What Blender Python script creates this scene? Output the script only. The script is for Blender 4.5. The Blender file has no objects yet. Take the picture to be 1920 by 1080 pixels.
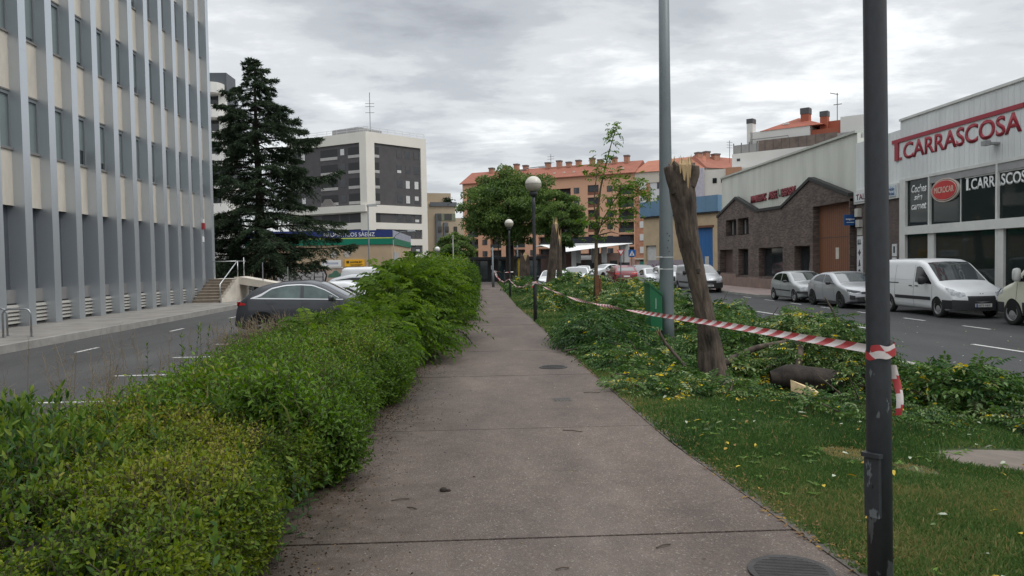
import bpy, bmesh, math, random
import numpy as np
from mathutils import Matrix, Vector

# ---------------------------------------------------------------- camera, sky, sun, exposure
scene = bpy.context.scene
COL = scene.collection
R = math.radians
cam_d = bpy.data.cameras.new('camera'); cam = bpy.data.objects.new('camera', cam_d); COL.objects.link(cam)
cam_d.sensor_width = 36.0; cam_d.lens = 36.0 * 1420 / 1920; cam_d.clip_start = 0.05; cam_d.clip_end = 3000
cam.matrix_world = (Matrix.Translation((0, 0, 2.1)) @ Matrix.Rotation(R(-2.34), 4, 'Z')
                    @ Matrix.Rotation(R(88.0), 4, 'X') @ Matrix.Rotation(R(-0.95), 4, 'Z'))
scene.camera = cam
scene.view_settings.view_transform = 'Standard'; scene.view_settings.look = 'None'
scene.view_settings.gamma = 1.0; scene.view_settings.use_curve_mapping = False
scene.view_settings.exposure = 0.32
scene.cycles.use_denoising = True
scene.cycles.max_bounces = 6; scene.cycles.diffuse_bounces = 3; scene.cycles.glossy_bounces = 3
scene.cycles.transmission_bounces = 4; scene.cycles.transparent_max_bounces = 6
scene.cycles.caustics_reflective = False; scene.cycles.caustics_refractive = False

SUN_EL, SUN_AZ = R(52), R(118)      # azimuth clockwise from +Y
sun_d = bpy.data.lights.new('sun', 'SUN'); sun = bpy.data.objects.new('sun', sun_d); COL.objects.link(sun)
sun_d.energy = 0.9; sun_d.angle = R(25); sun_d.color = (1.0, 0.96, 0.9)
sdir = Vector((math.sin(SUN_AZ) * math.cos(SUN_EL), math.cos(SUN_AZ) * math.cos(SUN_EL), math.sin(SUN_EL)))
sun.rotation_euler = (-sdir).to_track_quat('-Z', 'Y').to_euler()

world = bpy.data.worlds.new('World'); scene.world = world; world.use_nodes = True
def build_sky():
    nt = world.node_tree; N = nt.nodes; L = nt.links; N.clear()
    def nd(t, **k):
        n = N.new(t)
        for a, v in k.items(): setattr(n, a, v)
        return n
    def lnk(v, s):
        if isinstance(v, (int, float)): s.default_value = v
        else: L.new(v, s)
    def mth(op, a, b=0.0, c=None, clamp=False):
        n = nd('ShaderNodeMath', operation=op, use_clamp=clamp)
        lnk(a, n.inputs[0]); lnk(b, n.inputs[1])
        if c is not None: lnk(c, n.inputs[2])
        return n.outputs[0]
    def smooth(v, a, b):
        n = nd('ShaderNodeMapRange', interpolation_type='SMOOTHSTEP')
        lnk(v, n.inputs[0]); n.inputs[1].default_value = a; n.inputs[2].default_value = b
        return n.outputs[0]
    out = nd('ShaderNodeOutputWorld'); bg = nd('ShaderNodeBackground'); L.new(bg.outputs[0], out.inputs[0])
    bg.inputs[1].default_value = 0.1
    sky = nd('ShaderNodeTexSky', sky_type='NISHITA', sun_disc=False, sun_elevation=SUN_EL, sun_rotation=SUN_AZ)
    tc = nd('ShaderNodeTexCoord'); d = tc.outputs['Generated']
    sep = nd('ShaderNodeSeparateXYZ'); L.new(d, sep.inputs[0]); x, y, z = sep.outputs
    zz = mth('ADD', mth('MAXIMUM', z, 0.0), 0.11)
    cmb = nd('ShaderNodeCombineXYZ'); L.new(mth('DIVIDE', x, zz), cmb.inputs[0]); L.new(mth('DIVIDE', y, zz), cmb.inputs[1])
    def noise(scale, det, rough, dist, off, sx=1, sy=1):
        mp = nd('ShaderNodeMapping'); L.new(cmb.outputs[0], mp.inputs[0]); mp.inputs[1].default_value = off; mp.inputs[3].default_value = (sx, sy, 1)
        n = nd('ShaderNodeTexNoise'); L.new(mp.outputs[0], n.inputs[0])
        n.inputs['Scale'].default_value = scale; n.inputs['Detail'].default_value = det
        n.inputs['Roughness'].default_value = rough; n.inputs['Distortion'].default_value = dist
        return n.outputs[0]
    big = noise(0.62, 5, .55, .35, (3.1, 7.3, 0), .85, 1.0)
    mid = noise(1.9, 8, .6, .25, (1.7, 2.2, 0), .8, 1.0)
    fine = noise(6.0, 6, .6, .2, (5, 1, 0), .7, 1.0)
    def blob(az, el, wid):      # a broad soft patch of cloud round one compass direction
        v = Vector((math.sin(R(az)) * math.cos(R(el)), math.cos(R(az)) * math.cos(R(el)), math.sin(R(el))))
        dp = nd('ShaderNodeVectorMath', operation='DOT_PRODUCT'); L.new(d, dp.inputs[0]); dp.inputs[1].default_value = v
        return smooth(dp.outputs['Value'], math.cos(R(wid)), 1.0)
    t = mth('ADD', mth('MULTIPLY', big, .42), mth('MULTIPLY', mid, .40))
    t = mth('ADD', t, mth('MULTIPLY', fine, .18))
    t = mth('MULTIPLY_ADD', mth('SUBTRACT', t, .5), 1.95, .585)
    for az, el, wid, k in SKYBLOBS: t = mth('MULTIPLY_ADD', blob(az, el, wid), k, t)
    ramp = nd('ShaderNodeValToRGB'); L.new(t, ramp.inputs[0])
    cr = ramp.color_ramp; cr.interpolation = 'EASE'
    cr.elements[0].position = .12; cr.elements[0].color = (3.3, 3.45, 3.7, 1)
    cr.elements[1].position = .82; cr.elements[1].color = (9.2, 9.4, 9.4, 1)
    e = cr.elements.new(.42); e.color = (4.75, 4.95, 5.2, 1)
    e = cr.elements.new(.6); e.color = (6.3, 6.5, 6.65, 1)
    # an overcast sky is brighter towards the zenith
    zb = mth('MULTIPLY_ADD', smooth(z, .42, .85), ZENITH, 1.0)
    mul = nd('ShaderNodeMix', data_type='RGBA', blend_type='MULTIPLY'); mul.inputs[0].default_value = 1
    L.new(ramp.outputs[0], mul.inputs[6]); cc = nd('ShaderNodeCombineColor')
    for i in range(3): L.new(zb, cc.inputs[i])
    L.new(cc.outputs[0], mul.inputs[7])
    mix = nd('ShaderNodeMix', data_type='RGBA'); mix.inputs[0].default_value = .9
    L.new(sky.outputs[0], mix.inputs[6]); L.new(mul.outputs[2], mix.inputs[7])
    L.new(mix.outputs[2], bg.inputs[0])
ZENITH = 1.1
SKYBLOBS = [(-4, 21, 13, -.16), (4, 23, 10, -.10), (-17, 13, 9, .12), (8, 15.5, 7, .10), (-7, 12, 7, .14), (3, 12, 6, .05), (-5, 8.2, 5, -.16),
            (9, 8.5, 6, -.12), (22, 17, 14, .04), (-6, 4, 7, .14), (14, 19, 7, -.08), (20, 9, 8, .04), (-20, 18, 7, -.04)]
build_sky()

# ---------------------------------------------------------------- helpers
rng = np.random.default_rng(11); random.seed(11)
def tag(o, label=None, cat=None, group=None, kind=None):
    if label: o['label'] = label
    if cat: o['category'] = cat
    if group: o['group'] = group
    if kind: o['kind'] = kind
    return o
WLOC = {}
def thing(name, loc, label, cat, group=None, rotz=0):
    o = bpy.data.objects.new(name, None); COL.objects.link(o)
    o.location = loc; o.rotation_euler = (0, 0, rotz); o.empty_display_size = .2
    WLOC[o.name] = Vector(loc)
    return tag(o, label, cat, group)

class Face:
    """a vertical plane from A to B (left to right as one looks at it); d grows towards the viewer"""
    def __init__(s, A, B):
        s.A = Vector((A[0], A[1], 0)); s.B = Vector((B[0], B[1], 0)); v = s.B - s.A
        s.len = v.length; s.t = v.normalized(); s.n = Vector((s.t.y, -s.t.x, 0)); s.ang = math.atan2(s.t.y, s.t.x)
    def p(s, u, z, d=0): return s.A + s.t * u + s.n * d + Vector((0, 0, z))

class MB:
    def __init__(s): s.v = []; s.f = []; s.m = []
    def add(s, vs, fs, m=0):
        k = len(s.v); s.v += [tuple(v) for v in vs]; s.f += [tuple(i + k for i in f) for f in fs]; s.m += [m] * len(fs); return s
    def box8(s, p, m=0):
        return s.add(p, [(0, 3, 2, 1), (4, 5, 6, 7), (0, 1, 5, 4), (1, 2, 6, 5), (2, 3, 7, 6), (3, 0, 4, 7)], m)
    def box(s, x0, x1, y0, y1, z0, z1, m=0):
        return s.box8([(x0, y0, z0), (x1, y0, z0), (x1, y1, z0), (x0, y1, z0), (x0, y0, z1), (x1, y0, z1), (x1, y1, z1), (x0, y1, z1)], m)
    def fbox(s, F, u0, u1, z0, z1, d0, d1, m=0):
        d0, d1 = min(d0, d1), max(d0, d1)
        return s.box8([F.p(u0, z0, d1), F.p(u1, z0, d1), F.p(u1, z0, d0), F.p(u0, z0, d0), F.p(u0, z1, d1), F.p(u1, z1, d1), F.p(u1, z1, d0), F.p(u0, z1, d0)], m)
    def fpoly(s, F, pts, d0, d1, m=0):
        n = len(pts); ar = sum(pts[i][0] * pts[(i + 1) % n][1] - pts[(i + 1) % n][0] * pts[i][1] for i in range(n))
        if ar < 0: pts = pts[::-1]
        vs = [F.p(u, z, d1) for u, z in pts] + [F.p(u, z, d0) for u, z in pts]
        fs = [tuple(range(n)), tuple(range(2 * n - 1, n - 1, -1))] + [(i, i + n, (i + 1) % n + n, (i + 1) % n) for i in range(n)]
        return s.add(vs, fs, m)
    def slab(s, pts, z0, z1, m=0):      # horizontal polygon
        n = len(pts); ar = sum(pts[i][0] * pts[(i + 1) % n][1] - pts[(i + 1) % n][0] * pts[i][1] for i in range(n))
        if ar < 0: pts = pts[::-1]
        vs = [(x, y, z1) for x, y in pts] + [(x, y, z0) for x, y in pts]
        fs = [tuple(range(n)), tuple(range(2 * n - 1, n - 1, -1))] + [(i, i + n, (i + 1) % n + n, (i + 1) % n) for i in range(n)]
        return s.add(vs, fs, m)
    def tube(s, path, r, n=8, m=0, cap=True):
        path = [Vector(p) for p in path]; k = len(path)
        rs = r if isinstance(r, (list, tuple, np.ndarray)) else [r] * k
        vs = []; fs = []; ref = None
        for i, p in enumerate(path):
            t = (path[min(i + 1, k - 1)] - path[max(i - 1, 0)]).normalized()
            if ref is None: ref = Vector((1, 0, 0)) if abs(t.x) < .9 else Vector((0, 1, 0))
            a = (ref - t * ref.dot(t)).normalized(); ref = a; b = t.cross(a)
            vs += [p + (a * math.cos(2 * math.pi * j / n) + b * math.sin(2 * math.pi * j / n)) * rs[i] for j in range(n)]
        for i in range(k - 1):
            for j in range(n): fs.append((i * n + j, i * n + (j + 1) % n, (i + 1) * n + (j + 1) % n, (i + 1) * n + j))
        if cap: fs += [tuple(range(n - 1, -1, -1)), tuple(range((k - 1) * n, k * n))]
        return s.add(vs, fs, m)
    def lathe(s, c, prof, n=24, m=0):
        c = Vector(c); vs = []; fs = []; k = len(prof)
        for r, z in prof: vs += [c + Vector((r * math.cos(2 * math.pi * j / n), r * math.sin(2 * math.pi * j / n), z)) for j in range(n)]
        for i in range(k - 1):
            for j in range(n): fs.append((i * n + j, i * n + (j + 1) % n, (i + 1) * n + (j + 1) % n, (i + 1) * n + j))
        fs += [tuple(range(n - 1, -1, -1)), tuple(range((k - 1) * n, k * n))]
        return s.add(vs, fs, m)
    def build(s, name, mats, parent=None, smooth=False, loc=None, rotz=0, local=False, shift=None, merge=False):
        """vertices are world coordinates (moved into the parent's frame) unless local=True"""
        off = Vector((0, 0, 0))
        if parent is not None and not local: off = WLOC[parent.name]
        if shift is not None: off = Vector(shift)
        me = bpy.data.meshes.new(name)
        me.from_pydata([(v[0] - off[0], v[1] - off[1], v[2] - off[2]) for v in s.v], [], s.f)
        mats = mats if isinstance(mats, (list, tuple)) else [mats]
        for m in mats: me.materials.append(m)
        if len(mats) > 1: me.polygons.foreach_set('material_index', s.m)
        if smooth: me.polygons.foreach_set('use_smooth', [True] * len(s.f))
        me.update()
        if merge:
            bm = bmesh.new(); bm.from_mesh(me); bmesh.ops.remove_doubles(bm, verts=bm.verts[:], dist=.0005); bm.to_mesh(me); bm.free()
        o = bpy.data.objects.new(name, me); COL.objects.link(o)
        if parent is not None: o.parent = parent; WLOC[o.name] = Vector(WLOC[parent.name])
        else: WLOC[o.name] = Vector((0, 0, 0)) if shift is None else Vector(shift)
        if shift is not None and parent is None: o.location = shift
        if loc is not None: o.location = loc
        o.rotation_euler = (0, 0, rotz)
        return o
def holed(mb, F, u0, u1, z0, z1, holes, th, d=0, m=0, mback=None):
    """a wall sheet with real openings: holes are (u0,u1,z0,z1); reveals run back by th; mback closes them with a back plate"""
    us = sorted({u0, u1, *[min(max(h[i], u0), u1) for h in holes for i in (0, 1)]}); zs = sorted({z0, z1, *[min(max(h[i], z0), z1) for h in holes for i in (2, 3)]})
    for i in range(len(us) - 1):
        for j in range(len(zs) - 1):
            cu, cz = (us[i] + us[i + 1]) / 2, (zs[j] + zs[j + 1]) / 2
            if any(h[0] < cu < h[1] and h[2] < cz < h[3] for h in holes): continue
            mb.add([F.p(us[i], zs[j], d), F.p(us[i + 1], zs[j], d), F.p(us[i + 1], zs[j + 1], d), F.p(us[i], zs[j + 1], d)], [(0, 1, 2, 3)], m)
    for h in holes:
        a, b, c, e = h[:4]; q = [F.p(a, c, d), F.p(b, c, d), F.p(b, e, d), F.p(a, e, d), F.p(a, c, d - th), F.p(b, c, d - th), F.p(b, e, d - th), F.p(a, e, d - th)]
        mb.add(q, [(0, 4, 5, 1), (1, 5, 6, 2), (2, 6, 7, 3), (3, 7, 4, 0)], m)
        if mback is not None: mb.add(q[4:], [(0, 1, 2, 3)], mback)
def explode(mb, name, mats, root):
    """every box of the builder becomes a part of its own"""
    ms = mats if isinstance(mats, list) else [mats]
    for i in range(0, len(mb.f), 6):
        j = i // 6 * 8; q = MB(); q.add(mb.v[j:j + 8], [tuple(a - j for a in f) for f in mb.f[i:i + 6]]); q.build(name, ms[mb.m[i]], root)
def dup(o, parent=None, loc=None, label=None, group=None, rotz=None):
    c = o.copy(); COL.objects.link(c)
    WLOC[c.name] = Vector(loc) if (loc is not None and parent is None) else WLOC.get(o.name, Vector((0, 0, 0)))
    if parent is not None: c.parent = parent
    if loc is not None: c.location = loc
    if rotz is not None: c.rotation_euler = (0, 0, rotz)
    if label: c['label'] = label
    if group: c['group'] = group
    for ch in list(o.children): dup(ch, c)
    return c

# ---------------------------------------------------------------- materials
MATS = {}
def base_mat(name):
    m = bpy.data.materials.new(name); m.use_nodes = True
    return m, m.node_tree.nodes, m.node_tree.links, m.node_tree.nodes['Principled BSDF']
def mat(name, col, rough=.6, var=.12, scale=3.0, metal=0.0, spec=.5, col2=None, bump=0.0, bscale=None, det=6, coord='Object', stretch=(1, 1, 1), lo=.3, hi=.7, coat=0):
    if name in MATS: return MATS[name]
    m, N, L, b = base_mat(name)
    tc = N.new('ShaderNodeTexCoord'); mp = N.new('ShaderNodeMapping'); L.new(tc.outputs[coord], mp.inputs[0]); mp.inputs[3].default_value = stretch
    n = N.new('ShaderNodeTexNoise'); n.inputs['Scale'].default_value = scale; n.inputs['Detail'].default_value = det; n.inputs['Roughness'].default_value = .62
    L.new(mp.outputs[0], n.inputs[0])
    r = N.new('ShaderNodeValToRGB'); L.new(n.outputs[0], r.inputs[0])
    c2 = col2 or tuple(c * (1 + var) for c in col); c1 = col if col2 else tuple(c * (1 - var) for c in col)
    r.color_ramp.elements[0].position = lo; r.color_ramp.elements[0].color = (*c1, 1)
    r.color_ramp.elements[1].position = hi; r.color_ramp.elements[1].color = (*c2, 1)
    L.new(r.outputs[0], b.inputs['Base Color'])
    b.inputs['Roughness'].default_value = rough; b.inputs['Metallic'].default_value = metal; b.inputs['Specular IOR Level'].default_value = spec
    if coat: b.inputs['Coat Weight'].default_value = coat; b.inputs['Coat Roughness'].default_value = .06
    if bump:
        n2 = N.new('ShaderNodeTexNoise'); n2.inputs['Scale'].default_value = bscale or scale * 6; n2.inputs['Detail'].default_value = 4
        L.new(mp.outputs[0], n2.inputs[0]); bp = N.new('ShaderNodeBump'); bp.inputs['Strength'].default_value = bump; bp.inputs['Distance'].default_value = .02
        L.new(n2.outputs[0], bp.inputs['Height']); L.new(bp.outputs[0], b.inputs['Normal'])
    MATS[name] = m; return m
def glassmat(name, col=(.02, .025, .028), rough=.06, var=.3, scale=.6):
    return mat(name, col, rough, var, scale, spec=.6)
def leafmat(name, ramp, trans=.35, rough=.5, spec=.35):
    """leaf colour picked per leaf through the point attribute v"""
    if name in MATS: return MATS[name]
    m, N, L, b = base_mat(name)
    a = N.new('ShaderNodeAttribute'); a.attribute_name = 'v'; r = N.new('ShaderNodeValToRGB'); L.new(a.outputs['Fac'], r.inputs[0])
    els = r.color_ramp.elements
    els[0].position = ramp[0][0]; els[0].color = (*ramp[0][1], 1); els[1].position = ramp[-1][0]; els[1].color = (*ramp[-1][1], 1)
    for p, c in ramp[1:-1]: e = els.new(p); e.color = (*c, 1)
    L.new(r.outputs[0], b.inputs['Base Color']); b.inputs['Roughness'].default_value = rough; b.inputs['Specular IOR Level'].default_value = spec
    t = N.new('ShaderNodeBsdfTranslucent'); hs = N.new('ShaderNodeHueSaturation'); hs.inputs['Value'].default_value = 1.5; hs.inputs['Saturation'].default_value = 1.1
    L.new(r.outputs[0], hs.inputs['Color']); L.new(hs.outputs[0], t.inputs[0])
    mx = N.new('ShaderNodeMixShader'); mx.inputs[0].default_value = trans; L.new(b.outputs[0], mx.inputs[1]); L.new(t.outputs[0], mx.inputs[2])
    L.new(mx.outputs[0], N['Material Output'].inputs[0])
    MATS[name] = m; return m
def brickmat(name, c1, c2, mortar, scale=1.0, bw=.24, bh=.07, rough=.85, axis='YZ'):
    if name in MATS: return MATS[name]
    m, N, L, b = base_mat(name)
    tc = N.new('ShaderNodeTexCoord'); sp = N.new('ShaderNodeSeparateXYZ'); L.new(tc.outputs['Object'], sp.inputs[0])
    ad = N.new('ShaderNodeMath'); ad.operation = 'ADD'; L.new(sp.outputs[0], ad.inputs[0]); L.new(sp.outputs[1], ad.inputs[1])
    cb = N.new('ShaderNodeCombineXYZ'); L.new(ad.outputs[0], cb.inputs[0]); L.new(sp.outputs[2], cb.inputs[1])
    br = N.new('ShaderNodeTexBrick'); L.new(cb.outputs[0], br.inputs[0]); br.inputs['Scale'].default_value = scale
    br.inputs['Brick Width'].default_value = bw; br.inputs['Row Height'].default_value = bh; br.inputs['Mortar Size'].default_value = .006
    br.inputs['Color1'].default_value = (*c1, 1); br.inputs['Color2'].default_value = (*c2, 1); br.inputs['Mortar'].default_value = (*mortar, 1); br.inputs['Bias'].default_value = .0
    n = N.new('ShaderNodeTexNoise'); n.inputs['Scale'].default_value = 1.3; n.inputs['Detail'].default_value = 6; L.new(tc.outputs['Object'], n.inputs[0])
    mr = N.new('ShaderNodeMapRange'); L.new(n.outputs[0], mr.inputs[0]); mr.inputs[1].default_value = .3; mr.inputs[2].default_value = .7; mr.inputs[3].default_value = .75; mr.inputs[4].default_value = 1.2
    mx = N.new('ShaderNodeMix'); mx.data_type = 'RGBA'; mx.blend_type = 'MULTIPLY'; mx.inputs[0].default_value = 1
    cc = N.new('ShaderNodeCombineColor'); [L.new(mr.outputs[0], cc.inputs[i]) for i in range(3)]
    L.new(br.outputs[0], mx.inputs[6]); L.new(cc.outputs[0], mx.inputs[7]); L.new(mx.outputs[2], b.inputs['Base Color']); b.inputs['Roughness'].default_value = rough
    MATS[name] = m; return m
def corrmat(name, col, period=.25, rough=.5, axis=1, spec=.4, depth=.03):
    """painted profiled sheet: narrow dark folds every period metres along the wall"""
    if name in MATS: return MATS[name]
    m, N, L, b = base_mat(name)
    tc = N.new('ShaderNodeTexCoord'); sp = N.new('ShaderNodeSeparateXYZ'); L.new(tc.outputs['Object'], sp.inputs[0])
    w = N.new('ShaderNodeMath'); w.operation = 'MULTIPLY'; L.new(sp.outputs[axis], w.inputs[0]); w.inputs[1].default_value = 2 * math.pi / period
    s = N.new('ShaderNodeMath'); s.operation = 'SINE'; L.new(w.outputs[0], s.inputs[0])
    mr = N.new('ShaderNodeMapRange'); L.new(s.outputs[0], mr.inputs[0]); mr.inputs[1].default_value = -.9; mr.inputs[2].default_value = -.3
    bp = N.new('ShaderNodeBump'); bp.inputs['Distance'].default_value = depth; bp.inputs['Strength'].default_value = 1; L.new(mr.outputs[0], bp.inputs['Height']); L.new(bp.outputs[0], b.inputs['Normal'])
    n = N.new('ShaderNodeTexNoise'); n.inputs['Scale'].default_value = .5; n.inputs['Detail'].default_value = 8
    mp = N.new('ShaderNodeMapping'); mp.inputs[3].default_value = (2, 2, .5); L.new(tc.outputs['Object'], mp.inputs[0]); L.new(mp.outputs[0], n.inputs[0])
    r = N.new('ShaderNodeValToRGB'); L.new(n.outputs[0], r.inputs[0])
    r.color_ramp.elements[0].position = .3; r.color_ramp.elements[0].color = (*[c * .86 for c in col], 1); r.color_ramp.elements[1].position = .65; r.color_ramp.elements[1].color = (*[c * 1.06 for c in col], 1)
    L.new(r.outputs[0], b.inputs['Base Color']); b.inputs['Roughness'].default_value = rough; b.inputs['Specular IOR Level'].default_value = spec
    MATS[name] = m; return m

def text_mesh(name, s, mat_, M, width=None, height=None, parent=None, bold=0.0, shear=0.0, depth=.01, align='LEFT', spacing=1.0):
    """lettering: built-in vector font turned into a mesh, fitted to width x height (lower-left corner at M's origin)"""
    cu = bpy.data.curves.new(name, 'FONT'); cu.body = s; cu.extrude = 0; cu.offset = bold; cu.shear = shear; cu.space_character = spacing; cu.align_x = align
    cu.resolution_u = 4
    ob = bpy.data.objects.new(name, cu); COL.objects.link(ob)
    dg = bpy.context.evaluated_depsgraph_get(); dg.update()
    me = bpy.data.meshes.new_from_object(ob.evaluated_get(dg)); bpy.data.objects.remove(ob)
    co = np.zeros(len(me.vertices) * 3); me.vertices.foreach_get('co', co); co = co.reshape(-1, 3)
    mn, mx = co.min(0), co.max(0); sz = mx - mn
    sx = (width / sz[0]) if width else height / sz[1]; sy = (height / sz[1]) if height else sx
    co = (co - mn) * np.array([sx, sy, 0]); me.vertices.foreach_set('co', co.ravel())
    bm = bmesh.new(); bm.from_mesh(me)
    ret = bmesh.ops.extrude_face_region(bm, geom=bm.faces[:]); vs = [g for g in ret['geom'] if isinstance(g, bmesh.types.BMVert)]
    bmesh.ops.translate(bm, verts=vs, vec=(0, 0, depth)); bmesh.ops.recalc_face_normals(bm, faces=bm.faces[:])
    off = Matrix.Translation(-WLOC[parent.name]) if parent is not None else Matrix()
    bm.transform(off @ M); bm.to_mesh(me); bm.free(); me.materials.clear(); me.materials.append(mat_); me.name = name
    o = bpy.data.objects.new(name, me); COL.objects.link(o)
    if parent is not None: o.parent = parent
    WLOC[o.name] = WLOC[parent.name] if parent is not None else Vector((0, 0, 0))
    return o
def fM(F, u, z, d):
    M = Matrix.Identity(4); M.col[0][:3] = F.t; M.col[1][:3] = (0, 0, 1); M.col[2][:3] = F.n; M.col[3][:3] = F.p(u, z, d); return M

def vnoise(x, y, s=0):
    x = np.asarray(x, float); y = np.asarray(y, float); xi = np.floor(x); yi = np.floor(y); fx = x - xi; fy = y - yi
    fx = fx * fx * (3 - 2 * fx); fy = fy * fy * (3 - 2 * fy)
    h = lambda a, b: np.modf(np.abs(np.sin(a * 127.1 + b * 311.7 + s * 74.7) * 43758.5453))[0]
    return (h(xi, yi) * (1 - fx) + h(xi + 1, yi) * fx) * (1 - fy) + (h(xi, yi + 1) * (1 - fx) + h(xi + 1, yi + 1) * fx) * fy
def fnoise(x, y, s=0, o=4):
    r = 0; a = .5; t = 0
    for i in range(o): r = r + a * vnoise(np.asarray(x) * 2 ** i, np.asarray(y) * 2 ** i, s + i); t += a; a *= .5
    return r / t

# ---- leaf geometry, all in numpy
def unit(a): return a / np.maximum(np.linalg.norm(a, axis=-1, keepdims=True), 1e-9)
def rand_dirs(n, zmin=-1): 
    z = rng.uniform(zmin, 1, n); a = rng.uniform(0, 2 * np.pi, n); r = np.sqrt(1 - z * z); return np.stack([r * np.cos(a), r * np.sin(a), z], 1)
def mesh_np(name, V, T, v, mats, parent=None, smooth=False, midx=None):
    """triangle mesh from arrays; v = per-vertex value of the attribute 'v'"""
    off = np.array(WLOC[parent.name]) if parent is not None else np.zeros(3)
    me = bpy.data.meshes.new(name); V = V - off; nf = len(T)
    me.vertices.add(len(V)); me.vertices.foreach_set('co', V.astype(np.float32).ravel())
    me.loops.add(nf * 3); me.loops.foreach_set('vertex_index', T.astype(np.int32).ravel())
    me.polygons.add(nf); me.polygons.foreach_set('loop_start', np.arange(nf, dtype=np.int32) * 3)
    if midx is not None: me.polygons.foreach_set('material_index', midx.astype(np.int32))
    if smooth: me.polygons.foreach_set('use_smooth', np.ones(nf, bool))
    me.update(calc_edges=True); me.validate()
    at = me.attributes.new('v', 'FLOAT', 'POINT'); at.data.foreach_set('value', v.astype(np.float32))
    for m in (mats if isinstance(mats, (list, tuple)) else [mats]): me.materials.append(m)
    o = bpy.data.objects.new(name, me); COL.objects.link(o)
    if parent is not None: o.parent = parent
    WLOC[o.name] = Vector(off)
    return o
class Leaves:
    def __init__(s): s.V = []; s.T = []; s.v = []; s.M = []; s.n = 0
    def put(s, V, T, v, m=0):
        s.V.append(V); s.T.append(T + s.n); s.v.append(v); s.M.append(np.full(len(T), m)); s.n += len(V)
    def leaf(s, P, D, U, Ln, Wd, v, m=0, fine=False, curl=.25, fold=.25):
        """P base, D direction, U rough normal; fine leaves have a curved midrib and a rounded outline"""
        N = len(P); 
        if N == 0: return
        D = unit(D); S = unit(np.cross(D, U)); U = np.cross(S, D); Ln = np.broadcast_to(Ln, (N,))[:, None]; Wd = np.broadcast_to(Wd, (N,))[:, None]
        if fine:
            def pt(t, w, up): return P + D * Ln * t + S * Wd * w + U * Ln * (up - curl * t * t)
            f = fold * .35
            V = np.stack([pt(0, 0, 0), pt(.28, -.42, f * .6), pt(.28, 0, 0), pt(.28, .42, f * .6), pt(.68, -.38, f * .5), pt(.68, 0, 0), pt(.68, .38, f * .5), pt(1, 0, 0)], 1).reshape(-1, 3)
            t = np.array([[0, 2, 1], [0, 3, 2], [1, 2, 5], [1, 5, 4], [2, 3, 6], [2, 6, 5], [4, 5, 7], [5, 6, 7]]); k = 8
        else:
            V = np.stack([P, P + D * Ln * .5 - S * Wd * .5 + U * Wd * fold, P + D * Ln - U * Ln * curl, P + D * Ln * .5 + S * Wd * .5 + U * Wd * fold], 1).reshape(-1, 3)
            t = np.array([[0, 2, 1], [0, 3, 2]]); k = 4
        T = (t[None] + (np.arange(N) * k)[:, None, None]).reshape(-1, 3)
        s.put(V, T, np.repeat(np.broadcast_to(v, (N,)), k), m)
    def frond(s, P, D, Ln, npair, lf, wd, v, droop=.3, m=0, fine=False, stem_m=None, ang=.35, yl=0.0):
        """pinnate compound leaf: npair pairs of leaflets and one at the tip"""
        N = len(P); D = unit(D); Z = np.array([0, 0, 1.0]); S = np.cross(D, Z + rng.normal(0, .25, (N, 3))); S = unit(S); U = np.cross(S, D)
        Ln = np.broadcast_to(Ln, (N,)); v = np.broadcast_to(v, (N,)); lf = np.broadcast_to(lf, (N,)); wd = np.broadcast_to(wd, (N,))
        for i in range(npair + 1):
            t = .18 + .82 * i / npair; B = P + D * (Ln * t)[:, None] - Z * (droop * Ln * t * t)[:, None]
            T = unit(D - Z * (2 * droop * t)); 
            k = (1 - .45 * abs(t - .45))
            if i == npair: s.leaf(B, T, U, lf * .9, wd, v, m, fine, .2); continue
            for sg in (-1, 1):
                d = S * sg + T * ang - Z * .18 + rng.normal(0, .13, (N, 3))
                s.leaf(B, d, U + rng.normal(0, .2, (N, 3)), lf * k * rng.uniform(.85, 1.1, N), wd * k, np.where(rng.random(N) < yl, rng.uniform(.955, 1, N), np.clip(v + rng.normal(0, .05, N), 0, 1)), m, fine, .15)
        if stem_m is not None:
            e = P + D * Ln[:, None] - Z * (droop * Ln)[:, None]; md = P + D * (Ln * .5)[:, None] - Z * (droop * Ln * .25)[:, None]
            s.stick(P, md, .003, v, stem_m); s.stick(md, e, .002, v, stem_m)
    def stick(s, A, B, r, v, m=0, r2=None):
        """thin three-sided twigs"""
        N = len(A); D = unit(B - A); a = unit(np.cross(D, np.array([.3, .5, .81]))); b = np.cross(D, a)
        r = np.broadcast_to(r, (N,))[:, None]; r2 = r * .7 if r2 is None else np.broadcast_to(r2, (N,))[:, None]
        V = []
        for C, rr in ((A, r), (B, r2)):
            for k in range(3): V.append(C + (a * math.cos(2.0944 * k) + b * math.sin(2.0944 * k)) * rr)
        V = np.stack(V, 1).reshape(-1, 3); t = np.array([[0, 1, 4], [0, 4, 3], [1, 2, 5], [1, 5, 4], [2, 0, 3], [2, 3, 5]])
        s.put(V, (t[None] + (np.arange(N) * 6)[:, None, None]).reshape(-1, 3), np.repeat(np.broadcast_to(v, (N,)), 6), m)
    def build(s, name, mats, parent=None):
        return mesh_np(name, np.concatenate(s.V), np.concatenate(s.T), np.concatenate(s.v), mats, parent, midx=np.concatenate(s.M))
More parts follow.
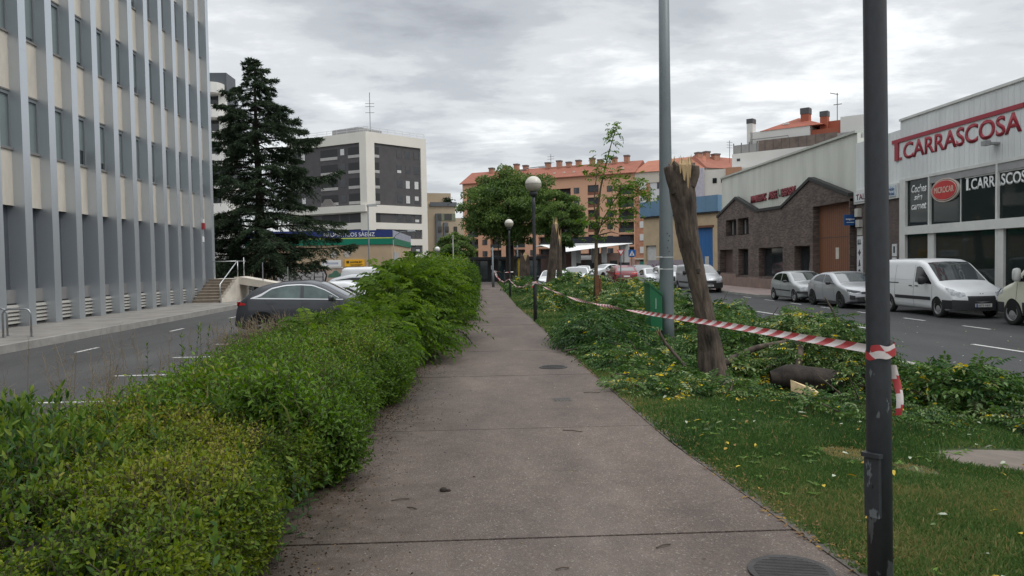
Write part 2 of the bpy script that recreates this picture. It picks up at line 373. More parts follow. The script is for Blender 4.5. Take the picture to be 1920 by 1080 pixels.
# ---------------------------------------------------------------- the ground: path, lawn, roads, pavements
def pz(y): return np.maximum(.05, .6 - .0155 * np.asarray(y, float))
def gz(x, y):
    x = np.asarray(x, float); p = pz(y)
    t = np.clip((x - 1.75) / 5.9, 0, 1); t = t * t * (3 - 2 * t); right = p * (1 - t) + .13 * t
    s = np.clip((-1.1 - x) / 1.6, 0, 1); left = p * (1 - s) - .02 * s
    return np.where(x > 1.75, right, np.where(x < -1.1, left, p))
def sheet(name, x0, x1, y0, y1, nx, ny, zf, m, parent=None):
    X, Y = np.meshgrid(np.linspace(x0, x1, nx), np.linspace(y0, y1, ny)); Z = zf(X, Y)
    V = np.stack([X, Y, Z], -1).reshape(-1, 3); i = np.arange(nx * ny).reshape(ny, nx)
    a, b, c, d = i[:-1, :-1].ravel(), i[:-1, 1:].ravel(), i[1:, 1:].ravel(), i[1:, :-1].ravel()
    return mesh_np(name, V, np.concatenate([np.stack([a, b, c], 1), np.stack([a, c, d], 1)]), np.zeros(len(V)), m, parent, smooth=True)

def asphalt(name, col, spk=.35):
    m, N, L, b = base_mat(name); tc = N.new('ShaderNodeTexCoord')
    n1 = N.new('ShaderNodeTexNoise'); n1.inputs['Scale'].default_value = .35; n1.inputs['Detail'].default_value = 8; n1.inputs['Roughness'].default_value = .65
    mp = N.new('ShaderNodeMapping'); mp.inputs[3].default_value = (1.5, .35, 1); L.new(tc.outputs['Object'], mp.inputs[0]); L.new(mp.outputs[0], n1.inputs[0])
    n2 = N.new('ShaderNodeTexNoise'); n2.inputs['Scale'].default_value = 70; n2.inputs['Detail'].default_value = 3; L.new(tc.outputs['Object'], n2.inputs[0])
    r1 = N.new('ShaderNodeMapRange'); L.new(n1.outputs[0], r1.inputs[0]); r1.inputs[1].default_value = .3; r1.inputs[2].default_value = .7; r1.inputs[3].default_value = .62; r1.inputs[4].default_value = 1.38
    r2 = N.new('ShaderNodeMapRange'); L.new(n2.outputs[0], r2.inputs[0]); r2.inputs[1].default_value = .3; r2.inputs[2].default_value = .7; r2.inputs[3].default_value = 1 - spk; r2.inputs[4].default_value = 1 + spk
    mu = N.new('ShaderNodeMath'); mu.operation = 'MULTIPLY'; L.new(r1.outputs[0], mu.inputs[0]); L.new(r2.outputs[0], mu.inputs[1])
    vm = N.new('ShaderNodeVectorMath'); vm.operation = 'SCALE'; vm.inputs[0].default_value = col; L.new(mu.outputs[0], vm.inputs['Scale']); L.new(vm.outputs[0], b.inputs['Base Color'])
    b.inputs['Roughness'].default_value = .85
    bp = N.new('ShaderNodeBump'); bp.inputs['Strength'].default_value = .5; bp.inputs['Distance'].default_value = .01; L.new(n2.outputs[0], bp.inputs['Height']); L.new(bp.outputs[0], b.inputs['Normal'])
    MATS[name] = m; return m
A_R = asphalt('road_asphalt', (.040, .0415, .0425)); A_L = asphalt('lane_asphalt', (.062, .061, .061)); A_G = asphalt('far_asphalt', (.085, .084, .082))
def path_material():
    m, N, L, b = base_mat('path_aggregate'); tc = N.new('ShaderNodeTexCoord'); O = tc.outputs['Object']
    def noise(s, d=6, st=(1, 1, 1)):
        mp = N.new('ShaderNodeMapping'); mp.inputs[3].default_value = st; L.new(O, mp.inputs[0])
        n = N.new('ShaderNodeTexNoise'); n.inputs['Scale'].default_value = s; n.inputs['Detail'].default_value = d; n.inputs['Roughness'].default_value = .62; L.new(mp.outputs[0], n.inputs[0]); return n.outputs[0]
    def mr(v, a, c, lo, hi):
        n = N.new('ShaderNodeMapRange'); L.new(v, n.inputs[0])
        for i, q in enumerate((a, c, lo, hi)): n.inputs[i + 1].default_value = q
        return n.outputs[0]
    def mix(f, a, c):
        n = N.new('ShaderNodeMix'); n.data_type = 'RGBA'
        if isinstance(f, float): n.inputs[0].default_value = f
        else: L.new(f, n.inputs[0])
        for k, q in ((6, a), (7, c)):
            if isinstance(q, tuple): n.inputs[k].default_value = (*q, 1)
            else: L.new(q, n.inputs[k])
        return n.outputs[2]
    vo = N.new('ShaderNodeTexVoronoi'); vo.inputs['Scale'].default_value = 120; L.new(O, vo.inputs[0])
    sc = N.new('ShaderNodeSeparateColor'); L.new(vo.outputs['Color'], sc.inputs[0])
    rp = N.new('ShaderNodeValToRGB'); L.new(sc.outputs[0], rp.inputs[0]); rp.color_ramp.interpolation = 'CONSTANT'
    cols = [(.0, (.05, .037, .031)), (.25, (.094, .069, .055)), (.5, (.137, .103, .082)), (.72, (.084, .072, .063)), (.86, (.177, .138, .105)), (.96, (.32, .29, .25))]
    e = rp.color_ramp.elements; e[0].position = 0; e[0].color = (*cols[0][1], 1); e[1].position = cols[1][0]; e[1].color = (*cols[1][1], 1)
    for p, c in cols[2:]: q = e.new(p); q.color = (*c, 1)
    c = mix(.5, rp.outputs[0], (.122, .091, .077))
    v2 = N.new('ShaderNodeTexVoronoi'); v2.inputs['Scale'].default_value = 26; L.new(O, v2.inputs[0])
    s2 = N.new('ShaderNodeSeparateColor'); L.new(v2.outputs['Color'], s2.inputs[0])
    near = mr(v2.outputs['Distance'], .09, .13, 1, 0); pick = mr(s2.outputs[1], .72, .74, 0, 1)
    mm = N.new('ShaderNodeMath'); mm.operation = 'MULTIPLY'; L.new(near, mm.inputs[0]); L.new(pick, mm.inputs[1])
    c = mix(mm.outputs[0], c, (.40, .37, .34))
    g = mr(noise(.8, 9, (1.6, .6, 1)), .3, .7, .74, 1.24); g2 = mr(noise(5, 6), .3, .7, .86, 1.14)
    gm = N.new('ShaderNodeMath'); gm.operation = 'MULTIPLY'; L.new(g, gm.inputs[0]); L.new(g2, gm.inputs[1])
    # old damp stains and a pale worn strip
    c = mix(mr(noise(.42, 6, (1, .8, 1)), .50, .66, 0, .38), c, (.060, .046, .040)); c = mix(mr(noise(.7, 8, (.9, .35, 1)), .56, .68, 0, .30), c, (.20, .165, .145))
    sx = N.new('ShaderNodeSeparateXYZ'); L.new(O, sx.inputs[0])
    # moss and soil washed out from under the hedge, plus its shade painted in
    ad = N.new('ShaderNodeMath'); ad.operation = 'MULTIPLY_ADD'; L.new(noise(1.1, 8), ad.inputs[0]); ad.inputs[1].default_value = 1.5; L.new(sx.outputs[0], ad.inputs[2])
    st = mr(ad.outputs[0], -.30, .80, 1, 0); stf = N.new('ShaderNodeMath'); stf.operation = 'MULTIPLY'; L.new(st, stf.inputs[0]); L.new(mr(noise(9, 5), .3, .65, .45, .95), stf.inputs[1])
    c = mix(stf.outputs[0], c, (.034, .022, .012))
    vm = N.new('ShaderNodeVectorMath'); vm.operation = 'SCALE'; L.new(c, vm.inputs[0]); L.new(gm.outputs[0], vm.inputs['Scale'])
    L.new(vm.outputs[0], b.inputs['Base Color']); b.inputs['Roughness'].default_value = .8
    bp = N.new('ShaderNodeBump'); bp.inputs['Strength'].default_value = .6; bp.inputs['Distance'].default_value = .006; L.new(vo.outputs['Distance'], bp.inputs['Height']); L.new(bp.outputs[0], b.inputs['Normal'])
    return m
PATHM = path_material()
SOIL = mat('soil', (.045, .034, .024), .95, .5, 4, bump=.6, bscale=30)
KERB = mat('kerb_concrete', (.30, .29, .27), .85, .22, 2.5, bump=.3, bscale=40)
EDGE = mat('edging_concrete', (.095, .083, .072), .9, .3, 5, bump=.4, bscale=50)
TILE = brickmat('pavement_tile', (.27, .20, .18), (.33, .26, .235), (.20, .16, .145), 1, .4, .4)
SIDE = mat('pavement_concrete', (.25, .235, .215), .9, .25, 1.2, bump=.3, bscale=30)
WHITE_LINE = mat('road_paint', (.36, .36, .35), .7, .0, 8, col2=(.62, .62, .60), lo=.25, hi=.55)

tag(sheet('ground', -900, 900, -300, 1500, 2, 2, lambda X, Y: X * 0 - .012, A_G), kind='structure')
def flat(name, pts, z0, z1, m): return tag(MB().slab(pts, z0, z1).build(name, m), kind='structure')
flat('road', [(7.7, -30), (7.7, 47), (3.9, 48.5), (3.9, 130), (18.0, 130), (18.0, -30)], -.02, -.002, A_R)
flat('parking_road', [(-12.02, -30), (-12.02, 70), (-2.7, 70), (-2.7, -30)], -.02, -.003, A_L)
k = MB(); k.box(7.62, 7.88, -30, 47.2, -.02, .135); k.box(3.75, 4.0, 48.5, 76, -.02, .13); k.box8([(3.75, 48.5, -.02), (7.62, 47.2, -.02), (7.88, 47.2, -.02), (4.0, 48.5, -.02), (3.75, 48.5, .13), (7.62, 47.2, .133), (7.88, 47.2, .133), (4.0, 48.5, .13)])
for y in range(-29, 47): k.box(7.615, 7.885, y, y + .012, 0, .1365)
tag(k.build('road_kerb', KERB), kind='structure')
k = MB(); k.slab([(17.55, -30), (17.55, 38.2), (14.75, 39.6), (14.75, 61), (16, 63), (18.6, 63), (23.4, 74), (23.4, 66), (18.6, 60), (18.6, -30)], -.02, .10)
tag(k.build('pavement', TILE), kind='structure')
k = MB()
for a, b_ in (((17.5, -30), (17.5, 38.2)), ((17.5, 38.2), (14.7, 39.6)), ((14.7, 39.6), (14.7, 61))):
    F = Face(b_, a); k.fbox(F, 0, F.len, -.02, .115, -.14, 0)
tag(k.build('pavement_kerb', KERB), kind='structure')
tag(MB().box(-15.7, -12.17, -20, 48, -.02, .2).build('pavement', SIDE), kind='structure')
tag(MB().box(-12.17, -12.0, -20, 50, -.02, .205).build('pavement_kerb', KERB), kind='structure')
# footpath slabs with open joints, each following the slope
js = [-4.0, .82, 4.22, 7.25, 11.05, 14.6, 18.2, 21.9, 25.5, 29.2, 32.9, 36.6, 40.3, 44, 48, 52, 56, 60, 64, 68, 72, 76]
k = MB()
def right_edge(y): return 1.62 + .22 * np.clip((6.5 - y) / 3.5, 0, 1.3)
for a, b_ in zip(js[:-1], js[1:]):
    gp = .005 if a < 3 else .013; ys = np.linspace(a + gp, b_ - (.005 if b_ < 5 else .013), 8); xs = [-1.25, -.2, .7, None]
    n0 = len(k.v); dz = random.uniform(-.003, .003)
    for y in ys:
        for x in (-1.25, .2, float(right_edge(y))): k.v.append((x, y, float(pz(y)) + dz))
        for x in (-1.25, float(right_edge(y))): k.v.append((x, y, float(pz(y)) - .08))
    for i in range(7):
        q = n0 + i * 5
        for f in ((q, q + 1, q + 6, q + 5), (q + 1, q + 2, q + 7, q + 6), (q + 2, q + 4, q + 9, q + 7)): k.f.append(f); k.m.append(0)
    for q in (n0, n0 + 35): k.f.append((q, q + 3, q + 4, q + 2, q + 1)); k.m.append(0)
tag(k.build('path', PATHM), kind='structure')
tag(sheet('path_bed', -1.4, 1.75, -4, 76, 2, 60, lambda X, Y: pz(Y) - .010, SOIL), kind='structure')
k = MB()
for y in np.arange(-3, 30, 1.0):
    q = [float(right_edge(y + .02)), float(right_edge(y + .98))]; a, b_ = float(pz(y)), float(pz(y + .98))
    k.box8([(q[0] + .004, y + .01, a - .1), (q[0] + .085, y + .01, a - .1), (q[1] + .085, y + .99, b_ - .1), (q[1] + .004, y + .99, b_ - .1),
            (q[0] + .004, y + .01, a + .006), (q[0] + .085, y + .01, a + .004), (q[1] + .085, y + .99, b_ + .004), (q[1] + .004, y + .99, b_ + .006)])
tag(k.build('path_edging', EDGE), kind='structure')
def lawn_mat():
    m, N, L, b = base_mat('lawn_soil'); tc = N.new('ShaderNodeTexCoord')
    n = N.new('ShaderNodeTexNoise'); n.inputs['Scale'].default_value = 2.2; n.inputs['Detail'].default_value = 9; n.inputs['Roughness'].default_value = .7; L.new(tc.outputs['Object'], n.inputs[0])
    r = N.new('ShaderNodeValToRGB'); L.new(n.outputs[0], r.inputs[0]); e = r.color_ramp.elements
    e[0].position = .3; e[0].color = (.030, .052, .016, 1); e[1].position = .75; e[1].color = (.062, .080, .028, 1); q = e.new(.9); q.color = (.10, .075, .04, 1)
    L.new(r.outputs[0], b.inputs['Base Color']); b.inputs['Roughness'].default_value = .95; return m
LAWN = lawn_mat()
tag(sheet('lawn', 1.60, 3.8, 47, 76, 10, 60, lambda X, Y: gz(X, Y) - .012, LAWN), kind='structure')
tag(sheet('lawn', 1.60, 7.65, -4, 47, 60, 400, lambda X, Y: gz(X, Y) - .012 + .035 * (fnoise(X * 1.3, Y * 1.3, 3) - .5) * np.clip((X - 1.75) * 2, 0, 1), LAWN), kind='structure')
tag(sheet('planting_bed', -2.75, -1.0, -4, 62, 20, 200, lambda X, Y: gz(X, Y) - .015 + .05 * (fnoise(X * 2, Y * 2, 8) - .5) * (X < -1.15), SOIL), kind='structure')
# bare trodden soil in the lawn near the kerb
DIRT = mat('trodden_soil', (.15, .125, .105), .95, .25, 2, bump=.5, bscale=25)
def blobpoly(cx, cy, rx, ry, n, s, rot=0):
    o = []
    for i in range(n):
        a = 2 * math.pi * i / n; r = .75 + .45 * float(fnoise(math.cos(a) * 1.7 + s, math.sin(a) * 1.7 + s, s)); x, y = rx * r * math.cos(a), ry * r * math.sin(a)
        o.append((cx + x * math.cos(rot) - y * math.sin(rot), cy + x * math.sin(rot) + y * math.cos(rot)))
    return o
def ground_patch(name, poly, m, lift=.012):
    k = MB(); c = np.mean(poly, 0); n = len(poly); rings = [1, .7, .4]
    for r in rings:
        for x, y in poly:
            X, Y = c[0] + (x - c[0]) * r, c[1] + (y - c[1]) * r; k.v.append((X, Y, float(gz(X, Y)) + (lift if r < 1 else -.03)))
    k.v.append((*c, float(gz(*c)) + lift))
    for j in range(2):
        for i in range(n): k.f.append((j * n + i, j * n + (i + 1) % n, (j + 1) * n + (i + 1) % n, (j + 1) * n + i)); k.m.append(0)
    for i in range(n): k.f.append((2 * n + i, 2 * n + (i + 1) % n, 3 * n)); k.m.append(0)
    return k.build(name, m, smooth=True)
DIRT_POLY = blobpoly(5.2, 6.1, 1.75, .62, 26, 5, -.12)
tag(ground_patch('bare_soil', DIRT_POLY, DIRT, .02), kind='structure')

def inpoly(x, y, poly):
    c = np.zeros(np.shape(x), bool); n = len(poly)
    for i in range(n):
        x0, y0 = poly[i]; x1, y1 = poly[i - 1]
        c ^= ((y0 > y) != (y1 > y)) & (x < (x1 - x0) * (y - y0) / (y1 - y0 + 1e-12) + x0)
    return c
# painted lines
def line(a, b_, w):
    F = Face(a, b_); return [tuple(F.p(u, 0, d)[:2]) for u, d in ((0, -w / 2), (F.len, -w / 2), (F.len, w / 2), (0, w / 2))]
k = MB()
for y in np.arange(2.0, 60, 6.3):
    x = 12.4 - .058 * y; k.slab(line((x, y), (x - .15, y + 2.5), .11), .0015, .0035)
for y in np.arange(8, 40, 3.1): k.slab(line((14.1, y), (14.1, y + 1.2), .10), .0015, .0035)
tag(k.build('road_marking', WHITE_LINE), kind='structure')
k = MB()
for y in np.arange(3.6, 60, 2.85): k.slab(line((-7.2, y), (-2.75, y), .10), .0005, .0025)
for y in np.arange(2, 60, 5.8): k.slab(line((-10.2, y), (-10.2, y + 1.1), .10), .0005, .0025)
tag(k.build('parking_marking', WHITE_LINE), kind='structure')
# ---------------------------------------------------------------- buildings, left side
def office():
    F = Face((-15.55, 6.4), (-15.55, 44.0))   # seen from the road the far end is on the right
    root = thing('office_building', (-15.55, 25, 0), 'grey office block with tall vertical fins and narrow windows beside the parking lane', 'building')
    CREAM = mat('travertine_panel', (.62, .575, .50), .8, .14, 1.6, bump=.1, stretch=(1, 1, .35))
    FIN = mat('fin_panel', (.56, .60, .64), .38, .05, .7, stretch=(1, 1, .2), metal=.75); DARK = mat('dark_cladding', (.085, .098, .115), .6, .1, .6)
    PL = mat('plinth_grey', (.25, .25, .25), .85, .15, 1.2)
    n = 24; st = 1.6; u_off = .46
    H = 20.3; rows = [6.15, 10.02, 13.89, 17.76]; WH = 1.9
    us = [u_off + i * st for i in range(n)]   # near edge of each fin
    w = MB(); w.box(-28, -15.95, 6.4, 43.9, -.02, H - .6)            # core
    w.build('wall', DARK, root)
    p = MB(); q = MB(); lb = MB()
    for i in range(n - 1):
        a, b = us[i] + .42, us[i + 1]
        q.fbox(F, a - .02, b + .02, .1, 1.43, -.3, -.06)
    holed(p, F, us[0], us[-1] + .42, 4.24, H, [(us[i] + .40, us[i + 1] + .02, r - .06, r + WH + .05) for i in range(n - 1) for r in rows], .3, 0); p.build('stone_cladding', CREAM, root, merge=True); q.build('plinth', PL, root)
    w = MB(); w.fbox(F, us[0], us[-1], 1.43, 4.24, -.3, -.22); w.build('recessed_wall', DARK, root)
    f = MB(); f.fbox(F, 0, .42, .12, H, -.3, .36)
    for z in (5.55, 9.45, 13.3, 17.1): f.fbox(F, -.003, .423, z, z + .018, -.25, .363)
    fin = None
    for i in range(n):
        if fin is None: fin = f.build('fin', FIN, root, shift=F.p(0, 0)); fin.location = F.p(us[i], 0) - WLOC[root.name]
        else: dup(fin, root, F.p(us[i], 0) - WLOC[root.name])
    # windows: frame, blind behind glass, sill
    FR = mat('window_aluminium', (.20, .22, .23), .4, .05); GL = mat('window_blind_glass', (.20, .245, .245), .15, .10, .5, spec=.6); SL = mat('window_sill_metal', (.22, .21, .20), .5)
    bw = st - .42
    fr = MB(); h = WH; zF = Face((0, 0), (1, 0))
    for u0, u1, z0, z1 in ((.0, .05, 0, h), (bw - .05, bw, 0, h), (.05, bw - .05, h - .12, h), (.05, bw - .05, 0, .05)): fr.fbox(zF, u0, u1, z0, z1, -.14, -.02)
    pn = MB().fbox(zF, .05, bw - .05, .05, h - .12, -.12, -.08); sl = MB().fbox(zF, -.01, bw + .01, -.06, 0, -.14, .05); hd = MB().fbox(zF, -.01, bw + .01, h, h + .05, -.14, .01)
    wnd = None; DG = glassmat('window_dark_glass', (.03, .04, .045), .06); alt = []
    for hh in (.25, .55, .12):
        q = MB().fbox(zF, .05, bw - .05, .05, .05 + hh, -.12, -.09, 1).fbox(zF, .05, bw - .05, .05 + hh, h - .12, -.12, -.08, 0); o = q.build('pane', [GL, DG], local=True); alt.append(o.data); bpy.data.objects.remove(o)
    for i in range(n - 1):
        for r in rows:
            loc = F.p(us[i] + .42, r) - WLOC[root.name]
            if wnd is None:
                wnd = fr.build('window', FR, root, local=True, loc=loc, rotz=F.ang); pn.build('pane', GL, wnd, local=True); sl.build('sill', SL, wnd, local=True); hd.build('lintel', SL, wnd, local=True)
            else:
                q = dup(wnd, root, loc)
                if random.random() < .35: next(c for c in q.children if c.name.startswith('pane')).data = random.choice(alt)
    LV = mat('louvre_metal', (.40, .39, .36), .6, .1, 3)
    lv = MB()
    for j in range(5): lv.box8([zF.p(0, .0 + j * .13, -.02), zF.p(bw, j * .13, -.02), zF.p(bw, j * .13 + .09, -.09), zF.p(0, j * .13 + .09, -.09), zF.p(0, .02 + j * .13, .0), zF.p(bw, .02 + j * .13, 0), zF.p(bw, j * .13 + .11, -.07), zF.p(0, j * .13 + .11, -.07)])
    lb = MB().fbox(zF, 0, bw, -.05, .68, -.2, -.1)
    g = None
    for i in range(n - 1):
        loc = F.p(us[i] + .42, .30, .06) - WLOC[root.name]
        if g is None:
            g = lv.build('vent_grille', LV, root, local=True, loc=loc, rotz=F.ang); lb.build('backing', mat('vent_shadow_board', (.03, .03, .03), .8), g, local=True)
        else: dup(g, root, loc)
    # coping
    MB().fbox(F, -.1, F.len + .05, H, H + .3, -12, .42).build('roof', FIN, root)
    # small signs on the last fin
    t = thing('alarm_box', F.p(us[-2] + .2, 4.2, .4), 'small red and white alarm box on the last but one grey fin', 'alarm box')
    MB().fbox(F, us[-2] + .05, us[-2] + .26, 4.15, 4.48, .362, .5).build('box', mat('alarm_red', (.32, .04, .05), .4), t)
    MB().fbox(F, us[-2] + .05, us[-2] + .24, 4.49, 4.7, .362, .46).build('lid', mat('alarm_white', (.7, .7, .7), .4), t)
    MB().fbox(F, us[-2] + .08, us[-2] + .36, 3.45, 3.75, .362, .385).build('label_plate', mat('alarm_white', (.7, .7, .7), .4), t)
office()

def stairs():
    CON = mat('stair_concrete', (.58, .53, .46), .85, .16, 1.5, bump=.15); TRD = mat('stair_tread', (.30, .255, .205), .85, .2, 3); STEEL = mat('brushed_steel', (.5, .51, .52), .3, .06, metal=.9)
    t = thing('entrance_staircase', (-14.4, 42, .2), 'concrete entrance steps with ramp and steel handrail at the office corner', 'staircase')
    x0, x1 = -15.15, -13.65; y0 = 40.3; n = 8; rise = .15; go = .36
    s = MB(); tr = MB()
    for i in range(n):
        s.box(x0, x1, y0 + i * go, y0 + n * go, .2 + i * rise, .2 + (i + 1) * rise - .03); tr.box(x0, x1 - .1, y0 + i * go - .03, y0 + (i + 1) * go, .2 + (i + 1) * rise - .03, .2 + (i + 1) * rise)
    s.build('steps', TRD, t); tr.build('tread', TRD, t)
    c = MB(); top = .2 + n * rise
    for i in range(n): c.box(x1 - .1, x1 + .06, y0 + i * go, y0 + (i + 1) * go, .0, .2 + (i + 1) * rise + .1)
    c.box(x1 - .1, x1 + .06, y0 + n * go, y0 + n * go + 1.7, 0, top + .1); c.build('side_wall', CON, t)
    MB().box(x0, x1 - .1, y0 + n * go, y0 + n * go + 1.7, top - .25, top).build('landing', CON, t)
    # ramp dropping away to the right
    r = MB(); ya, yb = y0 + n * go + .05, y0 + n * go + 1.65
    r.box8([(x1 + .06, ya, top - .32), (-8.0, ya, .12), (-8.0, yb, .12), (x1 + .06, yb, top - .32), (x1 + .06, ya, top + .1), (-8.0, ya, .42), (-8.0, yb, .42), (x1 + .06, yb, top + .1)])
    r.build('ramp', CON, t)
    h = MB(); yt = y0 + n * go
    h.tube([(x1, y0 - .1, .2), (x1, y0 - .1, 1.15), (x1 - .02, yt, top + .98), (x1 - .02, yt + 1.2, top + .98)], .03); h.tube([(x1, yt, top), (x1, yt, top + .98)], .025)
    h.tube([(x0 + .15, yt, top), (x0 + .15, yt, top + .98), (x1 - .02, yt, top + .98)], .025); h.tube([(x1 - .02, yt + 1.2, top), (x1 - .02, yt + 1.2, top + 1.2)], .025)
    h.build('handrail', STEEL, t, smooth=True)
    k = MB()
    for i, x in enumerate((-12.3, -10.9)):
        z = top - (x - x1) / (-8 - x1) * (top - .3); k.tube([(x, ya + .1, z), (x, ya + .1, z + 1.15)], .03, 6)
    k.build('railing_post', STEEL, t)
    rk = MB()
    for i in range(14):
        cx, cy, r_ = -13.2 + random.uniform(0, 2.6), y0 + n * go + 1.0 + random.uniform(-.5, .6), random.uniform(.16, .3)
        rk.lathe((cx, cy, 0), [(r_ * .8, 0), (r_, r_ * .5), (r_ * .75, r_), (r_ * .2, r_ * 1.25)], 7)
    tag(rk.build('rubble_stones', mat('rubble', (.28, .23, .17), .95, .3, 4)), 'pale rubble stones lying under the entrance ramp', 'stones', kind='stuff')
stairs()

def hoops():
    ST = mat('hoop_steel', (.30, .31, .32), .35, .1, metal=.8)
    pos = [(-13.35, 22.4, .9), (-12.8, 21.3, .9)]
    r = thing('bicycle_hoop', (-13.6, 21.9, .2), 'steel bicycle hoop on the pavement, the one nearer the office wall', 'bike rack', 'bicycle hoops on the left pavement', 0)
    def tb(sx): return MB().tube([(-sx, 0, 0), (-sx, 0, .66), (-sx + .05, 0, .76), (-sx + .14, 0, .8), (sx - .14, 0, .8), (sx - .05, 0, .76), (sx, 0, .66), (sx, 0, 0)], .027, 8)
    tb(.36).build('frame', ST, r, smooth=True, local=True); MB().lathe((-.36, 0, 0), [(.07, 0), (.07, .012)], 12).lathe((.36, 0, 0), [(.07, 0), (.07, .012)], 12).build('foot', ST, r, local=True)
    r.location = (-13.95, 22.2, .2); r.rotation_euler.z = R(8)
    dup(r, None, (-13.05, 21.8, .2), 'steel bicycle hoop on the pavement, the one nearer the kerb')
hoops()

# ---------------------------------------------------------------- far buildings, left
def apartment_white_dark():
    root = thing('apartment_tower', (-45, 95, 0), 'white and slate apartment tower with rounded balconies behind the big cedar', 'building')
    W = mat('tower_white', (.72, .71, .68), .7, .06, .4); D = mat('tower_slate', (.075, .085, .10), .5, .1, .3); DK = glassmat('tower_glass', (.03, .035, .04))
    F = Face((-62, 96), (-30.9, 96))
    MB().fbox(F, 0, F.len, 0, 25.4, -2.8, 0).fbox(F, 0, 28, 0, 25.4, -14, -2.8).build('wall', D, root)
    MB().fbox(F, 0, F.len + .05, 23.6, 25.9, -2.9, .6).build('roof', D, root)
    b = MB()
    for i in range(8):
        z = 2.5 + i * 2.98; L_ = F.len + (1.3 if i in (1, 2, 3, 4) else -.2)
        pts = [(0, 2.4), (L_ - 1.0, 2.4), (L_ - .4, 2.1), (L_ - .1, 1.5), (L_, .8), (L_, 0), (0, 0)]
        ps = [(F.p(u, 0, d)[0], F.p(u, 0, d)[1]) for u, d in pts]; b.slab(ps, z - .2, z + 1.05 + (.0 if i % 2 else .25))
    b.build('balcony', W, root)
    g = MB()
    for i in range(8):
        z = 2.5 + i * 2.98; g.fbox(F, 1, 30.2, z + .9, z + 2.65, .02, .12)
    g.build('glazing', DK, root)
    w = MB()
    for i in (0, 2, 4, 5, 6): z = 2.5 + i * 2.98; w.fbox(F, 30.2, 31.0, z - .3, z + 2.8, .02, .9)
    w.build('white_bay', W, root)
apartment_white_dark()

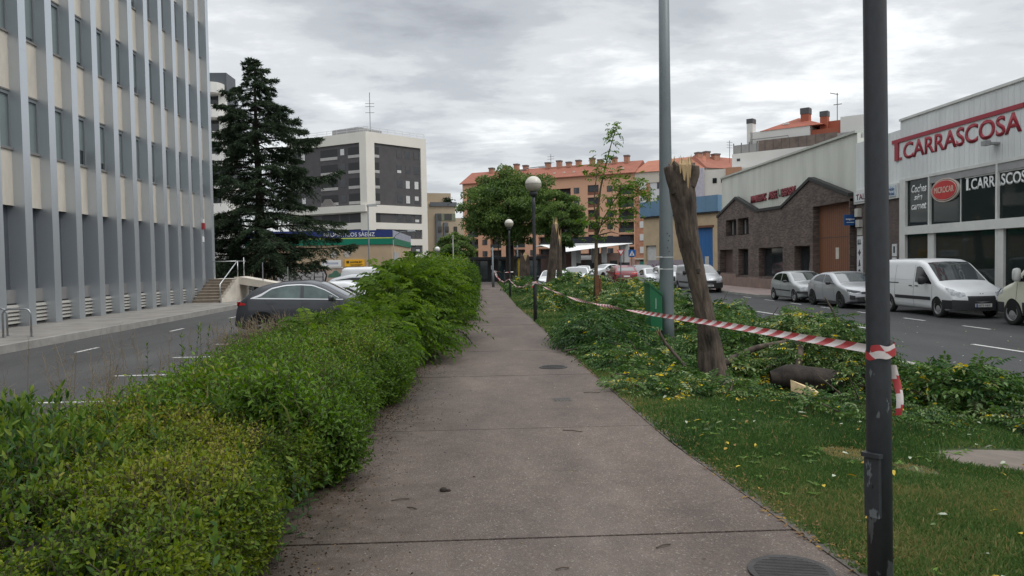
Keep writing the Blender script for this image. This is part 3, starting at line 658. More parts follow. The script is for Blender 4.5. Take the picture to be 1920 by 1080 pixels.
def apartment_beige():
    root = thing('apartment_block', (-22, 150, 0), 'eight storey apartment block with off-white frame and charcoal brick panels', 'building')
    W = mat('beige_render', (.74, .71, .64), .85, .06, .15); D = mat('charcoal_brick', (.085, .08, .083), .8, .14, .8); DK = mat('shadowed_recess', (.025, .025, .027), .6); GL = mat('far_window_pane', (.05, .055, .06), .15, .3, .5); SH = mat('white_blind', (.62, .62, .60), .6); BR = mat('balcony_front', (.42, .41, .39), .6)
    P0, P1, P2 = (-40, 161), (-22, 150), (-11, 160.6); H = 28
    P3 = (-29, 171.6)
    for nm, A, B, in (('l', P0, P1), ('r', P1, P2)):
        F = Face(A, B); L_ = F.len; wl = MB(); dk = MB()
        edge = (0.8, 1.55) if nm == 'l' else (2.0, 1.5)
        a, b = edge[0], L_ - edge[1]
        if nm == 'l': a, b = .8, L_ - 1.7
        holes = [(a, b, 13.8, 26.0)] + [(a, b, z, z + 1.9) for z in (10.3, 7.1, 3.9, .8)]
        holed(wl, F, 0, L_, 0, H, holes, .35, 0); wl.build('frame_wall', W, root, merge=True)
        for h in holes: dk.fbox(F, h[0], h[1], h[2], h[3], -.6, -.28)
        dk.build('brick_panel', D, root)
        rc = MB(); bf = MB(); zs = [13.9 + .25 + i * 3.05 for i in range(4)]
        if nm == 'l':
            rec = [(b - 3.1, b), (b - 10.4, b - 5.9)]
        else: rec = [(a, a + 1.3)]
        for z in zs:
            for u0, u1 in rec: rc.fbox(F, u0, u1, z + .2, z + 1.95, -.4, -.27); bf.fbox(F, u0, u1, z - .15, z + .42, -.4, -.2)
        for z in (10.3, 7.1, 3.9, .8):
            for u0, u1 in (rec if nm == 'l' else rec): rc.fbox(F, u0, u1, z + .02, z + 1.88, -.4, -.27)
            if nm == 'l': rc.fbox(F, b - 5.5, b - 3.3, z + .02, z + 1.88, -.4, -.265)
        explode(rc, 'recess', DK, root); explode(bf, 'balcony_front', BR, root)
        # windows
        zF = Face((0, 0), (1, 0)); proto = None
        cols = [b - 5.1, ] if nm == 'l' else [a + 7.0 * .82, a + 9.1 * .82, a + 11.3 * .82]
        cols = [b - 5.2, 1.6, 3.6] if nm == 'l' else [L_ * .50, L_ * .64, L_ * .79]
        for zi, z in enumerate(zs + [10.35, 7.15, 3.95, .85]):
            for ci, c in enumerate(cols):
                if nm == 'l' and zi > 3: continue
                k = MB(); k.fbox(zF, 0, 1.35, 0, 1.6, -.29, -.25, 0); 
                hh = random.choice([0, .5, .9, 1.25]); 
                if hh: k.fbox(zF, .1, 1.1, 1.6 - hh if random.random() < .4 else .02, 1.56 if random.random() < .4 else .02 + hh * .6, -.25, -.235, 1)
                o = k.build('window', [GL, SH if random.random() < .75 else D], root, local=True, loc=F.p(c, z + .25) - WLOC[root.name], rotz=F.ang)
    F = Face(P0, P1)
    MB().slab([P0, P1, P2, P3], H, H + .05).build('roof', W, root)
    r = MB()
    for A, B in ((P0, P1), (P1, P2)):
        Fq = Face(A, B)
        for i in range(9): r.tube([Fq.p(Fq.len * i / 8, H, -.6), Fq.p(Fq.len * i / 8, H + 1.05, -.6)], .035, 4)
        for z in (.6, 1.05): r.tube([Fq.p(0, H + z, -.6), Fq.p(Fq.len, H + z, -.6)], .035, 4)
    r.build('roof_railing', mat('thin_rail', (.5, .5, .5), .5), root)
    ph = MB().slab([(-30, 158), (-24, 154), (-20, 159), (-26, 163)], H, H + 1.6); ph.build('roof_housing', mat('housing_grey', (.25, .25, .26), .7), root)
    an = MB().tube([(-21.5, 153, H), (-21.5, 153, H + 8.2)], .07, 5)
    for z in (4.2, 5.4, 6): an.tube([(-22.4, 153, H + z), (-20.6, 153, H + z)], .05, 4)
    an.build('antenna', mat('antenna_metal', (.2, .2, .2), .5), root)
    # big terrace band
    MB().fbox(F, 0, F.len - .02, 12.4, 13.75, 0, .5).build('terrace', W, root)
    tr = MB().fpoly(F, [(9.0, 13.7), (13, 13.7), (11.6, 15.3), (10.4, 15.3)], -.2, .3); tr.build('awning', mat('awning_cloth', (.22, .2, .19), .9), root)
apartment_beige()

def tan_block():
    root = thing('apartment_block', (-8, 170, 0), 'tan stepped apartment block with grey balconies right of the off-white one', 'building')
    T = mat('tan_render', (.46, .37, .26), .85, .08, .2); G = mat('grey_bay', (.13, .14, .15), .6); GR = mat('green_bay', (.20, .22, .15), .7); DK = glassmat('tan_glass', (.04, .035, .03))
    F = Face((-11.9, 168), (-3.6, 170)); L_ = F.len
    w = MB(); w.fbox(F, 0, L_ - 1.9, 0, 15.2, -12, 0); w.fbox(F, L_ - 1.9, L_, 0, 12, -12, .02); w.fbox(F, 0, L_ - 2.6, 15.2, 17.6, -10, -1.2); w.build('wall', T, root)
    MB().fbox(F, 1, L_ - 1.6, 14.6, 15.5, .02, .3).build('terrace_rail', G, root)
    g = MB(); g.fbox(F, 2.2, 3.3, 2, 13, .02, .5); g.fbox(F, 3.9, 4.9, 1, 11, .02, .5); g.build('balcony_bay', G, root)
    MB().fbox(F, 3.4, L_ - 1.9, 11.4, 13, .02, .12).build('green_panel', GR, root)
    z0 = Face((0, 0), (1, 0)); pr = MB().fbox(z0, 0, .8, 0, 1.3, 0, .06)
    o = None
    for u, z in [(6.2, 2.8), (6.2, 5.8), (6.2, 8.8), (2.6, 2.8), (2.6, 5.8), (2.6, 8.8), (2.6, 11.5), (4.2, 5.8), (4.2, 8.8), (4.2, 11.6), (5.0, 11.6)]:
        loc = F.p(u, z, .03 if u > 5 else .52) - WLOC[root.name]
        if z > 11 and u > 4: loc = F.p(u, z, .14) - WLOC[root.name]
        if o is None: o = pr.build('window', DK, root, local=True, loc=loc, rotz=F.ang)
        else: dup(o, root, loc)
    p = Leaves(); n = 200; p.leaf(np.array(F.p(5.2, 15.6, -.6)) + rng.normal(0, .45, (n, 3)), rand_dirs(n, 0), rand_dirs(n), .5, .3, rng.uniform(0, 1, n)); 
    tag(p.build('roof_plant', leafmat('dark_leaf', [(0, (.012, .022, .008)), (1, (.035, .055, .018))])), 'dark shrub on the tan block roof terrace', 'plant')
    root = thing('brick_block', (-8, 250, 0), 'distant dull red brick block between the tan block and the tree', 'building')
    RB = mat('dull_red', (.25, .10, .07), .85, .15, .2); F = Face((-10, 250), (1, 250)); MB().fbox(F, 0, F.len, 0, 15, -10, 0).build('wall', RB, root)
    b = MB()
    for z in (2, 5, 8, 11): b.fbox(F, .5, 5, z, z + 1.5, 0, .1); b.fbox(F, 6, 10, z + .2, z + 1.4, 0, .1)
    b.build('window_band', DK, root); m = MB()
    for z in (1.6, 4.6, 7.6, 10.6): m.fbox(F, .4, 10.4, z - .5, z + .2, 0, .5)
    m.build('balcony', mat('pale_band', (.42, .33, .30), .8), root)
tan_block()

def tyre_shop():
    root = thing('tyre_shop', (-16, 85, 0), 'low tan tyre workshop with blue, yellow and green fascia below the off-white flats', 'shop')
    T = mat('tan_wall', (.45, .34, .225), .9, .1, .5); BL = mat('fascia_blue', (.018, .035, .16), .4, .05); GN = mat('fascia_green', (.0, .17, .10), .4, .05); YE = mat('fascia_yellow', (.55, .60, .10), .4)
    WH = mat('sign_white', (.75, .75, .74), .5, .03); SG = mat('side_sign_grey', (.33, .35, .42), .5, .15, 1)
    F = Face((-26, 85), (-9.85, 85)); L_ = F.len
    MB().box(-26, -9.85, 85, 108, 0, 4.4).build('wall', T, root); MB().box(-26, -9.85, 85.02, 108, 4.4, 5.2).build('roof', T, root)
    MB().fbox(F, 0, L_ + .12, 4.25, 4.92, 0, .12).build('green_fascia', GN, root); MB().fbox(F, 0, L_ + .12, 4.92, 5.03, 0, .13).build('yellow_band', YE, root); MB().fbox(F, 0, L_ + .12, 5.03, 5.85, 0, .12).build('blue_fascia', BL, root)
    G = Face((-9.85, 85), (-9.85, 108))
    MB().fbox(G, .0, 22, 4.25, 5.0, 0, .12).build('green_fascia', GN, root); MB().fbox(G, .1, 22, 5.0, 5.85, 0, .12).build('side_board', SG, root)
    MB().fbox(G, 2, 6, 1.0, 3.4, 0, .1).build('side_window', mat('side_window_pale', (.5, .52, .52), .3), root)
    t = text_mesh('lettering', 'NEUM\u00c1TICOS S\u00c1ENZ', mat('letter_white', (.85, .85, .85), .5), fM(F, 8.7, 5.17, .13), 5.6, .55, root, .0)
    for u in (9.75, 11.2):
        r = MB(); pts = [(u + .40 * math.cos(a), 3.22 + .40 * math.sin(a)) for a in np.linspace(0, 2 * math.pi, 20)[:-1]]; r.fpoly(F, pts, 0, .03); r.build('round_vent', mat('vent_pale', (.48, .43, .38), .8), root)
        c = MB(); c.fbox(F, u - .03, u + .03, 2.87, 3.57, .03, .06); c.fbox(F, u - .35, u + .35, 3.19, 3.25, .03, .05); c.build('vent_cross', mat('vent_bar', (.56, .54, .52), .8), root)
    def sign(name, label, u0, u1, z0, z1, m, txt, tm):
        o = thing(name, F.p(u0, z0, 0), label, 'sign'); MB().fbox(F, u0, u1, z0, z1, 0, .12).build('board', m, o)
        for i, (s, x, z, h, w) in enumerate(txt): text_mesh('lettering', s, tm, fM(F, u0 + x, z0 + z, .125), w, h, o, .02)
    sign('shop_sign', 'white sign board on the tan tyre shop wall left of the yellow one', 8.3, 10.5, 1.85, 2.6, WH, [], None)
    k = thing('shop_sign', F.p(10.9, 1.9, 0), 'yellow sign board with dark lettering on the tan tyre shop wall', 'sign'); MB().fbox(F, 10.9, 13.1, 1.85, 2.62, 0, .12).build('board', mat('sign_yellow', (.80, .42, .01), .5), k)
    blk = mat('sign_dark', (.06, .04, .02), .6); b = MB(); b.fbox(F, 11.1, 11.4, 2.22, 2.48, .121, .14); b.fbox(F, 11.5, 12.9, 2.02, 2.07, .121, .14); b.fbox(F, 11.6, 12.7, 1.92, 1.95, .121, .14); b.build('logo', blk, k)
    for i, s in enumerate('uomasr'): b = text_mesh('lettering', s, blk, fM(F, 11.52 + i * .23, 2.22, .125), .19, .22, k, .02)
    MB().fbox(F, 8.9, 10.2, 2.12, 2.34, .121, .13).build('faded_lettering', mat('faded_blue', (.42, .46, .55), .6), bpy.data.objects['shop_sign'])
    # forecourt wall with graffiti
    w = thing('graffiti_wall', (-18, 76, 0), 'tan boundary wall with bubble letter graffiti behind the parked cars', 'wall')
    Wf = Face((-20.3, 76), (-7, 77)); MB().fbox(Wf, 0, Wf.len, 0, 1.72, -.25, 0).build('panel', mat('wall_tan_pink', (.43, .32, .25), .9, .2, 1.5), w); MB().fbox(Wf, 0, 6.5, 1.72, 1.84, -.3, .05).build('coping', mat('coping_pale', (.55, .52, .48), .8), w)
    grey = mat('graffiti_silver', (.40, .38, .38), .6, .1, 2); black = mat('graffiti_black', (.02, .02, .022), .6)
    MB().fpoly(Wf, [(.1, 0.129), (.0, 0.86), (.2, 1.42), (1.0, 1.5), (1.6, 1.33), (2.2, 1.5), (3.0, 1.38), (3.8, 1.5), (4.8, 1.55), (5.0, 1.03), (4.8, 0.301), (4.0, 0.086), (3.2, 0.258), (2.4, 0.0688), (1.5, 0.258), (.8, 0.086)], 0, .008).build('graffiti_outline', black, w)
    MB().fpoly(Wf, [(.2, 0.301), (.12, 0.86), (.3, 1.33), (1.0, 1.39), (1.6, 1.25), (2.2, 1.39), (3.0, 1.29), (3.8, 1.39), (4.65, 1.42), (4.85, 1.03), (4.65, 0.43), (4.0, 0.241), (3.2, 0.413), (2.4, 0.224), (1.5, 0.413), (.8, 0.241)], 0, .012).build('graffiti_fill', grey, w)
    text_mesh('lettering', 'GASH', black, fM(Wf, .32, .48, .013), 4.3, .80, w, -.02)
    gn = mat('graffiti_green', (.07, .16, .11), .7, .2, 2)
    for u in (5.8, 7.0, 8.4, 9.6, 11): MB().fpoly(Wf, [(u + .75 * math.cos(a), .8 + .75 * abs(math.sin(a)) * (.8 + .2 * math.sin(5 * a))) if i < 10 else (u, .4) for i, a in enumerate(np.linspace(0, math.pi, 10))], 0, .01).build('graffiti_scrawl', gn, w)
    # dark entrance fence under the cedar
    f = thing('boundary_fence', (-24, 64, 0), 'dark slatted fence in the shade beneath the cedar', 'fence')
    k = MB(); 
    for x in np.arange(-26.5, -17.2, .16): k.box(x, x + .11, 63.95, 64.0, .05, 2.3)
    k.build('slats', mat('dark_fence', (.03, .032, .034), .7), f); k = MB()
    for x in np.arange(-26.5, -17, 2.3): k.box(x, x + .09, 64.0, 64.09, 0, 2.4)
    k.build('post', mat('dark_fence', (.03, .032, .034), .7), f)
tyre_shop()
# ---------------------------------------------------------------- buildings, right side
FX = 18.5
def RU(y): return 58.0 - y          # position along the right-hand facade line measured from its far end
RF = Face((FX, 58.0), (FX, 10.0))
WH_SHEET = corrmat('white_sheet', (.72, .74, .74), .3, .5, 1, depth=.02); GREEN_SHEET = corrmat('pale_green_sheet', (.64, .65, .585), .33, .5, 1, depth=.012)
DARKGL = glassmat('shop_glass', (.012, .018, .018), .05)
WFRAME = mat('white_frame', (.62, .63, .60), .5, .08, 2); BLACKM = mat('black_flashing', (.02, .02, .02), .6)
def brick_warehouse():
    root = thing('brick_warehouse', (FX, 47, 0), 'brown brick warehouse with zigzag gable line under pale green sheet cladding', 'warehouse')
    BRK = brickmat('brown_brick', (.075, .055, .048), (.165, .125, .108), (.10, .085, .076), 1, .26, .075)
    F = Face((FX, 57.7), (FX, 36.75)); U = lambda y: 57.7 - y; L_ = F.len
    c = MB(); c.box(FX + .3, FX + 24, 36.75, 57.7, 0, 7.9); c.fbox(F, 0, L_, 4.9, 8.15, -.3, -.12); c.build('cladding', GREEN_SHEET, root)
    MB().fbox(F, -.05, L_, 8.15, 8.27, -.5, .0).build('roof_edge', mat('roof_edge_metal', (.45, .47, .42), .5), root)
    b = MB(); holes = [(U(55.7), U(53.4), 3.7, 4.88), (U(53.05), U(50.9), 3.68, 4.86), (U(57.2), U(54.2), 1.0, 2.72), (U(53.0), U(51.0), .85, 2.72), (U(49.05), U(45.1), .85, 2.72), (U(43.4), U(41.3), .85, 2.72), (U(40.95), U(36.85), .05, 4.82)]
    holed(b, F, 0, L_, 0, 4.93, holes, .5, .25)
    b.fbox(F, -.01, .0, 0, 4.93, -.2, .25)
    zz = [(57.7, 5.2), (53.46, 6.3), (49.45, 5.12), (45.25, 5.06), (41.28, 6.33), (36.75, 5.05)]
    b.fpoly(F, [(U(y), z) for y, z in zz] + [(L_, 4.93), (0, 4.93)], -.1, .25)
    b.build('brick_front', BRK, root, merge=True)
    f = MB()
    for (y0, z0), (y1, z1) in zip(zz[:-1], zz[1:]):
        s_ = (z1 - z0) / (y0 - y1); nx, nz = -s_ / math.hypot(1, s_), 1 / math.hypot(1, s_)
        f.fpoly(F, [(U(y0), z0 - .02), (U(y1), z1 - .02), (U(y1), z1 + .16), (U(y0), z0 + .16)], .0, .33)
    f.build('gable_flashing', BLACKM, root)
    FRM = mat('brown_frame', (.06, .05, .048), .5); 
    for i, h in enumerate(holes[:6]):
        u0, u1, z0, z1 = h; k = MB(); k.fbox(F, u0, u1, z0, z0 + .06, -.2, -.12); k.fbox(F, u0, u1, z1 - .06, z1, -.2, -.12)
        nm = 3 if i < 2 else 1
        for q in range(nm + 1): x = u0 + (u1 - u0 - .06) * q / nm; k.fbox(F, x, x + .06, z0 + .06, z1 - .06, -.2, -.12)
        if i == 2:
            o = MB().fbox(F, u0, u1, z0, z1, -.24, -.2).build('closed_shutter', mat('brown_shutter', (.09, .06, .055), .7), root); continue
        o = k.build('window', FRM, root); MB().fbox(F, u0, u1, z0, z1, -.24, -.19).build('pane', glassmat('warehouse_glass', (.025, .032, .035), .08, .6, .9), o)
        if i < 2:
            cu = MB()
            for q in range(4): x = u0 + .15 + q * (u1 - u0 - .3) / 4; cu.fbox(F, x, x + (.28 if q % 2 == 0 else .16), z0 + .1, z1 - .1, -.19, -.185)
            cu.build('curtain', mat('grey_curtain', (.24, .24, .23), .9, .25, 3), o)
    pl = MB(); pl.fbox(F, 0, U(53.1), .05, .95, .25, .42); pl.fbox(F, U(51.0), U(49.05), .05, .8, .25, .30); pl.fbox(F, U(53.1), U(41.1), .05, .72, .25, .45); pl.build('plinth', mat('brick_plinth', (.23, .165, .14), .9, .18, 2), root)
    DOOR = corrmat('rust_brown_door', (.20, .085, .045), .22, .6, 1, depth=.02)
    d = MB().fbox(F, U(40.95), U(36.85), .05, 4.82, -.2, -.12).build('garage_door', DOOR, root)
    MB().fbox(F, U(40.95), U(36.85), 3.08, 3.11, -.119, -.11).build('panel_seam', FRM, d); MB().fbox(F, U(39.0), U(38.65), 1.95, 2.55, -.119, -.1).build('notice', mat('notice_pale', (.55, .52, .45), .7), d)
    t = thing('wall_lettering', F.p(U(47), 5.8, -.1), 'faded red lettering high on the pale green cladding of the brick warehouse', 'lettering')
    red = mat('faded_red_letter', (.22, .035, .045), .6, .2, 3); gre = mat('faded_grey_letter', (.20, .21, .17), .7)
    # worn letters: the words can no longer be read, only blocks of strokes
    for s, y, w in (('HANUBBBAC', 51.3, 2.75), ('ABSE', 48.15, 1.45), ('BBRBV', 45.95, 1.95)):
        text_mesh('letters', s, red, fM(F, U(y), 5.79, -.115), w, .5, t, .022, depth=.08)
    text_mesh('letters', 'L,', gre, fM(F, U(46.6), 5.83, -.115), .32, .5, t, .01, depth=.08); text_mesh('letters', 'l', gre, fM(F, U(46.15), 5.83, -.115), .07, .45, t, .0, depth=.08)
brick_warehouse()

def small_sign(name, label, F, u0, u1, z0, z1, d0, d1, m, cat='sign'):
    o = thing(name, F.p((u0 + u1) / 2, z0, d0), label, cat); MB().fbox(F, u0, u1, z0, z1, d0, d1).build('board', m, o); return o

def garage_unit():
    root = thing('garage_unit', (FX, 34.6, 0), 'narrow workshop unit with white fascia and half open grey roller shutter beside the showroom', 'workshop')
    U = RU; GB = brickmat('grey_brown_brick', (.10, .075, .068), (.13, .10, .09), (.08, .07, .065))
    MB().box(FX + .4, FX + 20, 32.7, 36.7, 0, 7.4).fbox(RF, U(36.68), U(32.72), 5.28, 7.6, -.4, -.02).build('cladding', WH_SHEET, root)
    w = MB(); w.fbox(RF, U(36.68), U(35.2), 0, 4.62, -.4, .0); w.fbox(RF, U(33.65), U(32.72), 0, 4.62, -.4, 0); w.build('brick_pier', GB, root)
    MB().fbox(RF, U(36.68), U(32.72), 4.62, 5.28, -.4, .10).build('fascia', WFRAME, root)
    sh = MB()
    for i in range(13): sh.fbox(RF, U(35.2), U(33.65), 2.75 + i * .135, 2.75 + i * .135 + .12, -.2, -.12)
    sh.build('roller_shutter', mat('shutter_grey', (.42, .44, .43), .5, .06), root); MB().fbox(RF, U(35.2), U(33.65), 0, 4.62, -.4, -.3).build('dark_interior', mat('interior_black', (.012, .012, .014), .9), root)
    MB().fbox(RF, U(35.2), U(33.65), 4.4, 4.61, -.3, .05).build('shutter_box', WFRAME, root)
    s = small_sign('fascia_sign', 'white fascia sign reading TALL beside the dark pole', RF, U(36.5), U(35.1), 4.72, 5.18, .10, .14, mat('sign_white_b', (.66, .67, .68), .5))
    text_mesh('lettering', 'TALLERES', mat('sign_maroon', (.16, .03, .05), .5), fM(RF, U(36.35), 4.80, .141), 2.1, .28, s, .01)
    s = small_sign('fascia_sign', 'pale blue fascia sign over the grey roller shutter', RF, U(34.0), U(32.85), 4.72, 5.2, .10, .14, mat('sign_pale_blue', (.50, .58, .64), .5))
    text_mesh('lettering', 'Servicio', mat('sign_blue', (.04, .09, .25), .5), fM(RF, U(33.6), 4.98, .141), .65, .15, s, .01); text_mesh('lettering', 'Oficial', mat('sign_blue', (.04, .09, .25), .5), fM(RF, U(33.65), 4.78, .141), .7, .14, s, .01)
    b = small_sign('projecting_sign', 'blue projecting sign bracketed beside the rust brown garage door', Face((17.9, 36.6), (18.46, 36.6)), 0, .56, 3.6, 4.13, -.12, 0, mat('sign_board_blue', (.012, .07, .22), .45))
    text_mesh('lettering', 'oxigeno', mat('letter_white', (.85, .85, .85), .5), fM(Face((17.9, 36.6), (18.46, 36.6)), .07, 3.84, .0), .42, .11, b, .02); MB().fbox(Face((17.9, 36.6), (18.46, 36.6)), .1, .48, 3.74, 3.765, 0, .01).build('subtitle', mat('letter_white', (.85, .85, .85), .5), b)
    MB().box(18.4, 18.62, 36.6, 36.68, 3.6, 3.66).box(18.4, 18.62, 36.6, 36.68, 4.02, 4.08).build('bracket', BLACKM, b)
    v = small_sign('totem_sign', 'tall white sign strip with four small dark emblems on the brick pier', RF, U(36.45), U(35.95), 1.0, 3.05, .0, .05, mat('sign_white_b', (.66, .67, .68), .5))
    em = mat('emblem_dark', (.05, .055, .07), .5)
    e = MB(); e.fbox(RF, U(36.38), U(36.05), 2.65, 2.72, .05, .06); e.fbox(RF, U(36.36), U(36.28), 2.72, 2.9, .05, .06); e.fbox(RF, U(36.18), U(36.1), 2.72, 2.9, .05, .06); e.build('emblem', em, v)
    cu = U(36.2)
    MB().fpoly(RF, [(cu - .12, 2.25), (cu, 2.1), (cu + .12, 2.25), (cu, 2.42)], .05, .06).build('emblem', em, v); MB().fpoly(RF, [(cu - .1, 1.6), (cu + .1, 1.6), (cu + .03, 1.9), (cu - .03, 1.9)], .05, .06).build('emblem', em, v)
    MB().fpoly(RF, [(cu + .13 * math.cos(a), 1.3 + .15 * math.sin(a)) for a in np.linspace(0, 6.28, 9)[:-1]], .05, .06).build('emblem', em, v)
    k = MB(); k.fbox(RF, U(36.4), U(36.1), 4.0, 4.4, .0, .2); k.fbox(RF, U(36.35), U(36.0), 3.5, 3.85, .0, .18); k.fbox(RF, U(36.45), U(36.0), 3.1, 3.45, .0, .04)
    tag(k.build('meter_box', mat('meter_grey', (.48, .47, .43), .6)), 'stack of pale meter boxes on the pier above the white emblem strip', 'utility box')
    n = small_sign('notice_board', 'small white notices on the brick pier left of the showroom', RF, U(33.3), U(32.95), 2.05, 2.6, 0, .04, mat('sign_white_b', (.66, .67, .68), .5)); MB().fbox(RF, U(33.3), U(32.98), 1.7, 2.0, 0, .04).build('lower_board', mat('sign_white_b', (.66, .67, .68), .5), n); MB().fbox(RF, U(33.2), U(33.05), 2.2, 2.5, .04, .045).build('print', em, n)
garage_unit()

def showroom():
    root = thing('car_showroom', (FX, 26, 0), 'white corrugated car showroom with large dark glass windows', 'showroom')
    U = RU; y0, y1 = 32.7, 12.0
    c = MB(); c.box(FX + 6, FX + 24, y1, y0, 0, 7.8); c.fbox(RF, U(y0), U(y1), 5.40, 7.95, -.4, 0); c.box(FX, FX + 6, y0 - .25, y0 - .0, 0, 5.4); c.build('cladding', WH_SHEET, root)
    MB().fbox(RF, U(y0) - .02, U(y1), 7.95, 8.05, -6, .06).build('roof', WFRAME, root)
    fr = MB()
    for a, b in ((y0, 32.25), (12.25, 12.0)): fr.fbox(RF, U(a), U(b), 0, 5.4, -.25, .05)
    fr.fbox(RF, U(32.25), U(12.25), 5.30, 5.42, -.2, .03); fr.fbox(RF, U(32.25), U(12.25), 2.98, 3.33, -.3, .12); fr.fbox(RF, U(32.25), U(12.25), 0, .45, -.2, .05)
    for y in (30.6,): fr.fbox(RF, U(y), U(y - .09), .45, 5.3, -.12, .03)
    for y in (26.5, 22.2, 17.9): fr.fbox(RF, U(y), U(y - .1), .45, 5.3, -.12, .03); fr.fbox(RF, U(y + .0), U(y - .42), .45, 2.98, -.3, .02)
    for y in (28.6, 24.3, 20): fr.fbox(RF, U(y), U(y - .04), 3.33, 5.1, -.1, -.04)
    fr.fbox(RF, U(30.6), U(30.2), .45, 2.98, -.3, .02)
    fr.build('window_frame', WFRAME, root)
    MB().fbox(RF, U(30.5), U(26.55), 5.02, 5.30, -.12, .0).fbox(RF, U(26.4), U(12.25), 5.02, 5.30, -.12, .0).build('sun_blind', mat('blind_grey', (.30, .30, .30), .7), root)
    # real glass in front of a dim interior
    m, N, L, b = base_mat('showroom_glazing'); b.inputs['Base Color'].default_value = (.02, .03, .028, 1); b.inputs['Roughness'].default_value = .03; b.inputs['Alpha'].default_value = .74; b.inputs['Specular IOR Level'].default_value = .32
    for a, c_ in ((32.25, 30.6), (30.5, 26.5), (26.4, 22.2), (22.1, 17.9), (17.8, 12.25)):
        o = MB().fbox(RF, U(a), U(c_), 3.33, 5.3, -.09, -.07).build('upper_pane', m, root); o = MB().fbox(RF, U(a), U(c_), .45, 2.98, -.09, -.07).build('lower_pane', m, root)
    i = MB(); DKW = mat('showroom_interior', (.055, .055, .052), .8, .3, .6)
    i.box(FX + .3, FX + 6, y1, y0 - .3, .02, .06); i.box(FX + .3, FX + 6, y1, y0 - .3, 3.05, 3.2); i.box(FX + 5.8, FX + 5.95, y1, y0 - .3, .06, 5.3); i.box(FX + .3, FX + 6, y1, y0 - .3, 5.3, 5.4); i.build('interior', DKW, root)
    d = MB(); d.box(FX + 2, FX + 3.2, 27.2, 28.4, .1, 1.7); d.box(FX + 1.5, FX + 1.6, 27.0, 27.6, 1.4, 2.4); d.build('display', mat('display_blue', (.05, .08, .2), .5), root)
    d = MB()
    for y in (31.6, 29.4, 25, 23.5): d.box(FX + 4.5, FX + 4.7, y - .35, y + .35, .3, 2.2)
    d.build('display_panel', mat('display_red', (.22, .06, .03), .6), root)
    d = MB(); d.box(FX + 3, FX + 4.6, 23.0, 26.0, 3.2, 4.4); d.box(FX + 3.5, FX + 4, 19, 21, 3.2, 4.6); d.build('upper_store', mat('store_pale', (.35, .35, .35), .8), root)
    lf = MB().fbox(RF, U(26.62), U(26.3), 6.0, 6.06, .0, .35).fbox(RF, U(26.6), U(26.35), 5.95, 6.12, .3, .5); t = thing('floodlight', RF.p(U(26.5), 6, 0), 'small grey floodlight on the white showroom cladding under the red sign', 'lamp'); lf.build('housing', mat('flood_grey', (.3, .3, .3), .5), t)
    # the red wall sign
    RED = mat('sign_red', (.33, .022, .04), .5, .08, 1)
    s = thing('wall_sign', RF.p(U(29), 6.3, 0), 'large red T.CARRASCOSA wall sign with a long red bar on white cladding', 'sign')
    MB().fbox(RF, U(33.32), U(25.1), 7.04, 7.20, .0, .05).build('bar', RED, s); MB().fbox(RF, U(33.1), U(32.82), 6.27, 7.04, .0, .05).build('stem', RED, s); MB().fbox(RF, U(32.72), U(32.58), 6.27, 6.38, 0, .05).build('dot', RED, s)
    text_mesh('lettering', 'CARRASCOSA', RED, fM(RF, U(32.45), 6.25, .0), 32.45 - 25.22, .72, s, .022, depth=.02)
    WT = mat('letter_white', (.85, .85, .85), .5)
    s = thing('window_sign', RF.p(U(27), 4.5, 0), 'white T.CARRASCOSA window lettering with a white bar on dark glass', 'sign')
    MB().fbox(RF, U(28.35), U(24.5), 4.97, 5.04, -.066, -.06).build('bar', WT, s); MB().fbox(RF, U(28.27), U(28.14), 4.52, 4.97, -.066, -.06).build('stem', WT, s); MB().fbox(RF, U(28.1), U(28.03), 4.52, 4.58, -.066, -.06).build('dot', WT, s)
    text_mesh('lettering', 'CARRASCOSA', WT, fM(RF, U(27.98), 4.51, -.066), 3.25, .42, s, .022, depth=.006)
    s = thing('window_sign', RF.p(U(31.4), 4.5, 0), 'white italic Coches sin carnet lettering on the narrow dark window', 'sign')
    for tx, y, z, w, h in (('Coches', 31.95, 4.74, 1.1, .34), ('sin', 31.75, 4.42, .6, .25), ('carnet', 31.95, 4.02, 1.1, .27)): text_mesh('lettering', tx, WT, fM(RF, U(y), z, -.066), w, h, s, .02, .25, depth=.006)
    s = thing('oval_sign', RF.p(U(29.45), 4.65, 0), 'red oval MICROCAR sign with white rim on the dark upper window', 'sign')
    ov = lambda rx, rz: [(U(29.5) + rx * math.cos(a), 4.66 + rz * math.sin(a)) for a in np.linspace(0, 2 * math.pi, 41)[:-1]]
    MB().fpoly(RF, ov(.88, .47), -.066, .02).build('rim', mat('oval_rim', (.6, .57, .5), .5), s); MB().fpoly(RF, ov(.83, .43), .02, .03).build('inner_rim', mat('oval_inner', (.25, .02, .02), .5), s); MB().fpoly(RF, ov(.80, .405), .03, .035).build('ring', mat('oval_rim', (.6, .57, .5), .5), s); MB().fpoly(RF, ov(.76, .375), .035, .05).build('panel', mat('oval_red', (.5, .02, .02), .35), s)
    text_mesh('lettering', 'MICROCAR', mat('oval_letter', (.62, .58, .48), .5), fM(RF, U(30.13), 4.56, .05), 1.26, .24, s, .0, depth=.006)
showroom()

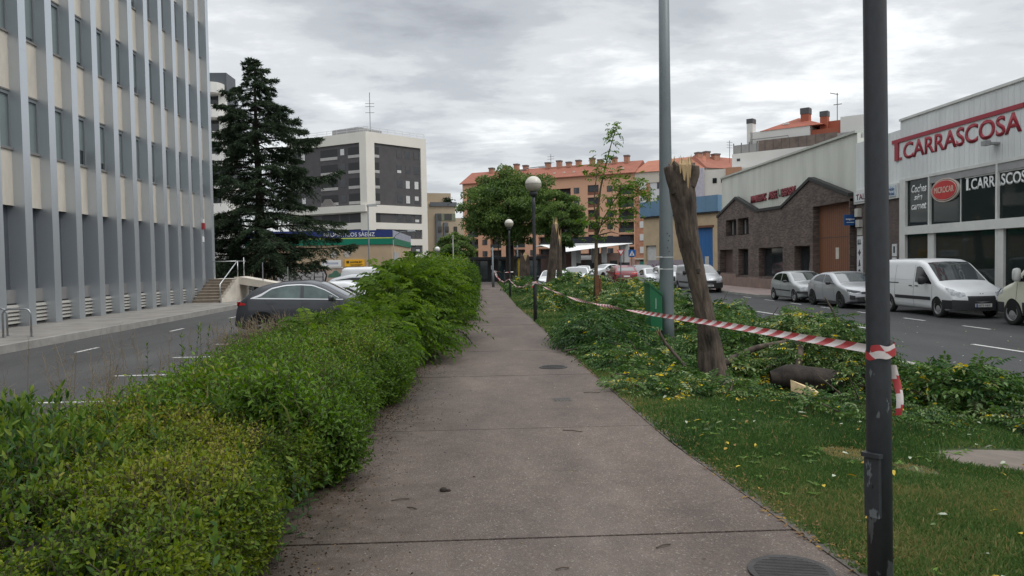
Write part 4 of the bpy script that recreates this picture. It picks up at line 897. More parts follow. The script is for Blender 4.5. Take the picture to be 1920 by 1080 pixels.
def blue_warehouse():
    root = thing('tan_warehouse', (21, 78, 0), 'tan block warehouse with blue fascia and tall blue door left of the brick one', 'warehouse')
    F = Face((18.0, 83), (23.6, 74.2)); L_ = F.len; T = mat('tan_block_wall', (.52, .40, .26), .9, .12, .8); BL = corrmat('blue_fascia_sheet', (.14, .25, .37), .4, .5, 1); BD = corrmat('blue_door_sheet', (.035, .14, .36), .5, .5, 1)
    w = MB(); holed(w, F, 0, L_, 0, 6.75, [(L_ - 4.35, L_ - .75, .05, 5.2), (.3, 1.9, 1.9, 3.6), (2.6, 4.2, 1.9, 3.6)], .4, 0); w.fbox(F, 0, L_, 6.5, 6.75, -8, -.5); w.build('wall', T, root)
    MB().fbox(F, L_ - 4.35, L_ - .75, .05, 5.2, -.35, -.28).build('blue_door', BD, root); MB().fbox(F, L_ - 4.5, L_ - .6, 5.22, 5.42, 0, .1).build('door_lintel', mat('lintel_brown', (.16, .07, .04), .8), root)
    MB().fbox(F, L_ - 2.0, L_ - 1.5, 1.3, 2.3, -.279, -.26).build('notice', mat('notice_pale', (.55, .52, .45), .7), root)
    MB().fbox(F, -.2, L_ + .2, 6.75, 8.35, -.3, .35).build('blue_fascia', BL, root); MB().fbox(F, -.2, L_ + .2, 6.60, 6.75, 0, .3).build('fascia_shadow_strip', BLACKM, root)
    for u in (.3, 2.6): MB().fbox(F, u, u + 1.6, 1.9, 3.6, -.3, -.24).build('shutter', mat('pale_shutter', (.60, .60, .58), .6), root)
    g = MB().fbox(F, .6, L_ - 4.7, .15, 2.0, .0, .012).build('graffiti_panel', mat('graffiti_pink', (.30, .26, .28), .8, .3, 1.5, col2=(.40, .34, .38)), root)
    pu = mat('graffiti_purple', (.10, .045, .12), .7); k = MB(); rr = random.Random(4)
    for i in range(7):
        u = .8 + i * .62; pts = [F.p(u + rr.uniform(-.2, .3), .35 + j * .3, .02) for j in range(5)]; k.tube(pts, .05, 4)
    k.build('graffiti_scrawl', pu, root)
    # white flat-roofed house and wall behind it
    o = thing('rear_house', (30, 92, 0), 'small white flat roofed house behind the blue fascia', 'house')
    G = Face((23.5, 92), (33, 86)); MB().fbox(G, 0, G.len, 0, 12.6, -6, 0).build('wall', mat('house_white', (.62, .60, .56), .85, .08, .4), o); MB().fbox(G, 0, 4.0, 8, 12.9, .0, .3).build('lilac_panel', mat('house_lilac', (.45, .43, .50), .8), o)
    MB().fbox(G, 6.6, 8.4, 10.6, 12.7, .01, .2).build('brick_panel', mat('house_brick', (.40, .22, .14), .9), o)
    for u in (5.0, 6.0): MB().fbox(G, u, u + .5, 11.0, 11.6, .01, .06).build('window', DARKGL, o)
blue_warehouse()

def orange_buildings():
    T = mat('terracotta_render', (.70, .40, .26), .85, .06, .15); T2 = brickmat('terracotta_brick', (.46, .21, .125), (.50, .24, .15), (.45, .26, .18), 1, .5, .15); RF_ = mat('roof_tile_orange', (.29, .105, .068), .85, .16, .6, stretch=(1, 1, 3)); RF2 = mat('roof_tile_bright', (.37, .145, .09), .85, .12, .6)
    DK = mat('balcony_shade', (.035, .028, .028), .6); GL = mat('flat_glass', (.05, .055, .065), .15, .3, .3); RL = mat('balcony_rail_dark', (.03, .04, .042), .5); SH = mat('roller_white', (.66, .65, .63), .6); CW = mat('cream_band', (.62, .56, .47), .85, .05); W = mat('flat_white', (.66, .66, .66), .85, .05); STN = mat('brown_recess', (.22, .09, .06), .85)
    CH = mat('chimney_clay', (.42, .22, .15), .9); CC = mat('chimney_cap', (.16, .13, .12), .9)
    root = thing('apartment_building', (15, 180, 0), 'long terracotta apartment building with orange tiled roof and many chimneys behind the petrol station', 'building')
    A, B = (-4.2, 191), (35.0, 170); F = Face(A, B); L_ = F.len; H = 21.7; fl = 2.85
    xs_rec = [3.2, 10.5, 17.8, 28.5, 38.8]          # balcony bays (left edge), 4.2 m wide
    rec = []
    u = lambda px: px   # positions are metres along the front
    bays = [(1.2, 4.2), (7.6, 10.6), (14.0, 17.0), (20.4, 24.2), (26.6, 29.8), (37.2, 39.6), (40.3, 44.1)]
    bal = [(1.2, 4.2), (7.6, 10.6), (14.0, 17.0), (20.6, 29.0), (40.6, 44.2)]; wins = [5.4, 11.9, 18.4, 29.8, 37.9]; well = (33.2, 35.9)
    rows = [2.6 + i * fl for i in range(6)]
    w = MB(); holes = []
    for z in rows:
        for a, b in bal: holes.append((a, b, z, z + 2.35) if z < rows[-1] else (a, b, z, z + 2.2))
        holes.append((well[0], well[1], z + .3, z + 2.6))
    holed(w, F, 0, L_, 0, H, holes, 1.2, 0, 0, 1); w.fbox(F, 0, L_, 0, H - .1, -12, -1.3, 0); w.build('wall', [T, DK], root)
    MB().fbox(F, 0, L_, 0, 2.2, .0, .1).build('ground_floor', mat('ground_floor_pink', (.48, .30, .24), .85, .1, .5), root)
    r = MB(); r.add([F.p(-.5, H, .7), F.p(L_ + .3, H, .7), F.p(L_ + .3, H + 3.4, -6), F.p(-.5, H + 3.4, -6), F.p(L_ + .3, H, -13), F.p(-.5, H, -13), F.p(-.5, H - .15, .7), F.p(L_ + .3, H - .15, .7)], [(0, 1, 2, 3), (3, 2, 4, 5), (0, 3, 5), (1, 4, 2), (6, 7, 1, 0)]); r.build('roof', RF_, root)
    z0 = Face((0, 0), (1, 0)); o = None; gw = MB().fbox(z0, 0, 1.35, 0, 1.35, .01, .07, 0).fbox(z0, .12, .62, .12, 1.2, .071, .08, 1)
    for z in rows:
        for x in wins:
            loc = F.p(x, z + .85) - WLOC[root.name]
            if o is None: o = gw.build('window', [GL, mat('dim_glass', (.09, .095, .10), .2)], root, local=True, loc=loc, rotz=F.ang)
            else: dup(o, root, loc)
    wl = None; gp = MB().fbox(z0, 0, well[1] - well[0], 0, 1.5, -.5, -.4, 0).fbox(z0, 0, well[1] - well[0], -1.0, -.1, -.2, -.1, 1)
    rl = MB()
    for i, z in enumerate(rows):
        loc = F.p(well[0], z + 1.1) - WLOC[root.name]
        if wl is None: wl = gp.build('stair_window', [GL, STN], root, local=True, loc=loc, rotz=F.ang)
        else: dup(wl, root, loc)
    b_ = None
    for z in rows:
        for a, b in bal:
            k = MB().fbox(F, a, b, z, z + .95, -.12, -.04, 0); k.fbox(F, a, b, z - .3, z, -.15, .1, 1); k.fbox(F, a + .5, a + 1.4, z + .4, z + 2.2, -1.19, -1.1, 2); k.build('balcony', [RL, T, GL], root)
    c = MB(); cc = MB()
    for i, x in enumerate((5, 9, 12, 14.5, 20.5, 23.5, 26, 28.5, 32, 34, 37.5, 40.5)):
        h = 1.0 + .25 * (i % 3); zz = H + 2.9
        c.fbox(F, x, x + 1.1, zz, zz + h, -6, -4.8); cc.fbox(F, x - .1, x + 1.2, zz + h, zz + h + .35, -6.1, -4.7)
    explode(c, 'chimney', CH, root); explode(cc, 'chimney_cap', CC, root)
    a = MB()
    for x, h in ((22.0, 6.4), (37.9, 5.2)):
        a.tube([F.p(x, H + 2, -5), F.p(x, H + h, -5)], .07, 5)
        for q in (.6, 1.2, 2.0): a.tube([F.p(x - .9, H + h - q, -5), F.p(x + .9, H + h - q, -5)], .045, 4)
    a.build('antenna', mat('antenna_metal', (.2, .2, .2), .5), root)
    sk = MB()
    for x in (24, 26.5, 29, 31.5, 36, 38.5, 41): sk.fbox(F, x, x + .5, H + 1.1, H + 1.5, -1.8, -1.4)
    sk.build('roof_vent', CW, root)
    # second building, brick with white shutters, then cream wings receding
    root = thing('apartment_building', (44, 165, 0), 'brick and white flats with cream band and bright orange roof beside the terracotta block', 'building')
    F = Face((35.05, 170), (49, 163)); L_ = F.len; H = 21.6
    w = MB(); w.fbox(F, 0, 3.4, 2.2, 19.2, -10, 0, 0); w.fbox(F, 3.4, L_, 2.2, 19.2, -10, -.1, 1); w.fbox(F, 0, L_, 19.2, H, -10, .1, 2); w.fbox(F, 0, L_, 0, 2.2, -10, -.05, 3); w.build('wall', [T2, W, CW, mat('ground_floor_pink2', (.50, .32, .26), .85, .1)], root)
    MB().fbox(F, -.1, 3.9, 2.1, 2.4, 0, .5).build('ground_band', CW, root)
    sh = MB().fbox(z0, 0, 1.6, 0, 1.45, .01, .09, 0); sh2 = MB().fbox(z0, 0, 1.3, 0, 1.4, .01, .06, 0); o = p = None
    for i, z in enumerate(rows):
        loc = F.p(1.0, z + .9) - WLOC[root.name]
        if o is None: o = sh.build('shutter', SH, root, local=True, loc=loc, rotz=F.ang)
        else: dup(o, root, loc)
        for x in (5.0, 8.5, 12):
            loc = F.p(x, z + .9, -.1) - WLOC[root.name]
            if p is None: p = sh2.build('window', GL, root, local=True, loc=loc, rotz=F.ang)
            else: dup(p, root, loc)
    MB().fbox(F, 1.0, 3.8, .3, 1.6, -.04, .1).build('green_door', mat('shop_green', (.02, .20, .15), .5), root); MB().fbox(F, 1.0, 3.8, 1.6, 2.2, -.04, .06).build('shop_window', GL, root)
    r = MB(); r.add([F.p(-.3, H, .5), F.p(L_ + .3, H, .5), F.p(L_ - 1, H + 3.6, -6), F.p(1.5, H + 3.2, -6), F.p(L_ + .3, H, -13), F.p(-.3, H, -13)], [(0, 1, 2, 3), (3, 2, 4, 5), (0, 3, 5), (1, 4, 2)]); r.build('roof', RF2, root)
    root = thing('apartment_building', (58, 172, 0), 'cream apartment building with orange roof and clay chimneys behind the broken trunk', 'building')
    F = Face((49.1, 162.5), (72, 172)); L_ = F.len
    MB().fbox(F, 0, L_, 0, H, -10, 0).build('wall', CW, root); k = MB()
    for x in (3, 8, 13, 18):
        for z in (rows[-1], rows[-2], rows[-3]): k.fbox(F, x, x + 1.8, z + .6, z + 2.0, 0, .08)
    k.build('window_row', GL, root); MB().fbox(F, 12, 15, 14, 19, .0, .15).build('orange_panel', T, root)
    r = MB(); r.add([F.p(-.3, H, .5), F.p(L_ + .3, H, .5), F.p(L_ - 2, H + 3.2, -6), F.p(1.5, H + 3.6, -6), F.p(L_ + .3, H, -13), F.p(-.3, H, -13)], [(0, 1, 2, 3), (3, 2, 4, 5), (0, 3, 5), (1, 4, 2)]); r.build('roof', RF_, root)
    c = MB(); cc = MB()
    for x, d, h in ((1.8, -5, 3.9), (4.0, -5, 4.2), (5.6, -4, 3.6), (6.8, -5, 3.8), (10, -5, 2.4), (15, -4, 3.2), (17, -4, 2.6), (19, -3, 2.2)):
        c.fbox(F, x, x + 1.2, H + .5, H + h, d - 1.2, d); cc.fbox(F, x - .1, x + 1.3, H + h, H + h + .35, d - 1.3, d + .1)
    explode(c, 'chimney', CH, root); explode(cc, 'chimney_cap', CC, root)
    a = MB().tube([F.p(9, H, -3), F.p(9, H + 6.8, -3)], .07, 5)
    for q in (.4, 1.0, 1.6): a.tube([F.p(8.2, H + 6.8 - q, -3), F.p(9.8, H + 6.8 - q, -3)], .045, 4)
    a.build('antenna', mat('antenna_metal', (.2, .2, .2), .5), root)
    d = MB().lathe(F.p(11.6, H + 2.0, -2), [(.05, 0), (.4, .2), (.7, .5), (.75, .6)], 14); d.build('satellite_dish', W, root)
orange_buildings()

def white_block():
    root = thing('terraced_apartments', (38, 86, 0), 'white stepped apartment block with orange roofs and screened terrace above the brick warehouse', 'building')
    W = mat('terrace_white', (.66, .65, .62), .85, .05, .3); O = mat('terrace_orange', (.36, .105, .06), .85, .1, .5); OR = mat('terrace_roof', (.30, .09, .055), .85, .15, .6); SC = mat('terrace_screen', (.17, .13, .11), .8, .3, 1.2); CAP = mat('chimney_dark', (.08, .08, .085), .7)
    F = Face((30.3, 90), (50, 73)); L_ = F.len
    MB().fbox(F, 0, L_, 0, 14.5, -14, 0).build('wall', W, root)
    s = MB(); s.fbox(F, .15, 3.2, 14.5, 15.5, -.12, -.04, 1); s.fbox(F, 3.2, 12, 14.5, 15.75, -.14, -.04, 0); s.fbox(F, 12, 14.5, 14.5, 15.6, -.12, -.04, 1)
    for i in range(12): s.fbox(F, .15 + i * .95, .2 + i * .95, 14.5, 15.75, -.2, -.02, 2)
    s.build('terrace_screen', [SC, mat('rail_glass', (.30, .30, .29), .4), CAP], root)
    r = MB(); r.tube([F.p(2.2, 14.5, -.2), F.p(2.2, 16.0, -.2), F.p(6.6, 16.0, -.2), F.p(6.6, 15.6, -.2)], .05, 4); r.build('pergola_rail', mat('antenna_metal', (.2, .2, .2), .5), root)
    b = MB(); b.fbox(F, 2.0, 8.9, 14.5, 16.9, -8, -.6); b.fbox(F, 12.2, 14.6, 14.5, 17.4, -8, -.5); b.build('upper_storey', W, root)
    o = MB(); o.fbox(F, 8.9, 12.2, 14.5, 16.4, -8, -.9); o.fbox(F, 10.2, 12.25, 16.4, 17.35, -9, -2.0); o.build('orange_block', O, root)
    g = MB(); z = 16.9; g.add([F.p(3.2, z, -.5), F.p(10.4, z, -.5), F.p(6.6, z + 1.6, -4), F.p(3.2, z, -8), F.p(10.4, z, -8)], [(0, 1, 2), (1, 4, 2), (4, 3, 2), (3, 0, 2), (0, 3, 4, 1)]); g.build('roof', OR, root)
    c = MB(); c.fbox(F, 1.6, 2.3, 14.5, 18.0, -1.6, -.6, 0); c.fbox(F, 1.56, 2.34, 18.0, 18.55, -1.64, -.56, 2); c.fbox(F, 7.3, 8.2, 16.5, 18.6, -3.4, -2.4, 1); c.fbox(F, 7.25, 8.25, 18.6, 19.3, -3.45, -2.35, 2); c.fbox(F, 9.7, 10.5, 16, 17.9, -2.4, -1.6, 1); c.fbox(F, 9.66, 10.54, 17.9, 18.5, -2.44, -1.56, 2); explode(c, 'chimney', [W, O, CAP], root)
    a = MB().tube([F.p(11.2, 17.3, -3), F.p(11.2, 20.6, -3)], .05, 5).tube([F.p(10.4, 20.7, -3), F.p(11.3, 20.4, -3)], .05, 4).tube([F.p(10.8, 19.3, -3), F.p(11.7, 19.3, -3)], .05, 4); a.build('antenna', mat('antenna_metal', (.2, .2, .2), .5), root)
    k = MB().fbox(F, 5.4, 6.1, 17.55, 17.75, -2.3, -1.8); k.build('skylight', W, root)
    k = MB().fbox(F, .5, .9, 10.6, 11.6, 0, .05).fbox(F, .6, 1.0, 13.6, 13.9, 0, .04); k.build('window', DARKGL, root)
white_block()

def petrol_station():
    root = thing('petrol_station', (17, 112, 0), 'petrol station canopy with black fascia and white soffit on white pillars', 'canopy')
    BK = mat('canopy_navy', (.012, .014, .024), .35); W = mat('canopy_white', (.80, .80, .79), .5, .03); GY = mat('pillar_white', (.60, .60, .60), .6, .06); DG = mat('pump_dark', (.045, .047, .05), .5)
    MB().slab([(8.8, 113), (11.4, 107), (21.6, 109), (21.9, 121), (8.8, 121)], 4.35, 4.5).build('soffit', W, root)
    F = Face((12.6, 107.6), (21.7, 109.2)); MB().fbox(F, 0, F.len, 4.5, 5.5, -.3, 0).build('fascia', BK, root)
    w = MB(); w.add([(8.5, 113, 4.5), (11.5, 105.4, 3.3), (21.9, 109, 4.38), (21.9, 109, 4.52), (11.5, 105.4, 4.4), (8.5, 113, 4.9)], [(0, 1, 4, 5), (1, 2, 3, 4)]); 
    w2 = MB(); w2.add([(8.8, 112, 4.45), (11.4, 105.2, 3.25), (22, 108.8, 4.4), (22, 109.3, 4.45), (12.5, 108, 4.46)], [(0, 1, 2, 3, 4)], 0); w2.add([(8.8, 112, 4.5), (11.4, 105.2, 3.3), (22, 108.8, 4.45), (22, 109.3, 4.5), (12.5, 108, 4.51)], [(4, 3, 2, 1, 0)], 0); w2.build('white_brim', W, root)
    p = MB(); q = MB()
    for x, y in ((14.0, 111), (16.6, 112.5), (17.7, 110), (20.8, 112.5), (21.1, 110.5)): p.box(x, x + .75, y, y + .7, 1.7, 4.4); q.box(x - .02, x + .77, y - .02, y + .72, 0, 1.7)
    p.build('pillar', GY, root); q.build('pillar_base', DG, root)
    pm = MB(); 
    for x, y in ((15.4, 111), (19.2, 111.4)): pm.box(x, x + 1.0, y, y + .6, 0, 2.0)
    pm.build('pump', DG, root); MB().box(13.3, 14.0, 110.6, 110.7, 0, 4.3).build('white_panel', W, root)
    s = MB().box(9, 22.5, 121, 126, 0, 3.2).build('shop', mat('station_shop', (.20, .13, .11), .7, .3, .3), root); MB().add([(15.6, 120.9, 2.9), (18.2, 120.9, 2.9), (18.2, 119.8, 2.2), (15.6, 119.8, 2.2)], [(0, 1, 2, 3)]).add([(15.6, 120.9, 2.85), (18.2, 120.9, 2.85), (18.2, 119.8, 2.15), (15.6, 119.8, 2.15)], [(3, 2, 1, 0)]).build('awning', W, s)
    # dark kiosk at the end of the footpath
    k = thing('glass_kiosk', (1, 80, 0), 'low dark kiosk with glazed front at the far end of the footpath', 'kiosk')
    KD = mat('kiosk_dark', (.018, .018, .022), .4); KG = glassmat('kiosk_glass', (.03, .05, .055), .05, .5, .8)
    MB().box(-2.6, 6.4, 80.3, 85, .0, 2.35).build('wall', KD, k); MB().box(-2.9, 6.9, 79.6, 85.3, 2.35, 2.62).build('roof', KD, k)
    for x0, x1 in ((-2.3, -1.2), (-1.1, -.2), (-.05, .75), (1.9, 3.1), (3.2, 4.5), (4.6, 6.1)): MB().box(x0, x1, 80.22, 80.29, .3, 2.2).build('window', KG, k)
    MB().box(.85, 1.75, 80.2, 80.28, .05, 2.2).build('door', mat('kiosk_door', (.01, .01, .012), .5), k); MB().box(-1.3, -.5, 80.15, 80.2, .3, 1.4).build('poster', mat('kiosk_teal', (.02, .14, .20), .4), k); MB().box(1.1, 1.25, 80.17, 80.2, 1.3, 1.75).build('notice', W, k)
    MB().lathe((1.45, 80.15, 2.35), [(.14, 0), (.16, .1), (.14, .22)], 12).build('red_lamp_badge', mat('badge_red', (.5, .03, .03), .4), k)
petrol_station()
# ---------------------------------------------------------------- vehicles
CARGL = mat('car_glass', (.045, .055, .058), .04, .3, .8, spec=1.0, coat=1); CARGL_T = glassmat('tinted_glass', (.012, .014, .016), .04); TEALGL = glassmat('pale_car_glass', (.10, .14, .135), .05, .45, 1.4)
TYRE = mat('tyre_rubber', (.018, .018, .018), .8); RIM = mat('alloy_rim', (.30, .31, .32), .35, .1, metal=.7); RIMD = mat('dark_alloy', (.06, .062, .065), .35, metal=.5); HUB = mat('steel_wheel', (.36, .36, .36), .45, .1, metal=.4)
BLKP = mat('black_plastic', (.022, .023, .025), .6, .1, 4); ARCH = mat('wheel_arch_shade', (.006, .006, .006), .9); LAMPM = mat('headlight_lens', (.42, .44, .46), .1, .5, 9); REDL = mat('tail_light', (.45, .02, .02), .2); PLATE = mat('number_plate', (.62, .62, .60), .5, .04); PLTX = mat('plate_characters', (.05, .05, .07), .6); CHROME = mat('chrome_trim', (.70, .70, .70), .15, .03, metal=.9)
DARKLENS = mat('dark_lens', (.05, .055, .06), .1, .6, 12)
def paint(name, c, metal=.0): return mat('paint_' + name, c, .35, .03, .5, metal=metal, coat=.6)
def smooth_curve(pts, k=.09):
    x = np.array([p[0] for p in pts]); z = np.array([p[1] for p in pts]); X = np.linspace(x[0], x[-1], 700); Z = np.interp(X, x, z)
    dx = X[1] - X[0]; n = max(1, int(k / dx)); ker = np.bartlett(2 * n + 3); ker /= ker.sum(); Zp = np.concatenate([np.full(n + 1, Z[0]), Z, np.full(n + 1, Z[-1])]); Zs = np.convolve(Zp, ker, 'valid')
    t = np.clip(np.minimum(X - X[0], X[-1] - X) / .12, 0, 1); return X, Z * (1 - t) + Zs * t
class Shape:
    def __init__(s, sp):
        s.sp = sp; s.L = sp['L']; s.W = sp['W']; s.r = sp.get('r', .13); s.X, s.Z = smooth_curve(sp['top'], sp.get('soft', .09)); s.zb = sp.get('zb', .2); s.lean = sp.get('lean', .17)
        s.kf, s.kr = sp.get('kf', .28), sp.get('kr', .12)
    def top(s, x): return np.interp(x, s.X, s.Z)
    def bot(s, x): return s.zb + .10 * np.clip(1 - np.minimum(x, s.L - x) / .35, 0, 1)
    def belt(s, x): a, b = s.sp['belt']; return a + (b - a) * x / s.L
    def w(s, x, z):
        d = np.minimum(x, s.L - x); w = s.W / 2 * (1 - .09 * np.clip(1 - d / .75, 0, 1) ** 2); H = s.sp['H']; b = s.belt(x)
        w = w * (1 - s.lean * np.clip((z - b) / (H - b), 0, 1) ** 1.1); w = w * (1 - .05 * np.clip((.75 - z) / .5, -.0, 1) ** 2 - .018 * np.clip((z - .75) / .3, 0, 1)); return w
    def y(s, x, z):
        t = np.clip((s.top(x) - z) / s.r, 0, 1); return s.w(x, z) - s.r * .8 * (1 - np.sqrt(np.clip(1 - (1 - t) ** 2, 0, 1)))
    def bend(s, x, y): return x + s.kf * y * y * np.clip(1 - x / 1.1, 0, 1) - s.kr * y * y * np.clip(1 - (s.L - x) / .6, 0, 1)
    def loc(s, x, y, z): return np.stack([s.bend(x, y) - s.L / 2, y, z], -1)
    def side(s, x, z, sg, off=.004): return s.loc(x, sg * (s.y(x, z) + off), z)
    def surf(s, x, y, off=.004):
        tp = s.top(x); we = s.y(x, tp); c = s.sp.get('crown', .035) * (1 - np.clip(np.abs(y) / np.maximum(we, .01), 0, 1) ** 2)
        a = np.clip((np.abs(y) - we) / (s.r * .8), 0, 1); return s.loc(x, y, tp + c + off - s.r * (1 - np.sqrt(1 - a * a)))
    def front(s, y, z, off=.006):
        k = s.X < s.sp['nose']; x = np.interp(z, s.Z[k], s.X[k]); p = s.loc(x, y, z); p[..., 0] -= off; return p
    def rear(s, y, z, off=.006):
        k = s.X > s.L - s.sp['tail']; x = np.interp(z, s.Z[k][::-1], s.X[k][::-1]); p = s.loc(x, y, z); p[..., 0] += off; return p
    def body(s):
        d = np.concatenate([[0, .008, .02, .035, .055, .08, .12], np.linspace(.17, s.L - .17, 58), s.L - np.array([.12, .08, .055, .035, .02, .008, 0])])
        S = np.array([0, .05, .12, .22, .34, .46, .58, .68, .76, .83, .88, .92, .95, .975, .99, 1]); rows = []
        for x in d:
            zb, zt = s.bot(x), s.top(x); z = zb + S * (zt - zb); z = np.minimum(z, zt); y = s.y(x, z); y[0] *= .95
            xs = np.full_like(z, x); R_ = s.loc(xs, y, z); L_ = s.loc(xs, -y, z); fr = np.array([.75, .4, 0, -.4, -.75]); c = s.loc(np.full(5, x), y[-1] * fr, zt + s.sp.get('crown', .035) * (1 - fr ** 2) * min(1, x / .2, (s.L - x) / .2 + .01))
            rows.append(np.concatenate([R_, c, L_[::-1]]))
        n = len(rows[0]); m = MB(); m.v = [tuple(p) for r in rows for p in r]
        for i in range(len(rows) - 1):
            for j in range(n - 1): m.f.append((i * n + j, (i + 1) * n + j, (i + 1) * n + j + 1, i * n + j + 1))
            m.f.append((i * n + n - 1, (i + 1) * n + n - 1, (i + 1) * n, i * n))
        m.f.append(tuple(range(n))); k = (len(rows) - 1) * n; m.f.append(tuple(range(k + n - 1, k - 1, -1))); m.m = [0] * len(m.f); return m
def patch(fn, nu, nv):
    u, v = np.meshgrid(np.linspace(0, 1, nu), np.linspace(0, 1, nv)); P = fn(u.ravel(), v.ravel()); m = MB(); m.v = [tuple(p) for p in P]
    for j in range(nv - 1):
        for i in range(nu - 1): m.f.append((j * nu + i, j * nu + i + 1, (j + 1) * nu + i + 1, (j + 1) * nu + i)); m.m.append(0)
    return m
def side_patch(S, lo, hi, sg, off=.005, nu=26, nv=9):
    lo = np.array(lo, float); hi = np.array(hi, float); x0, x1 = lo[0, 0], lo[-1, 0]
    def fn(u, v): x = x0 + (x1 - x0) * u; a = np.interp(x, lo[:, 0], lo[:, 1]); b = np.interp(x, hi[:, 0], hi[:, 1]); return S.side(x, a + (b - a) * v, sg, off)
    m = patch(fn, nu, nv); 
    if sg > 0: m.f = [f[::-1] for f in m.f]
    return m
def wheel_mesh(r, w):
    t = MB(); n = 28; prof = [(r * .66, -w / 2 + .01), (r * .9, -w / 2), (r * .985, -w * .38), (r, -w * .2), (r, w * .2), (r * .985, w * .38), (r * .9, w / 2), (r * .66, w / 2 - .01)]
    for a, y in prof: t.v += [(a * math.cos(2 * math.pi * j / n), y, a * math.sin(2 * math.pi * j / n)) for j in range(n)]
    for i in range(len(prof) - 1):
        for j in range(n): t.f.append((i * n + j, (i + 1) * n + j, (i + 1) * n + (j + 1) % n, i * n + (j + 1) % n)); t.m.append(0)
    return t
def rim_mesh(r, w, spokes):
    R_ = r * .67; m = MB()
    def ring(a, y, n=28): return [(a * math.cos(2 * math.pi * j / n), y, a * math.sin(2 * math.pi * j / n)) for j in range(n)]
    for sg in (1, -1):
        y0 = sg * (w / 2 - .012); k = len(m.v); m.v += ring(R_, y0) + ring(R_ * .9, y0) + ring(R_ * .86, y0 - sg * .05)
        for i in range(2):
            for j in range(28): m.f.append((k + i * 28 + j, k + (i + 1) * 28 + j, k + (i + 1) * 28 + (j + 1) % 28, k + i * 28 + (j + 1) % 28)); m.m.append(0)
        k = len(m.v); m.v += ring(R_ * .87, y0 - sg * .045); m.f.append(tuple(range(k, k + 28))); m.m.append(1)
        if spokes:
            for q in range(spokes):
                a = 2 * math.pi * q / spokes; c, s_ = math.cos(a), math.sin(a); pts = []
                for rr, hw in ((R_ * .1, R_ * .15), (R_ * .9, R_ * .11)): pts += [(rr * c - hw * s_, y0 - sg * .012, rr * s_ + hw * c), (rr * c + hw * s_, y0 - sg * .012, rr * s_ - hw * c)]
                k = len(m.v); m.v += pts; m.f.append((k, k + 1, k + 3, k + 2)); m.m.append(0)
            k = len(m.v); m.v += ring(R_ * .2, y0 - sg * .006, 12); m.f.append(tuple(range(k, k + 12))); m.m.append(0)
        else:
            k = len(m.v); m.v += ring(R_ * .78, y0 - sg * .03, 20) + ring(R_ * .3, y0 - sg * .005, 20)
            for j in range(20): m.f.append((k + j, k + 20 + j, k + 20 + (j + 1) % 20, k + (j + 1) % 20)); m.m.append(0)
            m.f.append(tuple(range(k + 20, k + 40))); m.m.append(0)
            for q in range(8):
                a = q * math.pi / 4; k = len(m.v); m.v += [(R_ * .56 * math.cos(a) + R_ * .07 * math.cos(b), y0 - sg * .014, R_ * .56 * math.sin(a) + R_ * .07 * math.sin(b)) for b in np.linspace(0, 6.28, 9)[:-1]]; m.f.append(tuple(range(k, k + 8))); m.m.append(1)
    return m
